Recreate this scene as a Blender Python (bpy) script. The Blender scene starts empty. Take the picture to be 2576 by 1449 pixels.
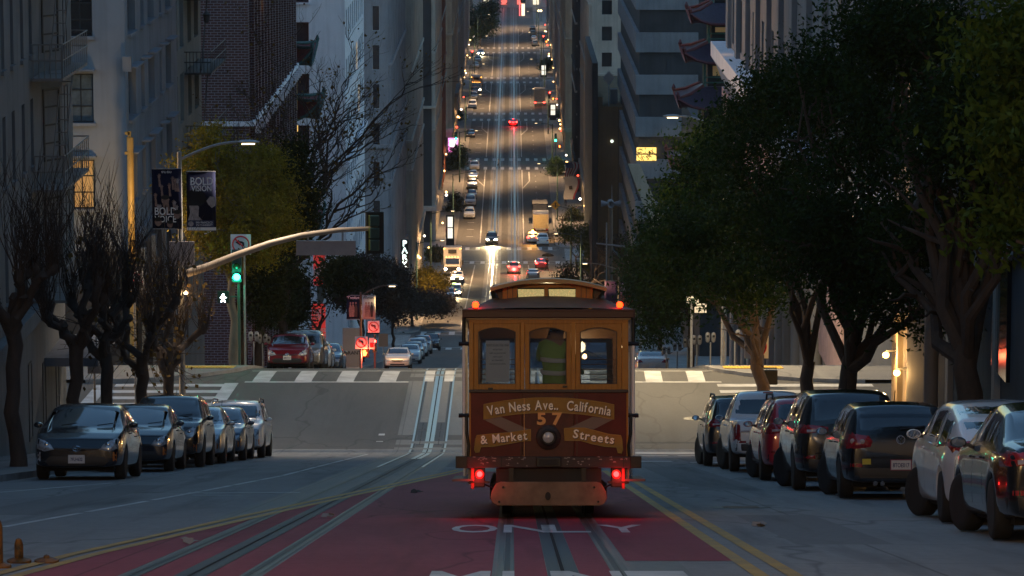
import bpy, bmesh, math, random
import numpy as np
from mathutils import Vector, Matrix
from mathutils.bvhtree import BVHTree

# ------------------------------------------------------------------ camera, sky, exposure
R = math.radians
scene = bpy.context.scene
COL = scene.collection
F_PX, PITCH, CAM_Z = 3600.0, R(8.0), 70.0
cam_d = bpy.data.cameras.new('camera'); cam = bpy.data.objects.new('camera', cam_d); COL.objects.link(cam)
cam.location = (0, 0, CAM_Z); cam.rotation_euler = (R(90) - PITCH, 0, 0)
cam_d.sensor_width = 36.0; cam_d.lens = 36.0 * F_PX / 1024.0
cam_d.clip_start = 0.5; cam_d.clip_end = 4000
scene.camera = cam

SUN_EL, SUN_ROT = R(3.0), R(285)          # the sun is all but down, off to the side behind the buildings
world = bpy.data.worlds.new('World'); scene.world = world; world.use_nodes = True
wn = world.node_tree.nodes; wl = world.node_tree.links
sky = wn.new('ShaderNodeTexSky'); sky.sky_type = 'NISHITA'; sky.sun_disc = False
sky.sun_elevation = SUN_EL; sky.sun_rotation = SUN_ROT
sky.altitude = 50; sky.air_density = 1.0; sky.dust_density = 0.4; sky.ozone_density = 2.5
bg = wn['Background']; bg.inputs['Strength'].default_value = 0.15
wl.new(sky.outputs['Color'], bg.inputs['Color'])
sun_d = bpy.data.lights.new('sun', 'SUN'); sun = bpy.data.objects.new('sun', sun_d); COL.objects.link(sun)
sun_d.energy = 0.02; sun_d.angle = R(25); sun_d.color = (1.0, 0.9, 0.82)
sun.rotation_euler = (0, R(90) - SUN_EL, R(165))
sun.location = (-60, 0, 140)
vs = scene.view_settings
vs.view_transform = 'Standard'; vs.look = 'None'; vs.exposure = 1.9; vs.gamma = 1.0
vs.use_curve_mapping = False
cy = scene.cycles
cy.use_denoising = True; cy.use_adaptive_sampling = True; cy.adaptive_threshold = .02
cy.max_bounces = 5; cy.diffuse_bounces = 2; cy.glossy_bounces = 3; cy.transmission_bounces = 4
cy.transparent_max_bounces = 8; cy.caustics_reflective = False; cy.caustics_refractive = False
cy.sample_clamp_indirect = 4.0; cy.blur_glossy = 0.5

# ------------------------------------------------------------------ the lie of the street
_PD = [-240, 112, 133, 200, 362, 382, 505, 528, 1250]
_PZ = [40.6, -21.0, -21.7, -33.3, -57.2, -58.6, -67.4, -67.9, -70.6]
_d = np.arange(-240, 1251, 0.5)
_z = np.interp(_d, _PD, _PZ)
_k = np.ones(13) / 13.0
_z = np.convolve(np.pad(_z, 6, mode='edge'), _k, mode='valid')
_z[:12] = np.interp(_d[:12], _PD, _PZ)
def G(d):
    return float(np.interp(d, _d, _z)) + CAM_Z
def slope(d):
    return math.atan((G(d + .5) - G(d - .5)))
OV = 2576.0 / 1024.0
def at(ox, oy, d):
    """overview-picture coordinates and a distance along the street -> a point in the place"""
    u = (ox / OV - 512.0) / F_PX; v = (288.0 - oy / OV) / F_PX
    t = d / (math.cos(PITCH) + v * math.sin(PITCH))
    return Vector((t * u, d, CAM_Z + t * (-math.sin(PITCH) + v * math.cos(PITCH))))
def lat(ox, d): return at(ox, 900, d).x
def mpp(d): return d / F_PX / OV          # metres for one overview pixel

rng = random.Random(7)
nrg = np.random.default_rng(7)

# ------------------------------------------------------------------ materials
MATS = {}
def _nt(name):
    m = bpy.data.materials.new(name); m.use_nodes = True
    n = m.node_tree.nodes; return m, n, m.node_tree.links, n['Principled BSDF']
def mat(name, col, rough=.6, metal=0.0, var=0.0, scale=3.0, bump=0.0, bscale=None, spec=.5, emis=None, estr=0.0,
        coat=0.0, trans=0.0, stretch=None, col2=None, streak=0.0):
    """a procedural surface: noise between two tones, fine relief"""
    if name in MATS: return MATS[name]
    m, n, l, p = _nt(name)
    c = (*col, 1)
    p.inputs['Base Color'].default_value = c
    p.inputs['Roughness'].default_value = rough; p.inputs['Metallic'].default_value = metal
    p.inputs['Specular IOR Level'].default_value = spec
    p.inputs['Coat Weight'].default_value = coat; p.inputs['Coat Roughness'].default_value = .05
    p.inputs['Transmission Weight'].default_value = trans
    if emis:
        p.inputs['Emission Color'].default_value = (*emis, 1); p.inputs['Emission Strength'].default_value = estr
    if var or col2 or bump:
        tc = n.new('ShaderNodeTexCoord'); mp = n.new('ShaderNodeMapping')
        l.new(tc.outputs['Object'], mp.inputs['Vector'])
        if stretch: mp.inputs['Scale'].default_value = stretch
    if var or col2:
        nz = n.new('ShaderNodeTexNoise'); nz.inputs['Scale'].default_value = scale
        nz.inputs['Detail'].default_value = 6; nz.inputs['Roughness'].default_value = .65
        l.new(mp.outputs['Vector'], nz.inputs['Vector'])
        rp = n.new('ShaderNodeValToRGB'); e = rp.color_ramp.elements
        a = col2 if col2 else tuple(x * (1 - var) for x in col)
        b = col if col2 else tuple(min(1, x * (1 + var)) for x in col)
        e[0].color = (*a, 1); e[1].color = (*b, 1); e[0].position = .34; e[1].position = .66
        l.new(nz.outputs['Fac'], rp.inputs['Fac']); l.new(rp.outputs['Color'], p.inputs['Base Color'])
        mr = n.new('ShaderNodeMapRange'); mr.inputs['To Min'].default_value = max(0, rough - .12)
        mr.inputs['To Max'].default_value = min(1, rough + .12)
        l.new(nz.outputs['Fac'], mr.inputs['Value']); l.new(mr.outputs['Result'], p.inputs['Roughness'])
    if bump:
        nb = n.new('ShaderNodeTexNoise'); nb.inputs['Scale'].default_value = bscale or scale * 6
        nb.inputs['Detail'].default_value = 5
        l.new(mp.outputs['Vector'], nb.inputs['Vector'])
        bp = n.new('ShaderNodeBump'); bp.inputs['Strength'].default_value = bump; bp.inputs['Distance'].default_value = .02
        l.new(nb.outputs['Fac'], bp.inputs['Height']); l.new(bp.outputs['Normal'], p.inputs['Normal'])
    MATS[name] = m
    return m
def glow(name, col, strength, sample=False):
    """something that gives off light"""
    if name in MATS: return MATS[name]
    m, n, l, p = _nt(name)
    p.inputs['Base Color'].default_value = (*[min(.8, c) for c in col], 1)
    p.inputs['Emission Color'].default_value = (*col, 1); p.inputs['Emission Strength'].default_value = strength
    if not sample:
        try: m.cycles.emission_sampling = 'NONE'
        except Exception: pass
    MATS[name] = m
    return m
def road_mat(name, a, b, crack=True, joint=0.0, rough=.62, stain=.35, spec=.3):
    """paving: two scales of tone, long wheel streaks down the street, cracks, cast joints"""
    m, n, l, p = _nt(name)
    tc = n.new('ShaderNodeTexCoord')
    def noise(scale, sx=1, sy=1, det=5):
        mp = n.new('ShaderNodeMapping'); mp.inputs['Scale'].default_value = (sx, sy, 0.0)
        l.new(tc.outputs['Object'], mp.inputs['Vector'])
        t = n.new('ShaderNodeTexNoise'); t.inputs['Scale'].default_value = scale; t.inputs['Detail'].default_value = det
        t.inputs['Roughness'].default_value = .6
        l.new(mp.outputs['Vector'], t.inputs['Vector']); return t.outputs['Fac']
    def mix(kind, fac, x, y):
        q = n.new('ShaderNodeMix'); q.data_type = 'RGBA'; q.blend_type = kind
        if isinstance(fac, float): q.inputs[0].default_value = fac
        else: l.new(fac, q.inputs[0])
        for s, v in ((q.inputs[6], x), (q.inputs[7], y)):
            if isinstance(v, tuple): s.default_value = (*v, 1)
            else: l.new(v, s)
        return q.outputs[2]
    def ramp(v, lo, hi):
        q = n.new('ShaderNodeMapRange'); q.inputs['From Min'].default_value = lo; q.inputs['From Max'].default_value = hi
        l.new(v, q.inputs['Value']); return q.outputs['Result']
    base = mix('MIX', ramp(noise(.5, 1.0, .22), .35, .65), a, b)
    grain = mix('MULTIPLY', .5, base, (1, 1, 1))
    g1 = ramp(noise(9, 1, .35, 3), .3, .7)
    dark = tuple(x * .62 for x in a)
    base = mix('MIX', ramp(noise(1.4, 1.0, .06), .52, .75), base, tuple(x * (1 - stain) for x in a))
    gm = n.new('ShaderNodeMath'); gm.operation = 'MULTIPLY'; gm.inputs[1].default_value = .3; l.new(g1, gm.inputs[0])
    base = mix('MIX', gm.outputs[0], base, dark)
    if crack:
        mp = n.new('ShaderNodeMapping'); mp.inputs['Scale'].default_value = (.22, .06, 0)
        l.new(tc.outputs['Object'], mp.inputs['Vector'])
        dn = n.new('ShaderNodeTexNoise'); dn.inputs['Scale'].default_value = 4; l.new(mp.outputs['Vector'], dn.inputs['Vector'])
        ad = n.new('ShaderNodeMix'); ad.data_type = 'RGBA'; ad.blend_type = 'ADD'; ad.inputs[0].default_value = .35
        l.new(mp.outputs['Vector'], ad.inputs[6]); l.new(dn.outputs['Color'], ad.inputs[7])
        vo = n.new('ShaderNodeTexVoronoi'); vo.feature = 'DISTANCE_TO_EDGE'; vo.inputs['Scale'].default_value = 1.0
        l.new(ad.outputs[2], vo.inputs['Vector'])
        cr = n.new('ShaderNodeMapRange'); cr.inputs['From Min'].default_value = .0; cr.inputs['From Max'].default_value = .012
        cr.inputs['To Min'].default_value = .55; cr.inputs['To Max'].default_value = 0
        l.new(vo.outputs['Distance'], cr.inputs['Value'])
        base = mix('MIX', cr.outputs['Result'], base, tuple(x * .35 for x in a))
    if joint:
        br = n.new('ShaderNodeTexBrick'); br.offset = 0; br.inputs['Scale'].default_value = 1
        br.inputs['Brick Width'].default_value = 3.6; br.inputs['Row Height'].default_value = joint
        br.inputs['Mortar Size'].default_value = .018; br.inputs['Mortar Smooth'].default_value = .1
        for k, v in (('Color1', 0), ('Color2', 0), ('Mortar', 1)): br.inputs[k].default_value = (v, v, v, 1)
        l.new(tc.outputs['Object'], br.inputs['Vector'])
        jm = n.new('ShaderNodeMath'); jm.operation = 'MULTIPLY'; jm.inputs[1].default_value = .5; l.new(br.outputs['Color'], jm.inputs[0])
        base = mix('MIX', jm.outputs[0], base, tuple(x * .3 for x in a))
    l.new(base, p.inputs['Base Color'])
    p.inputs['Roughness'].default_value = rough; p.inputs['Specular IOR Level'].default_value = spec
    bp = n.new('ShaderNodeBump'); bp.inputs['Strength'].default_value = .25; bp.inputs['Distance'].default_value = .01
    l.new(noise(30, 1, 1, 3), bp.inputs['Height']); l.new(bp.outputs['Normal'], p.inputs['Normal'])
    MATS[name] = m
    return m

# ------------------------------------------------------------------ mesh helpers
class MB:
    """collects faces; build() links them as ONE mesh object"""
    def __init__(s): s.v = []; s.f = []
    def add(s, vs, fs):
        o = len(s.v); s.v += [tuple(p) for p in vs]; s.f += [tuple(i + o for i in q) for q in fs]; return s
    def box(s, c, size, rot=None):
        x, y, z = (a / 2 for a in size); c = Vector(c)
        pts = [Vector((i, j, k)) for k in (-z, z) for j in (-y, y) for i in (-x, x)]
        if rot is not None: pts = [rot @ p for p in pts]
        return s.add([p + c for p in pts], [(0, 2, 3, 1), (4, 5, 7, 6), (0, 1, 5, 4), (2, 6, 7, 3), (0, 4, 6, 2), (1, 3, 7, 5)])
    def span(s, x0, x1, y0, y1, z0, z1):
        return s.box(((x0 + x1) / 2, (y0 + y1) / 2, (z0 + z1) / 2), (abs(x1 - x0), abs(y1 - y0), abs(z1 - z0)))
    def quad(s, a, b, c, d): return s.add([a, b, c, d], [(0, 1, 2, 3)])
    def prism(s, pts, vec):
        """polygon pts (3-D) pushed along vec"""
        n = len(pts); vec = Vector(vec); pts = [Vector(p) for p in pts]
        return s.add(pts + [p + vec for p in pts],
                     [tuple(range(n))[::-1], tuple(range(n, 2 * n))] + [(i, (i + 1) % n, n + (i + 1) % n, n + i) for i in range(n)])
    def tube(s, pts, r, n=8, cap=True):
        pts = [Vector(p) for p in pts]; m = len(pts)
        rs = r if isinstance(r, (list, tuple)) else [r] * m
        up = Vector((0, 0, 1)); rings = []
        t0 = (pts[1] - pts[0]).normalized()
        a = t0.cross(up)
        if a.length < .05: a = t0.cross(Vector((1, 0, 0)))
        a.normalize()
        for i, p in enumerate(pts):
            t = (pts[min(i + 1, m - 1)] - pts[max(i - 1, 0)]).normalized()
            a = (a - t * a.dot(t)).normalized(); b = t.cross(a)
            rings.append([p + (a * math.cos(2 * math.pi * k / n) + b * math.sin(2 * math.pi * k / n)) * rs[i] for k in range(n)])
        fs = [(i * n + k, i * n + (k + 1) % n, (i + 1) * n + (k + 1) % n, (i + 1) * n + k) for i in range(m - 1) for k in range(n)]
        if cap: fs += [tuple(range(n))[::-1], tuple((m - 1) * n + k for k in range(n))]
        return s.add([p for q in rings for p in q], fs)
    def lathe(s, prof, c=(0, 0, 0), n=16, axis='z', squash=1.0):
        c = Vector(c); vs_ = []
        for r_, h in prof:
            for k in range(n):
                a = 2 * math.pi * k / n; x, y = r_ * math.cos(a), r_ * math.sin(a) * squash
                vs_.append(c + {'z': Vector((x, y, h)), 'y': Vector((x, h, y)), 'x': Vector((h, x, y))}[axis])
        m = len(prof)
        fs = [(i * n + k, i * n + (k + 1) % n, (i + 1) * n + (k + 1) % n, (i + 1) * n + k) for i in range(m - 1) for k in range(n)]
        fs += [tuple(range(n))[::-1], tuple((m - 1) * n + k for k in range(n))]
        return s.add(vs_, fs)
    def mesh(s, name):
        me = bpy.data.meshes.new(name); me.from_pydata(s.v, [], s.f); me.update(); return me
    def build(s, name, m, parent=None, smooth=False, bevel=0.0, fix=True):
        me = s.mesh(name)
        if fix:
            b = bmesh.new(); b.from_mesh(me); bmesh.ops.recalc_face_normals(b, faces=b.faces); b.to_mesh(me); b.free()
        if smooth:
            me.polygons.foreach_set('use_smooth', [True] * len(me.polygons))
            try: me.set_sharp_from_angle(angle=R(40))
            except Exception: pass
        if m: me.materials.append(m)
        o = link(name, me, parent)
        if bevel:
            bm_ = o.modifiers.new('bevel', 'BEVEL'); bm_.width = bevel; bm_.segments = 2; bm_.limit_method = 'ANGLE'
        return o
def link(name, data, parent=None):
    o = bpy.data.objects.new(name, data); COL.objects.link(o)
    if parent is not None: o.parent = parent
    return o
def thing(name, label, cat, loc=(0, 0, 0), rot=(0, 0, 0), group=None):
    o = bpy.data.objects.new(name, None); COL.objects.link(o); o.empty_display_size = .2
    o.location = loc; o.rotation_euler = rot; tag(o, label, cat, group); return o
def tag(o, label=None, cat=None, group=None, kind=None):
    for k, v in (('label', label), ('category', cat), ('group', group), ('kind', kind)):
        if v: o[k] = v
    return o
def structure(o): o['kind'] = 'structure'; return o
def copy_tree(o, parent=None, name=None):
    c = o.copy(); COL.objects.link(c); c.parent = parent
    for ch in o.children: copy_tree(ch, c)
    return c
def text_mesh(s, size=1.0, ext=0.0, bold=0.0, align='CENTER', spacing=1.0, sx=1.0):
    """lettering as mesh vertices/faces in the XY plane, centred on the origin"""
    cu = bpy.data.curves.new('lettering', 'FONT'); cu.body = s; cu.size = size; cu.extrude = ext; cu.offset = bold
    cu.align_x = align; cu.align_y = 'CENTER'; cu.space_character = spacing; cu.resolution_u = 3
    o = bpy.data.objects.new('lettering', cu); COL.objects.link(o)
    bpy.context.view_layer.update()
    me = bpy.data.meshes.new_from_object(o.evaluated_get(bpy.context.evaluated_depsgraph_get()))
    v = [(p.co.x * sx, p.co.y, p.co.z) for p in me.vertices]; f = [tuple(q.vertices) for q in me.polygons]
    bpy.data.objects.remove(o); bpy.data.curves.remove(cu); bpy.data.meshes.remove(me)
    return v, f
def letters(name, s, size, m, parent, M, ext=.004, bold=0.0, align='CENTER', spacing=1.0, sx=1.0):
    """lettering placed by matrix M (x right, y up, z out of the surface)"""
    v, f = text_mesh(s, size, ext, bold, align, spacing, sx)
    b = MB().add([M @ Vector(p) for p in v], f)
    return b.build(name, m, parent, fix=False)
def frame(o, xdir, ydir):
    x = Vector(xdir).normalized(); y = Vector(ydir).normalized(); z = x.cross(y)
    return Matrix(((x.x, y.x, z.x, o[0]), (x.y, y.y, z.y, o[1]), (x.z, y.z, z.z, o[2]), (0, 0, 0, 1)))
FACE_US = lambda o: frame(o, (1, 0, 0), (0, 0, 1))      # z axis points back up the street, at the camera
# ------------------------------------------------------------------ ground, roads, pavements, tracks, markings
CL = lambda d: float(np.interp(d, [-80, 100, 140, 480, 530, 1250], [-9.7, -9.7, -10.0, -10.0, -8.3, -8.3]))
CR = lambda d: float(np.interp(d, [-80, 100, 140, 480, 530, 1250], [7.3, 7.3, 7.3, 7.3, 6.4, 6.4]))
M_ground = road_mat('packed ground', (.05, .05, .055), (.07, .07, .07), crack=False)
M_conc = road_mat('street concrete', (.25, .245, .24), (.33, .325, .315), joint=4.5, stain=.45, rough=.72, spec=.14)
M_asph = road_mat('asphalt', (.10, .097, .09), (.13, .126, .118), stain=.22, rough=.7)
M_bed = road_mat('track bed concrete', (.19, .185, .17), (.24, .23, .21), crack=False, joint=6, rough=.6)
M_red = road_mat('red lane paint', (.30, .055, .075), (.40, .08, .105), joint=4.5, stain=.35, rough=.7, spec=.12)
M_pave = road_mat('pavement concrete', (.2, .195, .19), (.27, .265, .255), joint=1.8, stain=.25)
M_kerb = mat('kerb stone', (.26, .25, .24), .75, var=.25, scale=2)
M_white = mat('white road paint', (.72, .72, .70), .6, col2=(.42, .41, .39), scale=1.1, spec=.3)
M_yellow = mat('yellow road paint', (.56, .31, .045), .6, col2=(.34, .19, .04), scale=1.4, spec=.3)
M_tact = mat('tactile yellow', (.72, .42, .05), .6, var=.15, scale=5)
M_rail = mat('worn rail steel', (.05, .05, .052), .5, .25, var=.2, scale=2, stretch=(1, .05, 1))
M_polish = mat('polished rail steel', (.34, .37, .42), .32, 1.0, var=.2, scale=2, stretch=(1, .05, 1))
M_raildark = mat('rail groove', (.03, .03, .03), .6, .3)
M_plate = mat('slot steel', (.06, .07, .08), .6, .1, spec=.25, var=.25, scale=1.5, stretch=(1, .15, 1), bump=.08)
M_slot = mat('slot gap', (.006, .006, .007), .9)

def plan(name, pts, dz, m, step=4.0, thick=0.0, parent=None, smooth=True):
    """a flat piece drawn in plan (x, d) that lies on the street's profile"""
    b = bmesh.new()
    f = b.faces.new([b.verts.new((x, y, 0)) for x, y in pts])
    ys = [p[1] for p in pts]; y = (math.floor(min(ys) / step) + 1) * step
    while y < max(ys) - 1e-3:
        bmesh.ops.bisect_plane(b, geom=b.verts[:] + b.edges[:] + b.faces[:], plane_co=(0, y, 0), plane_no=(0, 1, 0)); y += step
    if thick:
        r = bmesh.ops.extrude_face_region(b, geom=b.faces[:])
        low = [e for e in r['geom'] if isinstance(e, bmesh.types.BMVert)]
    else: low = []
    lows = set(low)
    if dz < .1: dz *= .4                     # paint and plates lie almost flush
    for v in b.verts: v.co.z = G(v.co.y) + dz - (thick if v in lows else 0)
    bmesh.ops.recalc_face_normals(b, faces=b.faces)
    if not thick:
        for f in b.faces:
            if f.normal.z < 0: f.normal_flip()
    me = bpy.data.meshes.new(name); b.to_mesh(me); b.free(); me.materials.append(m)
    return link(name, me, parent)
def ribbon(name, path, w, dz, m, step=2.0, parent=None, h=0.0):
    """a band of width w along a plan path [(x, d), ...]"""
    pts = []
    for (x0, y0), (x1, y1) in zip(path[:-1], path[1:]):
        k = max(1, int(abs(y1 - y0) / step))
        pts += [(x0 + (x1 - x0) * i / k, y0 + (y1 - y0) * i / k) for i in range(k)]
    pts.append(path[-1]); b = MB(); L, Rr = [], []; dz *= .4
    for x, y in pts:
        z = G(y) + dz; L.append((x - w / 2, y, z)); Rr.append((x + w / 2, y, z))
    n = len(pts); b.add(L + Rr, [(i, n + i, n + i + 1, i + 1) for i in range(n - 1)])
    return b.build(name, m, parent, fix=False)

STEP = 3.0
def sheet(name, x0, x1, d0, d1, dz, m, step=STEP, nx=2):
    ds = list(np.arange(d0, d1, step)) + [d1]
    fx = (lambda d: x0) if not callable(x0) else x0; gx = (lambda d: x1) if not callable(x1) else x1
    b = MB(); vs_ = []
    for d in ds:
        for i in range(nx): vs_.append((fx(d) + (gx(d) - fx(d)) * i / (nx - 1), d, G(d) + dz))
    b.add(vs_, [(j * nx + i, j * nx + i + 1, (j + 1) * nx + i + 1, (j + 1) * nx + i) for j in range(len(ds) - 1) for i in range(nx - 1)])
    return structure(b.build(name, m, fix=False))

sheet('ground', -420, 420, -236, 1245, -.16, M_ground, 3.0, 9)
CROSS = [(112, 134.5), (364, 384), (505, 527)]
sheet('road', lambda d: CL(d) - .02, lambda d: CR(d) + .02, -200, 112, 0, M_conc, 1.5, 6)
sheet('road', lambda d: CL(d) - .02, lambda d: CR(d) + .02, 112, 1225, 0, M_asph, 2.0, 6)
FAR_X = [(640, 655), (737, 751), (834.5, 847), (932, 949)]      # later cross streets, found from their crosswalks
for a, b_ in CROSS + FAR_X:
    a2, b2 = a - 3, b_ + 3
    if a == 112: a2, b2 = 109.0, 135.0
    sheet('road', -260, lambda d: CL(d) - .02, a2, b2, -.002, M_asph, 2.0, 3)
    sheet('road', lambda d: CR(d) + .02, 260, a2, b2, -.002, M_asph, 2.0, 3)

# pavements with rounded kerb corners, cut by the cross streets
def corner(cx, cy, r, a0, a1, n=7):
    return [(cx + r * math.cos(R(a0 + (a1 - a0) * i / n)), cy + r * math.sin(R(a0 + (a1 - a0) * i / n))) for i in range(n + 1)]
segs = []
prev = -76
for a, b_ in CROSS + FAR_X:
    a2, b2 = (113.5, 128.6) if a == 112 else (a + 3, b_ - 3)
    segs.append((prev, a2)); prev = b2
segs.append((prev, 1225))
for i, (s0, s1) in enumerate(segs):
    for side in (-1, 1):
        C = CL if side < 0 else CR
        out = -60 if side < 0 else 60
        r = 4.0 if s0 > 100 or s1 < 1200 else 0
        pts = []
        n = max(2, int((s1 - s0) / 25))
        rs = 4.2 if i > 0 else 0; re = 4.2 if i < len(segs) - 1 else 0
        if i == 1: rs = 5.5
        if i == 0: re = 3.6
        if rs: pts += corner(C(s0 + rs) + side * rs, s0 + rs, rs, 270, 180 if side < 0 else 360)[::1] if side > 0 else corner(C(s0 + rs) - rs, s0 + rs, rs, 270, 360)
        else: pts.append((C(s0), s0))
        if side > 0 and rs: pts = corner(C(s0 + rs) + rs, s0 + rs, rs, 270, 180)
        for k in range(1, n): pts.append((C(s0 + (s1 - s0) * k / n), s0 + (s1 - s0) * k / n))
        if re: pts += corner(C(s1 - re) + side * re, s1 - re, re, 180 if side > 0 else 0, 90)
        else: pts.append((C(s1), s1))
        pts += [(out, s1), (out, s0)]
        o = structure(plan('pavement', pts, .13, M_pave, 3.0, .0)); o['label'] = 'concrete pavement beside the street'
        # kerb: a stone band along the road-side edge
        edge = pts[:-2]
        kb = MB(); vs_ = []
        for x, y in edge:
            vs_ += [(x, y)]
        V = []
        fine = []
        for (xa, ya), (xb, yb) in zip(edge[:-1], edge[1:]):
            q = max(1, int(math.hypot(xb - xa, yb - ya) / 3)); fine += [(xa + (xb - xa) * t / q, ya + (yb - ya) * t / q) for t in range(q)]
        fine.append(edge[-1])
        for x, y in fine:
            g = G(y); V += [(x - side * .012, y, g - .05), (x - side * .012, y, g + .134), (x + side * .16, y, g + .136)]
        kb.add(V, [(3 * k + j, 3 * k + j + 1, 3 * k + j + 4, 3 * k + j + 3) for k in range(len(fine) - 1) for j in (0, 1)])
        structure(kb.build('kerb', M_kerb))

# ---- tracks: two, each with rails and the cable slot
TX = (-2.66, 0.43)                         # track centres
for tx, nm in zip(TX, ('track', 'track')):
    t = thing(nm, None, None); structure(t)
    b = ribbon('track_bed', [(tx, 111.0), (tx, 1200)], 2.15, .004, M_bed, 2.0, t)
    if True: ribbon('track_bed', [(tx, -70), (tx, 111.0)], 2.15, .0035, road_mat('track bed near', (.17, .165, .155), (.22, .215, .2), crack=False, joint=6, rough=.6) if 'track bed near' not in MATS else MATS['track bed near'], 2.0, t)
    for s in (-1, 1):
        x = tx + s * .5335
        ribbon('rail', [(x, -70), (x, 84)], .055, .017, M_rail, 2.0, t); ribbon('rail', [(x, 84), (x, 1200)], .062, .017, M_polish, 2.0, t)
        ribbon('groove', [(x - s * .062, -70), (x - s * .062, 1200)], .05, .0155, M_raildark, 2.0, t)
        ribbon('rail_guard', [(x - s * .102, -70), (x - s * .102, 1200)], .03, .017, M_rail, 2.0, t)
        ribbon('slot_plate', [(tx + s * .075, -70), (tx + s * .075, 98)], .11, .017, M_plate, 2.0, t); ribbon('slot_plate', [(tx + s * .08, 98), (tx + s * .08, 1200)], .12, .017, M_polish, 2.0, t)
    ribbon('slot', [(tx, -70), (tx, 1200)], .034, .0185, M_slot, 2.0, t)
# steel pull-over plates where the left track levels out
t = thing('inspection_plates', 'riveted steel cover plates between the rails of the empty track', 'cover plate')
bolt_m = mat('bolt dark', (.05, .05, .05), .6)
for k in range(3):
    for s in (-1, 1):
        d0 = 113.2 + k * 1.85
        plan('plate', [(TX[0] + s * .16, d0), (TX[0] + s * .44, d0), (TX[0] + s * .44, d0 + 1.75), (TX[0] + s * .16, d0 + 1.75)], .022, M_plate, 1.0, .02, t)
        bb = MB()
        for q in range(5): bb.lathe([(.018, 0), (.018, .01)], (TX[0] + s * .3, d0 + .25 + q * .3, G(d0 + .25 + q * .3) + .021), 6)
        o = bb.build('bolts', bolt_m, t); o['kind'] = 'stuff'

# ---- painted markings (a few millimetres above the paving)
def stripe(pts, m=None, dz=.012, name='road_marking'):
    return structure(plan(name, pts, dz, m or M_white, 2.0))
def rect(x0, x1, d0, d1, m=None, dz=.012, sk=0.0):
    return stripe([(x0, d0), (x1, d0), (x1 + sk, d1), (x0 + sk, d1)], m, dz)
YL = [(-4.25, 24), (-3.94, 33.6), (-3.22, 45.7), (-2.13, 62.3), (-1.33, 74.5), (-1.0, 80)]
redL = lambda d: float(np.interp(d, [p[1] for p in YL], [p[0] for p in YL]))
bounds = [TX[0] - .68, TX[0] - .40, TX[0] - .17, TX[0] + .17, TX[0] + .40, TX[0] + .68, TX[1] - .68, TX[1] - .40, TX[1] - .17, TX[1] + .17, TX[1] + .40, TX[1] + .68]
# red lane: laid between the rails, not over them
pieces = [(-9, TX[0] - .60), (TX[0] - .41, TX[0] - .135), (TX[0] + .135, TX[0] + .41), (TX[0] + .60, TX[1] - .60),
          (TX[1] - .41, TX[1] - .135), (TX[1] + .135, TX[1] + .41), (TX[1] + .60, 2.02)]
for x0, x1 in pieces:
    pts = []
    ds = list(np.arange(-60, 79, 1.0))
    Lp, Rp = [], []
    start = 31.2 if x0 > 1 else -60
    for d in ds:
        if d < start: continue
        a = max(x0, redL(d)); 
        if a < x1 - .01: Lp.append((a, d)); Rp.append((x1, d))
    b = MB(); n = len(Lp)
    if n > 1:
        b.add([(x, y, G(y) + .0034) for x, y in Lp] + [(x, y, G(y) + .0034) for x, y in Rp], [(i, n + i, n + i + 1, i + 1) for i in range(n - 1)])
        structure(b.build('red_lane', M_red, fix=False))
for off in (.0, -.22):
    structure(ribbon('yellow_line', [(x + off, d) for x, d in YL], .12, .02, M_yellow, 1.0))
for x in (2.06, 2.34):
    structure(ribbon('yellow_line', [(x, -60), (x, 79)], .13, .014, M_yellow, 2.0))
WL = [(-6.9, 18), (-5.95, 41), (-5.2, 59.3), (-4.75, 73), (-4.6, 90), (-4.4, 108)]
for (x0, d0), (x1, d1) in zip(WL[:-1], WL[1:]):
    n = 3
    for k in range(n):
        a, c = k / n + .015, (k + 1) / n - .015
        structure(ribbon('lane_line', [(x0 + (x1 - x0) * a, d0 + (d1 - d0) * a), (x0 + (x1 - x0) * c, d0 + (d1 - d0) * c)], .10, .011, M_white, 2.0))
for k in range(3): rect(-4.38 + .01 * k, -4.16, 114.2 + k * .75, 114.6 + k * .75)
structure(ribbon('parking_line', [(-8.9, 55), (-8.45, 58.6), (-7.45, 66)], .09, .011, M_white, 1.0))
rect(-5.35, -3.5, 58.2, 58.5); rect(-5.1, -4.3, 56.4, 56.55); rect(-5.0, -4.6, 57.3, 57.45)
# right-hand limit lines by the near corner
rect(2.5, 7.0, 108.6, 110.6); 
for k in range(4): rect(2.7 + k * 1.1, 3.5 + k * 1.1, 104.0, 105.2)
rect(2.6, 4.2, 92.5, 94.0); rect(4.6, 6.2, 91.0, 92.0)
# ONLY, and the word before it, painted between the kerbs of the lane
def road_word(s, xs, d0, d1, w):
    for ch, x in zip(s, xs):
        v, f = text_mesh(ch, 1.0, 0, .012)
        a = np.array(v); lo, hi = a.min(0), a.max(0)
        vv = []
        for p in v:
            q = (p[0] - lo[0]) / (hi[0] - lo[0]); r_ = (p[1] - lo[1]) / (hi[1] - lo[1])
            d = d0 + (d1 - d0) * r_; vv.append((x + (q - .5) * w, d, G(d) + .0076))
        structure(MB().add(vv, f).build('road_letter', M_white, fix=False))
road_word('ONLY', [-.43, .17, .62, 1.27], 39.3, 41.9, .53)
road_word('MUNI', [-.43, .17, .66, 1.2], 27.2, 29.9, .5)
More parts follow.
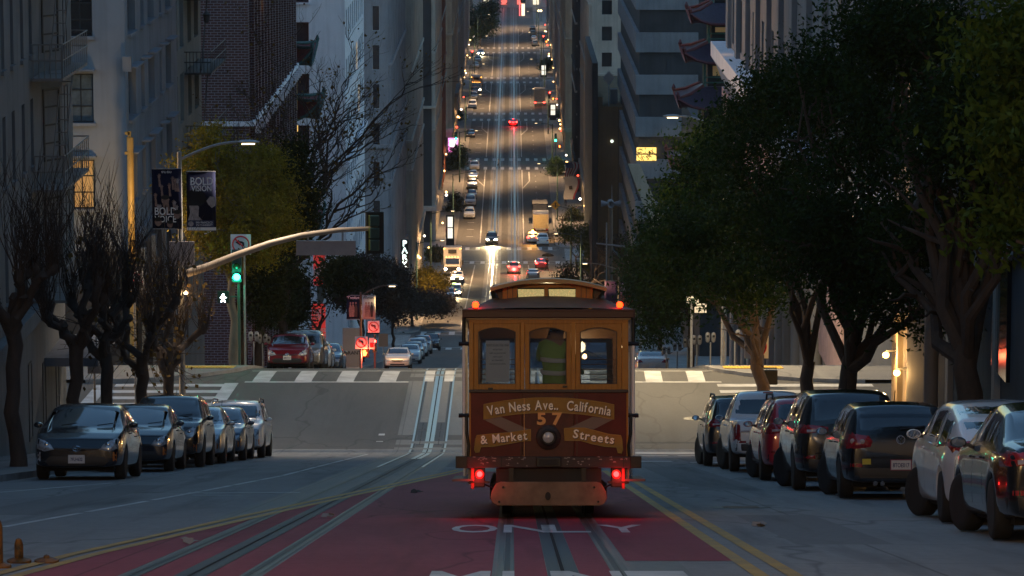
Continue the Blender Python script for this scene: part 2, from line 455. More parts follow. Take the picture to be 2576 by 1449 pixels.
# crosswalks of the first intersection
for x in (-9.1, -7.57, -6.04, -4.5): stripe([(x - .34, 129.0), (x + .28, 129.0), (x + .34, 132.7), (x - .28, 132.7)])
for x in (-3.02, -2.30): rect(x - .17, x + .17, 129, 132.7, dz=.024)
for x in (1.0, 2.55, 4.0, 5.2, 6.75): stripe([(x - .34, 129.0), (x + .28, 129.0), (x + .34, 132.7), (x - .28, 132.7)])
for x0, x1 in ((-9.7, -3.75), (1.55, 7.6)):
    rect(x0, x1, 128.75, 129.02, dz=.016); rect(x0, x1, 132.55, 132.8, dz=.016)
for k in range(8):
    d = 128.0 - k * 1.66
    rect(-14.3, -10.1, d - .36, d + .36); rect(7.9 if k > 1 else 7.4, 13.0, d - .36, d + .36)
stripe([(-10.4, 128.6), (-9.9, 128.6), (-10.1, 114.8), (-10.6, 114.8)], dz=.016); rect(-15.0, -14.5, 115.0, 128.0, dz=.016)
# the later crosswalks: bars laid with the traffic
def crosswalk(d0, d1, xl, xr, pitch=1.52, w=.62):
    x = xl + .5
    while x < xr - .3:
        rect(x - w / 2, x + w / 2, d0, d1, dz=.024); x += pitch
for a, b_, lines in ((360, 364, 1), (380, 384, 1), (503, 507, 1), (522, 526, 1)):
    crosswalk(a, b_, CL(a), CR(a))
    rect(CL(a), CR(a), a - .15, a + .1, dz=.026); rect(CL(a), CR(a), b_ - .1, b_ + .15, dz=.026)
    for s in (-1, 1): pass
for a, b_ in FAR_X:
    crosswalk(a - 2.5, a + 2.0, CL(a), CR(a)); crosswalk(b_ - 2.0, b_ + 2.5, CL(b_), CR(b_))
for a, b_ in CROSS[1:] + FAR_X:                       # crosswalks over the side streets
    for s in (-1, 1):
        C = CL(a) if s < 0 else CR(a)
        d = a + 4
        while d < b_ - 3.5:
            rect(min(C + s * .8, C + s * 4.2), max(C + s * .8, C + s * 4.2), d - .3, d + .3, dz=.012); d += 1.3
prev = 526
for a, b_ in FAR_X + [(1030, 1035)]:
    for x in (-4.75, 1.75): structure(ribbon('lane_line', [(x, prev + 5), (x, a - 3)], .16, .013, M_white, 5.0))
    k = prev + 10
    while k < a - 12:
        rect(4.0, 4.15, k, k + 1.2, dz=.013); rect(-6.9, -5.9, k + 3, k + 3.4, dz=.013); k += 9
    structure(ribbon('turn_line', [(1.75, a - 34), (3.0, a - 22), (3.0, a - 6)], .16, .0145, M_white, 2.0))
    structure(ribbon('turn_line', [(-4.75, a - 30), (-6.0, a - 20), (-6.0, a - 6)], .16, .0145, M_white, 2.0))
    prev = b_
for s in (-1, 1):
    for x in (-4.75, 1.75): pass
structure(ribbon('lane_line', [(-5.6, 390), (-5.2, 500)], .14, .013, M_white, 5.0))
structure(ribbon('lane_line', [(2.6, 390), (2.3, 500)], .14, .013, M_white, 5.0))
# patched utility cuts, a slightly different tone from the paving round them
M_patch = road_mat('patched asphalt', (.088, .086, .082), (.105, .102, .097), crack=False, stain=.3, rough=.75, spec=.14)
M_patch2 = road_mat('patched concrete', (.21, .205, .2), (.25, .245, .235), crack=False, stain=.4, rough=.75, spec=.14)
for x0, x1, d0, d1, m in ((3.0, 6.6, 112.6, 114.6, M_patch),
                          (-7.2, -6.2, 46, 64, M_patch2), (3.1, 4.3, 60, 84, M_patch2), (2.9, 3.9, 36, 46, M_patch2), (-8.4, -7.4, 34, 50, M_patch2), (4.6, 5.2, 88, 100, M_patch2), (-1.6, -.7, 84, 104, M_patch2)):
    stripe([(x0, d0), (x1, d0), (x1, d1), (x0, d1)], m, .003, 'road_patch')
# tactile pads on the far corners of the first intersection
def tactile(x0, x1, d0, d1):
    t = thing('tactile_pad', 'yellow bumpy warning pad on the %s corner kerb ramp beyond the crossing' % ('left' if x0 < 0 else 'right'), 'tactile pad', group='corner warning pads')
    plan('mat', [(x0, d0), (x1, d0), (x1, d1), (x0, d1)], .15, M_tact, 1.0, .02, t)
    b = MB(); nx = int((x1 - x0) / .12); nd = int((d1 - d0) / .12)
    for i in range(nx):
        for j in range(nd):
            x, d = x0 + .06 + i * .12, d0 + .06 + j * .12
            b.lathe([(.03, 0), (.018, .012)], (x, d, G(d) + .148), 6)
    o = b.build('bumps', M_tact, t); o['kind'] = 'stuff'
tactile(-12.4, -10.4, 132.4, 133.7); tactile(7.9, 10.1, 132.2, 133.5)
# manhole covers
def manhole(x, d, r, label):
    t = thing('manhole_cover', label, 'manhole cover', (x, d, G(d) + .002), (slope(d), 0, 0), 'manhole covers in the roadway')
    MB().lathe([(r, -.02), (r, .003), (r - .05, .005)], n=24).build('ring', mat('cast iron', (.06, .06, .06), .45, .7, var=.3, scale=9), t)
    b = MB()
    for k in range(5): b.box((0, -r * .6 + k * r * .3, .006), (r * 1.2, .04, .004))
    b.build('ribs', MATS['cast iron'], t)
manhole(3.2, 49.5, .42, 'dark round manhole cover in the lane beside the cable car')
manhole(9.4, 127.2, .45, 'round manhole cover glinting green near the right end of the crossing')
manhole(6.2, 119.6, .42, 'round manhole cover glinting green behind the dark parked SUV')
# ------------------------------------------------------------------ people: one skinned body each
def person(label, loc, rotz=0.0, h=1.74, top=(.05, .05, .06), legs=(.03, .03, .04), skin=(.45, .28, .2), hair=(.03, .02, .015),
           pose='walk', tilt=0.0, group='people on the street'):
    k = h / 1.75
    st = {'walk': .22, 'stand': .04, 'grip': .10}[pose]
    J = {'pel': (0, 0, .93), 'bel': (0, .0, 1.08), 'che': (0, 0, 1.30), 'nec': (0, .01, 1.47), 'hed': (0, .03, 1.60), 'crn': (0, .02, 1.70),
         'hl': (-.09, 0, .90), 'kl': (-.10, st * .5 + .04, .50), 'al': (-.10, st, .09), 'tl': (-.105, st + .17, .035),
         'hr': (.09, 0, .90), 'kr': (.10, -st * .3 + .03, .50), 'ar': (.10, -st, .09), 'tr': (.105, -st + .17, .035),
         'sl': (-.17, 0, 1.42), 'el': (-.23, -.08, 1.15), 'wl': (-.22, .04, .92), 'fl': (-.21, .08, .84),
         'sr': (.17, 0, 1.42), 'er': (.23, .06, 1.15), 'wr': (.21, .16, .95), 'fr': (.20, .20, .87)}
    if pose == 'grip':
        J.update({'el': (-.26, .10, 1.20), 'wl': (-.20, .36, 1.22), 'fl': (-.17, .44, 1.20), 'er': (.30, .02, 1.14), 'wr': (.26, .26, 1.05), 'fr': (.22, .34, 1.03)})
    if pose == 'stand':
        J.update({'er': (.24, .05, 1.16), 'wr': (.13, .24, 1.20), 'fr': (.08, .28, 1.24)})
    rad = {'pel': .135, 'bel': .13, 'che': .15, 'nec': .055, 'hed': .095, 'crn': .07, 'hl': .09, 'kl': .062, 'al': .045, 'tl': .04, 'hr': .09, 'kr': .062,
           'ar': .045, 'tr': .04, 'sl': .065, 'el': .048, 'wl': .033, 'fl': .034, 'sr': .065, 'er': .048, 'wr': .033, 'fr': .034}
    E = [('pel', 'bel'), ('bel', 'che'), ('che', 'nec'), ('nec', 'hed'), ('hed', 'crn'), ('pel', 'hl'), ('hl', 'kl'), ('kl', 'al'), ('al', 'tl'), ('pel', 'hr'),
         ('hr', 'kr'), ('kr', 'ar'), ('ar', 'tr'), ('che', 'sl'), ('sl', 'el'), ('el', 'wl'), ('wl', 'fl'), ('che', 'sr'), ('sr', 'er'), ('er', 'wr'), ('wr', 'fr')]
    nm = list(J)
    me = bpy.data.meshes.new('person')
    me.from_pydata([(x * k, y * k + tilt * max(0, z - .9) * k * 0, z * k) for x, y, z in J.values()], [(nm.index(a), nm.index(b)) for a, b in E], [])
    o = bpy.data.objects.new('person', me); COL.objects.link(o)
    sk = o.modifiers.new('skin', 'SKIN'); sd = me.skin_vertices[0].data
    for i, n_ in enumerate(nm):
        r_ = rad[n_] * k; sd[i].radius = (r_ * (1.15 if n_ in ('che', 'bel', 'pel') else 1), r_ * (.8 if n_ in ('che', 'bel', 'pel') else 1))
    sd[0].use_root = True
    ss = o.modifiers.new('sub', 'SUBSURF'); ss.levels = ss.render_levels = 1
    bpy.context.view_layer.update()
    m2 = bpy.data.meshes.new_from_object(o.evaluated_get(bpy.context.evaluated_depsgraph_get()))
    bpy.data.objects.remove(o); bpy.data.meshes.remove(me)
    key = lambda c: 'cloth %.3f %.3f %.3f' % c
    for c in (top, legs, skin, hair, (.015, .015, .015)): m2.materials.append(mat(key(c), c, .8))
    for p in m2.polygons:
        x, y, z = p.center / k; p.use_smooth = True
        hand = (abs(x) > .1 and z < .9 and pose == 'walk' and abs(x) > .17) 
        if z > 1.63 or (z > 1.53 and y < .0): i = 3
        elif z > 1.46: i = 2
        elif hand: i = 2
        elif pose == 'grip' and y > .36 and z > .95: i = 2
        elif z < .11: i = 4
        elif z < .90: i = 1
        else: i = 0
        p.material_index = i
    o = link('person', m2); o.location = loc; o.rotation_euler = (0, 0, rotz)
    tag(o, label, 'person', group); o['kind'] = 'thing' if False else ''
    del o['kind']
    return o
# ------------------------------------------------------------------ the cable car, seen from behind
M_ochre = mat('ochre varnished wood', (.38, .15, .02), .36, var=.16, scale=5, stretch=(8, 1, 1), bump=.04, spec=.25)
M_ochre2 = mat('ochre wood mullion', (.43, .175, .025), .36, var=.12, scale=5, spec=.25)
M_maroon = mat('maroon coach paint', (.13, .009, .009), .3, col2=(.085, .006, .007), scale=2.5, spec=.2)
M_maroon2 = mat('brown door paint', (.12, .03, .02), .42, col2=(.07, .02, .015), scale=7, spec=.2)
M_belt = mat('dark belt rail', (.025, .012, .01), .5)
M_gold = mat('old gold ribbon', (.33, .18, .04), .6, var=.12, scale=6, spec=.2)
M_goldedge = mat('ribbon edge', (.42, .26, .06), .5)
M_grey = mat('ribbon shade', (.16, .10, .075), .5)
M_cream = mat('cream lettering', (.98, .88, .68), .7)
M_lshadow = mat('lettering shadow', (.015, .008, .006), .6)
M_num = mat('orange numerals', (.80, .36, .10), .5)
M_black = mat('black iron', (.015, .014, .014), .45, .4, var=.3, scale=8)
M_beam = mat('worn bumper timber', (.045, .022, .018), .6, col2=(.02, .012, .011), scale=5, stretch=(1, 1, 3), bump=.2)
M_chip = mat('chipped grey paint', (.28, .25, .22), .7)
M_plow = mat('cream guard board', (.27, .20, .13), .7, spec=.15, col2=(.15, .11, .075), scale=3, bump=.05)
M_canvas = mat('tan roof canvas', (.20, .145, .105), .75, var=.15, scale=6, bump=.08)
M_wpole = mat('white enamel', (.82, .78, .74), .4)
M_under = mat('grimy underframe', (.012, .011, .011), .7)
M_bench = mat('bench slats', (.16, .07, .02), .5)
def glass_mat(name, tint=(.75, .8, .85), gloss=.18, rough=.02):
    m, n, l, p = _nt(name); n.remove(p)
    a = n.new('ShaderNodeBsdfTransparent'); a.inputs['Color'].default_value = (*tint, 1)
    g = n.new('ShaderNodeBsdfGlossy'); g.inputs['Roughness'].default_value = rough
    fr = n.new('ShaderNodeFresnel'); fr.inputs['IOR'].default_value = 1.5
    ad = n.new('ShaderNodeMath'); ad.operation = 'ADD'; ad.inputs[1].default_value = gloss - .04
    l.new(fr.outputs['Fac'], ad.inputs[0])
    x = n.new('ShaderNodeMixShader'); l.new(ad.outputs[0], x.inputs['Fac']); l.new(a.outputs[0], x.inputs[1]); l.new(g.outputs[0], x.inputs[2])
    l.new(x.outputs[0], n['Material Output'].inputs['Surface']); MATS[name] = m; return m
M_glass = glass_mat('window glass', tint=(.8, .84, .88), gloss=.045)
M_frost = mat('pressed amber glass', (.42, .36, .18), .25, var=.5, scale=30, bump=.6, bscale=40, emis=(.62, .50, .2), estr=.16)  # faint glow set into the glass for lamplight from within

CAR_D = 44.3
car = thing('cable_car', 'maroon and ochre cable car number 57 rolling away down the hill', 'cable car', (TX[1] + .03, CAR_D, G(CAR_D) + .02), (slope(CAR_D), 0, 0))
cz = lambda oy: (1305.0 - oy) / 201.0
LEN = 8.4
# ---- end wall: three arched windows between stiles
def board(name, pts, y, t, m, parent=car, bev=.004):
    return MB().prism([(x, y, z) for x, z in pts], (0, t, 0)).build(name, m, parent, bevel=bev)
def arch(x0, x1, z, rise, n=10):
    return [(x0 + (x1 - x0) * i / n, z + rise * (1 - (2 * i / n - 1) ** 2)) for i in range(n + 1)]
wins = [(-.885, -.415), (-.243, .225), (.395, .86)]
zs, za, rise = 1.675, 2.33, .055
for i, (x0, x1) in enumerate(wins):
    sash = board('sash', [(x0 - .055, za - .02), (x0 - .055, 2.43), (x1 + .055, 2.43), (x1 + .055, za - .02), (x1, za - .02)] + arch(x0, x1, za, rise)[::-1] + [(x0, za - .02)], -.012, .05, M_ochre)
    MB().span(x0 - .055, x0, -.012, .038, 1.60, za - .02).build('stile', M_ochre, sash, bevel=.004)
    MB().span(x1, x1 + .055, -.012, .038, 1.60, za - .02).build('stile', M_ochre, sash, bevel=.004)
    MB().span(x0, x1, -.012, .038, 1.60, zs).build('bottom_rail', M_ochre, sash, bevel=.004)
    MB().prism([(x, .014, z) for x, z in [(x0, zs), (x1, zs)] + arch(x0, x1, za, rise)[::-1]], (0, .006, 0)).build('pane', M_glass, sash)
    b = MB(); q = arch(x0 + .004, x1 - .004, za, rise)
    b.tube([(x0 + .006, -.006, zs)] + [(x, -.006, z - .006) for x, z in q] + [(x1 - .006, -.006, zs), (x0 + .006, -.006, zs)], .008, 5)
    b.build('bead', M_belt, sash)
    if i != 1:
        for k in range(5): MB().tube([(x0, .07, zs + .06 + k * .062), (x1, .07, zs + .06 + k * .062)], .006, 6).build('guard_rod', M_bench, sash)
for x0, x1 in ((-1.0, -.944), (-.355, -.302), (.284, .336), (.919, 1.0)):
    MB().span(x0, x1, -.02, .05, 1.60, 2.45).build('post', M_ochre2, car, bevel=.006)
MB().span(-1.0, 1.0, -.005, .06, 2.43, 2.50).build('letterboard', M_ochre, car, bevel=.004)
MB().span(-1.0, 1.0, -.03, .06, 1.565, 1.605).build('belt_rail', M_belt, car, bevel=.006)
# lower panels: left, centre door, right, with corner posts
for x0, x1, m, y in ((-.975, -.335, M_maroon, 0), (-.33, .315, M_maroon2, -.008), (.32, .975, M_maroon, 0)):
    MB().span(x0, x1, y, .05, .735, 1.565).build('panel', m, car, bevel=.003)
for s in (-1, 1): MB().span(s * .975, s * 1.0, -.006, .06, .735, 1.565).build('corner_post', M_ochre, car, bevel=.003)
for x in (-.36, -.31, .345): MB().span(x, x + .022, -.0125, -.0, .75, 1.55).build('batten', M_maroon2, car)
MB().span(-.31, -.304, -.018, -.008, .75, 1.5).build('hinge', M_num, car)
for x, z in ((-.73, 1.615), (.205, 1.64)): MB().span(x - .03, x + .03, -.035, -.012, z - .012, z + .012).build('latch', M_black, car)
# ---- painted ribbon and lettering
PY = -.016
def flat(name, pts, m, y, parent=car, t=.002):
    return MB().prism([(x, y, z) for x, z in pts], (0, t, 0)).build(name, m, parent)
top = lambda x: 1.502 - .128 * (x - .0) ** 2
xs = [(-.815 + 1.635 * i / 20) for i in range(21)]
def outlined(name, pts, m, y):
    o = flat(name, pts, m, y)
    MB().tube([(x, y - .001, z) for x, z in pts + pts[:1]], .0045, 4).build('edging', M_goldedge, o)
    return o
rib = outlined('ribbon', [(x, top(x)) for x in xs] + [(x, top(x) - .187) for x in xs[::-1]], M_gold, PY)
flat('ribbon_fold', [(-.815, 1.228), (-.60, 1.262), (-.24, 1.10), (-.50, 1.07)], M_grey, PY + .001)
flat('ribbon_fold', [(.82, 1.236), (.55, 1.262), (.20, 1.10), (.50, 1.07)], M_grey, PY + .001)
lowL = [(-.225, 1.105), (-.5, 1.065), (-.75, 1.045), (-.90, 1.03), (-.918, .98), (-.93, .85), (-.915, .815), (-.87, .82), (-.848, .885), (-.70, .89), (-.5, .925), (-.30, .96), (-.225, .958)]
lowR = [(.195, 1.118), (.45, 1.125), (.60, 1.085), (.75, 1.045), (.905, 1.03), (.92, .98), (.93, .85), (.915, .805), (.87, .81), (.85, .88), (.70, .89), (.55, .92), (.40, .965), (.20, .965)]
outlined('ribbon', lowL, M_gold, PY - .001); outlined('ribbon', lowR, M_gold, PY - .001)
def arc_text(s, x0, x1, zf, size, ang, m=M_cream, sx=1.0):
    """letters set one by one along a curve, each with a painted drop shadow"""
    wd = []
    for ch in s:
        if ch == ' ': wd.append(.38); continue
        v, f = text_mesh(ch, 1.0, 0, .0); a = np.array(v); wd.append(float(a[:, 0].max() - a[:, 0].min()) + .13)
    tot = sum(wd); kx = (x1 - x0) / tot; x = x0
    for ch, w_ in zip(s, wd):
        xc = x + w_ * kx / 2; x += w_ * kx
        if ch == ' ': continue
        v, f = text_mesh(ch, 1.0, .0, .022); a = np.array(v); cx = (a[:, 0].max() + a[:, 0].min()) / 2
        v0, f0 = text_mesh('x', 1.0); base = min(p[1] for p in v0)
        if ch == '&': base = min(p[1] for p in v)
        # baseline: glyphs are centred on the text box, so the same offset keeps them level
        T = math.atan(ang(xc)); ca, sa = math.cos(T), math.sin(T)
        for dx, dz, mm, yy in ((.007, -.009, M_lshadow, PY - .004), (0, 0, m, PY - .0065)):
            vv = []
            for p in v:
                lx, lz = (p[0] - cx) * kx * .98, p[1] * size
                vv.append((xc + lx * ca - lz * sa + dx, yy, zf(xc) + lx * sa + lz * ca + dz))
            MB().add(vv, f).build('lettering' if mm is m else 'lettering_shadow', mm, car, fix=False)
arc_text('Van Ness Ave..  California', -.775, .79, lambda x: top(x) - .098, .168, lambda x: -.256 * x)
arc_text('& Market', -.86, -.265, lambda x: float(np.interp(x, [-.9, -.55, -.22], [.962, .995, 1.03])), .15, lambda x: .11)
arc_text('Streets', .30, .83, lambda x: float(np.interp(x, [.25, .55, .85], [1.06, 1.005, .965])), .15, lambda x: -.17)
for ch, x in (('5', -.09), ('7', .10)):
    v, f = text_mesh(ch, .21, .0, .008); MB().add([(x + p[0] * 1.15, PY - .003, 1.232 + p[1]) for p in v], f).build('numeral', M_num, car, fix=False)
# headlamp in the dash
lamp = MB().lathe([(.155, .0), (.155, -.03), (.135, -.045)], (-.005, -.01, 1.005), 32, 'y').build('headlamp', M_belt, car, smooth=True)
MB().lathe([(.112, -.045), (.112, -.075), (.085, -.085), (.082, -.05)], (-.005, -.01, 1.005), 32, 'y').build('bezel', M_black, lamp, smooth=True)
MB().lathe([(.0001, -.078), (.035, -.074), (.066, -.06), (.07, -.05)], (-.005, -.01, 1.005), 24, 'y').build('lens', mat('clear lamp lens', (.55, .55, .56), .15, .2, bump=.3, bscale=60), lamp, smooth=True)
b = MB()
for k in range(12): a = k * math.pi / 6; b.lathe([(.007, 0), (.005, -.01)], (-.005 + .146 * math.cos(a), -.052, 1.005 + .146 * math.sin(a)), 6, 'y')
b.build('rivets', M_black, lamp)['kind'] = 'stuff'
# ---- bumper beam, lamps, guard board
MB().span(-1.16, 1.155, -.10, .04, .625, .765).build('bumper_beam', M_beam, car, bevel=.008)
for x in (-.60, .93): MB().span(x, x + .012, -.104, .0, .63, .76).build('strap', M_black, car)
for s in (-1, 1): MB().span(s * 1.02 if s > 0 else -1.165, 1.16 if s > 0 else -1.02, -.115, .045, .62, .77).build('beam_end', M_black, car, bevel=.006)
b = MB()
for k in range(60):
    x, z = rng.uniform(-1.0, 1.0), rng.choice([rng.uniform(.72, .758), rng.uniform(.64, .75)]); w_ = rng.uniform(.01, .05)
    b.add([(x, -.1015, z), (x + w_, -.1015, z - rng.uniform(0, .006)), (x + w_ * rng.uniform(.6, 1), -.1015, z + rng.uniform(.004, .018)), (x + w_ * .2, -.1015, z + rng.uniform(.004, .014))], [(0, 1, 2, 3)])
b.build('chipped_paint', M_chip, car)['kind'] = 'stuff'
cp = MB().span(-.155, .155, -.14, -.10, .635, .755).build('coupler_pocket', M_black, car, bevel=.008)
MB().span(-.115, .115, -.15, -.135, .66, .73).build('pocket', M_under, cp)
M_redlens = glow('red tail lamp', (1.0, .008, .008), 8.0)
M_redhouse = mat('red lamp housing', (.35, .015, .012), .4)
for s in (-1, 1):
    x = s * .865 - .01
    h = MB().span(x - .075, x + .075, -.06, .06, .38, .625).build('tail_lamp', M_black, car, bevel=.01)
    MB().span(x + s * .06, x + s * .1, -.07, .03, .36, .62).build('bracket', M_redhouse, h, bevel=.006)
    MB().lathe([(.0001, -.095), (.03, -.088), (.045, -.06)], (x - s * .01, 0, .545), 16, 'y').build('lens', M_redlens, h, smooth=True)
    MB().lathe([(.06, -.06), (.06, -.075), (.047, -.078)], (x - s * .01, 0, .545), 16, 'y').build('lens_ring', M_redhouse, h, smooth=True)
    MB().tube([(x - s * .06, -.02, .42), (x - s * .2, -.03, .36), (x - s * .3, .0, .42), (x - s * .34, .05, .5)], .012, 6).build('cable', M_black, h)
    b = MB(); b.box((s * 1.08, 1.0, .47), (.26, 2.2, .03)); b.build('footboard', mat('footboard timber', (.11, .09, .08), .6, var=.3, scale=4), car, bevel=.005)
    MB().span(s * .74, s * 1.0, -.07, .1, .43, .455).build('step_bracket', M_black, car)
    MB().box((s * .93, 0.05, .52), (.16, .05, .2)).build('step_hanger', M_chip, car)
    # poles and grab bars
    MB().tube([(s * 1.065, .06, .78), (s * 1.065, .06, 2.18)], .022, 10).build('stanchion', M_wpole, car, smooth=True)
    MB().tube([(s * 1.065, .06, 2.18), (s * 1.065, .06, 2.52)], .026, 10).build('stanchion_sleeve', M_black, car, smooth=True)
    MB().tube([(s * 1.0, .05, 1.28), (s * 1.13, .05, 1.28)], .027, 8).build('grab_knob', M_black, car, smooth=True)
    MB().tube([(s * 1.0, .05, 2.18), (s * 1.13, .05, 2.18)], .027, 8).build('grab_knob', M_black, car, smooth=True)
    MB().tube([(s * 1.03, .02, 1.27), (s * 1.025, .0, 1.05), (s * 1.0, -.0, .9), (s * 1.02, .0, .62)], .02, 8).build('grab_bar', M_black, car, smooth=True)
    for k in range(1, 4): MB().tube([(s * 1.065, .06 + k * .8, .5), (s * 1.065, .06 + k * .8, 2.52)], .02, 8).build('stanchion', M_wpole, car, smooth=True)
for s in (-1, 1):
    MB().tube([(s * .4, .4, .70), (s * .62, .1, .5), (s * .72, .02, .40)], .014, 6).build('brake_rod', M_black, car)
gp = [(-.60, .45), (.60, .45), (.66, .43), (.715, .33), (.73, .24), (.70, .18), (.64, .15), (-.64, .15), (-.70, .18), (-.73, .24), (-.715, .33), (-.66, .43)]
pl = MB().prism([(x, -.07, z) for x, z in gp], (0, .045, 0)).build('guard_board', M_plow, car, bevel=.012)
MB().lathe([(.036, -.075), (.036, -.03)], (-.01, 0, .27), 14, 'y', 1.45).build('hole', M_under, pl)
for x, z in ((-.62, .2), (.62, .2), (-.57, .38), (.57, .38)): MB().lathe([(.016, -.07), (.012, -.082)], (x, 0, z), 8, 'y').build('bolt', M_black, pl)
# underframe, trucks and wheels
MB().span(-.62, .62, .0, 8.0, .42, .70).build('underframe', M_under, car)
MB().span(-.66, .66, -.02, .05, .43, .62).build('end_frame', M_under, car)
for x in (-.47, .44): MB().span(x - .03, x + .03, -.075, -.02, .45, .64).build('hanger', M_black, car)
for y in (1.0, 2.4, 6.0, 7.4):
    for s in (-1, 1):
        w = MB().lathe([(.28, -.05), (.28, .05), (.32, .05), (.32, .07)] if s < 0 else [(.32, -.07), (.32, -.05), (.28, -.05), (.28, .05)], (s * .5335, y, .30), 24, 'x').build('wheel', M_black, car, smooth=True)
    MB().tube([(-.6, y, .30), (.6, y, .30)], .05, 8).build('axle', M_under, car)
for s in (-1, 1): MB().span(s * .66, s * .74, .4, 7.8, .22, .42).build('truck_frame', M_under, car)
# ---- roof: lower canopy and raised clerestory
b = MB(); n = 12
prof = [(-1.07 + 2.14 * i / n) for i in range(n + 1)]
rz = lambda x: 2.60 + .13 * max(0, 1 - (abs(x) / 1.07) ** 2.2)
V = []
for y, e in ((-.06, 0), (.25, .05), (.6, .09), (LEN - .6, .09), (LEN - .25, .05), (LEN + .06, 0)):
    V += [(x, y, 2.60 + (rz(x) - 2.60) * (.25 if y < 0 or y > LEN else 1) + (e if abs(x) < .75 else e * .4)) for x in prof]
m_ = n + 1
b.add(V, [(j * m_ + i, j * m_ + i + 1, (j + 1) * m_ + i + 1, (j + 1) * m_ + i) for j in range(5) for i in range(n)])
b.build('roof', M_canvas, car, smooth=True)
b = MB().span(-1.07, 1.07, -.085, -.045, 2.505, 2.60); b.span(-1.085, 1.085, -.09, -.04, 2.585, 2.61)
for s in (-1, 1): b.span(s * 1.045, s * 1.085, -.045, LEN + .05, 2.50, 2.605)
b.build('eaves', mat('dark red eaves', (.05, .010, .008), .4, spec=.3), car, bevel=.006)
MB().span(-1.03, 1.03, -.03, LEN, 2.485, 2.51).build('ceiling', mat('cream ceiling', (.45, .36, .22), .6), car)
M_orange = glow('orange roof lamp', (1.0, .017, .002), 4.5)
for s in (-1, 1):
    o = MB().lathe([(.03, 2.60), (.03, 2.625), (.018, 2.63)], (s * .905 - .012, -.03, 0), 12).build('marker_lamp', M_black, car)
    MB().lathe([(.0001, 2.625), (.03, 2.635), (.042, 2.665), (.033, 2.695), (.0001, 2.71)], (s * .905 - .012, -.03, 0), 14).build('globe', M_orange, o, smooth=True)
cl = MB()
for x0, x1 in ((-.58, -.39), (-.05, .0), (.345, .56)): cl.span(x0, x1, .30, .36, 2.64, 2.93)
cl.span(-.58, .56, .31, .36, 2.64, 2.765); cl.span(-.58, .56, .31, .36, 2.885, 2.94)
co = cl.build('clerestory', M_ochre, car, bevel=.004)
for x0, x1 in ((-.39, -.05), (.0, .345)):
    MB().span(x0, x1, .33, .34, 2.765, 2.885).build('pane', M_frost, co)
    MB().tube([(x0, .305, 2.765), (x1, .305, 2.765), (x1, .305, 2.885), (x0, .305, 2.885), (x0, .305, 2.765)], .01, 4).build('pane_bead', M_belt, co)
for s in (-1, 1): MB().span(s * .555 - .01, s * .57 - .01, .36, LEN - .3, 2.64, 2.94).build('clerestory_side', M_ochre, co)
for x in (-.52, -.455, .41, .475): MB().span(x, x + .008, .294, .30, 2.67, 2.90).build('groove', M_belt, co)
for s in (-1, 1):
    MB().prism([(s * .57, .36, 2.67), (s * .70, .36, 2.90), (s * .70, .36, 2.93), (s * .57, .36, 2.93)], (0, LEN - .8, 0)).build('vent_wing', M_belt, co)
b = MB(); V = []; n = 14
for y, lift in ((.12, -.02), (.3, .0), (LEN - .3, 0), (LEN - .12, -.02)):
    for dz in (0, -.045):
        V += [(-.735 + 1.47 * i / n, y, 2.905 + lift + dz + .115 * (1 - (2 * i / n - 1) ** 2)) for i in range(n + 1)]
m_ = n + 1; F = []
for j in range(3):
    o0, o1 = j * 2 * m_, (j + 1) * 2 * m_
    for i in range(n): F += [(o0 + i, o0 + i + 1, o1 + i + 1, o1 + i), (o0 + m_ + i, o1 + m_ + i, o1 + m_ + i + 1, o0 + m_ + i + 1)]
    F += [(o0, o1, o1 + m_, o0 + m_), (o0 + n, o0 + m_ + n, o1 + m_ + n, o1 + n)]
for o0 in (0, 6 * m_): F += [(o0 + i, o0 + m_ + i, o0 + m_ + i + 1, o0 + i + 1) for i in range(n)]
b.add(V, F).build('upper_roof', mat('ochre roof paint', (.34, .17, .05), .45, var=.15, scale=3), car, smooth=True)
# ---- inside: floor, benches, the closed middle section
MB().span(-1.0, 1.0, .05, LEN, .70, .75).build('floor', M_bench, car)
M_wall = mat('dark varnished inside', (.10, .045, .015), .4)
for y in (2.7, 5.7):
    w = MB().span(-1, 1, y, y + .05, .75, 1.45)
    for x0, x1 in ((-1, -.88), (-.40, -.30), (.30, .40), (.88, 1)): w.span(x0, x1, y, y + .05, 1.45, 2.3)
    w.span(-1, 1, y, y + .05, 2.3, 2.49)
    w.build('bulkhead', M_wall, car)
    for x0, x1 in ((-.88, -.40), (-.30, .30), (.40, .88)): MB().span(x0, x1, y + .02, y + .03, 1.45, 2.3).build('pane', M_glass, car)
for s in (-1, 1):
    MB().span(s * .40, s * .75, .5, 2.5, 1.12, 1.16).build('bench', M_bench, car); MB().span(s * .40, s * .44, .5, 2.5, 1.16, 1.55).build('bench_back', M_bench, car)
    MB().span(s * .97, s * 1.0, 2.7, 5.75, .75, 1.5).build('side_panel', M_maroon, car)
    for k in range(6): MB().span(s * .965, s * .998, 2.7 + k * .6, 2.76 + k * .6, 1.5, 2.49).build('side_post', M_ochre, car)
    MB().span(s * .97, s * 1.0, LEN - .6, LEN, .75, 2.49).build('side_panel', M_maroon, car)
MB().span(-1.0, 1.0, LEN - .05, LEN, .73, 1.6).build('front_panel', M_maroon, car)
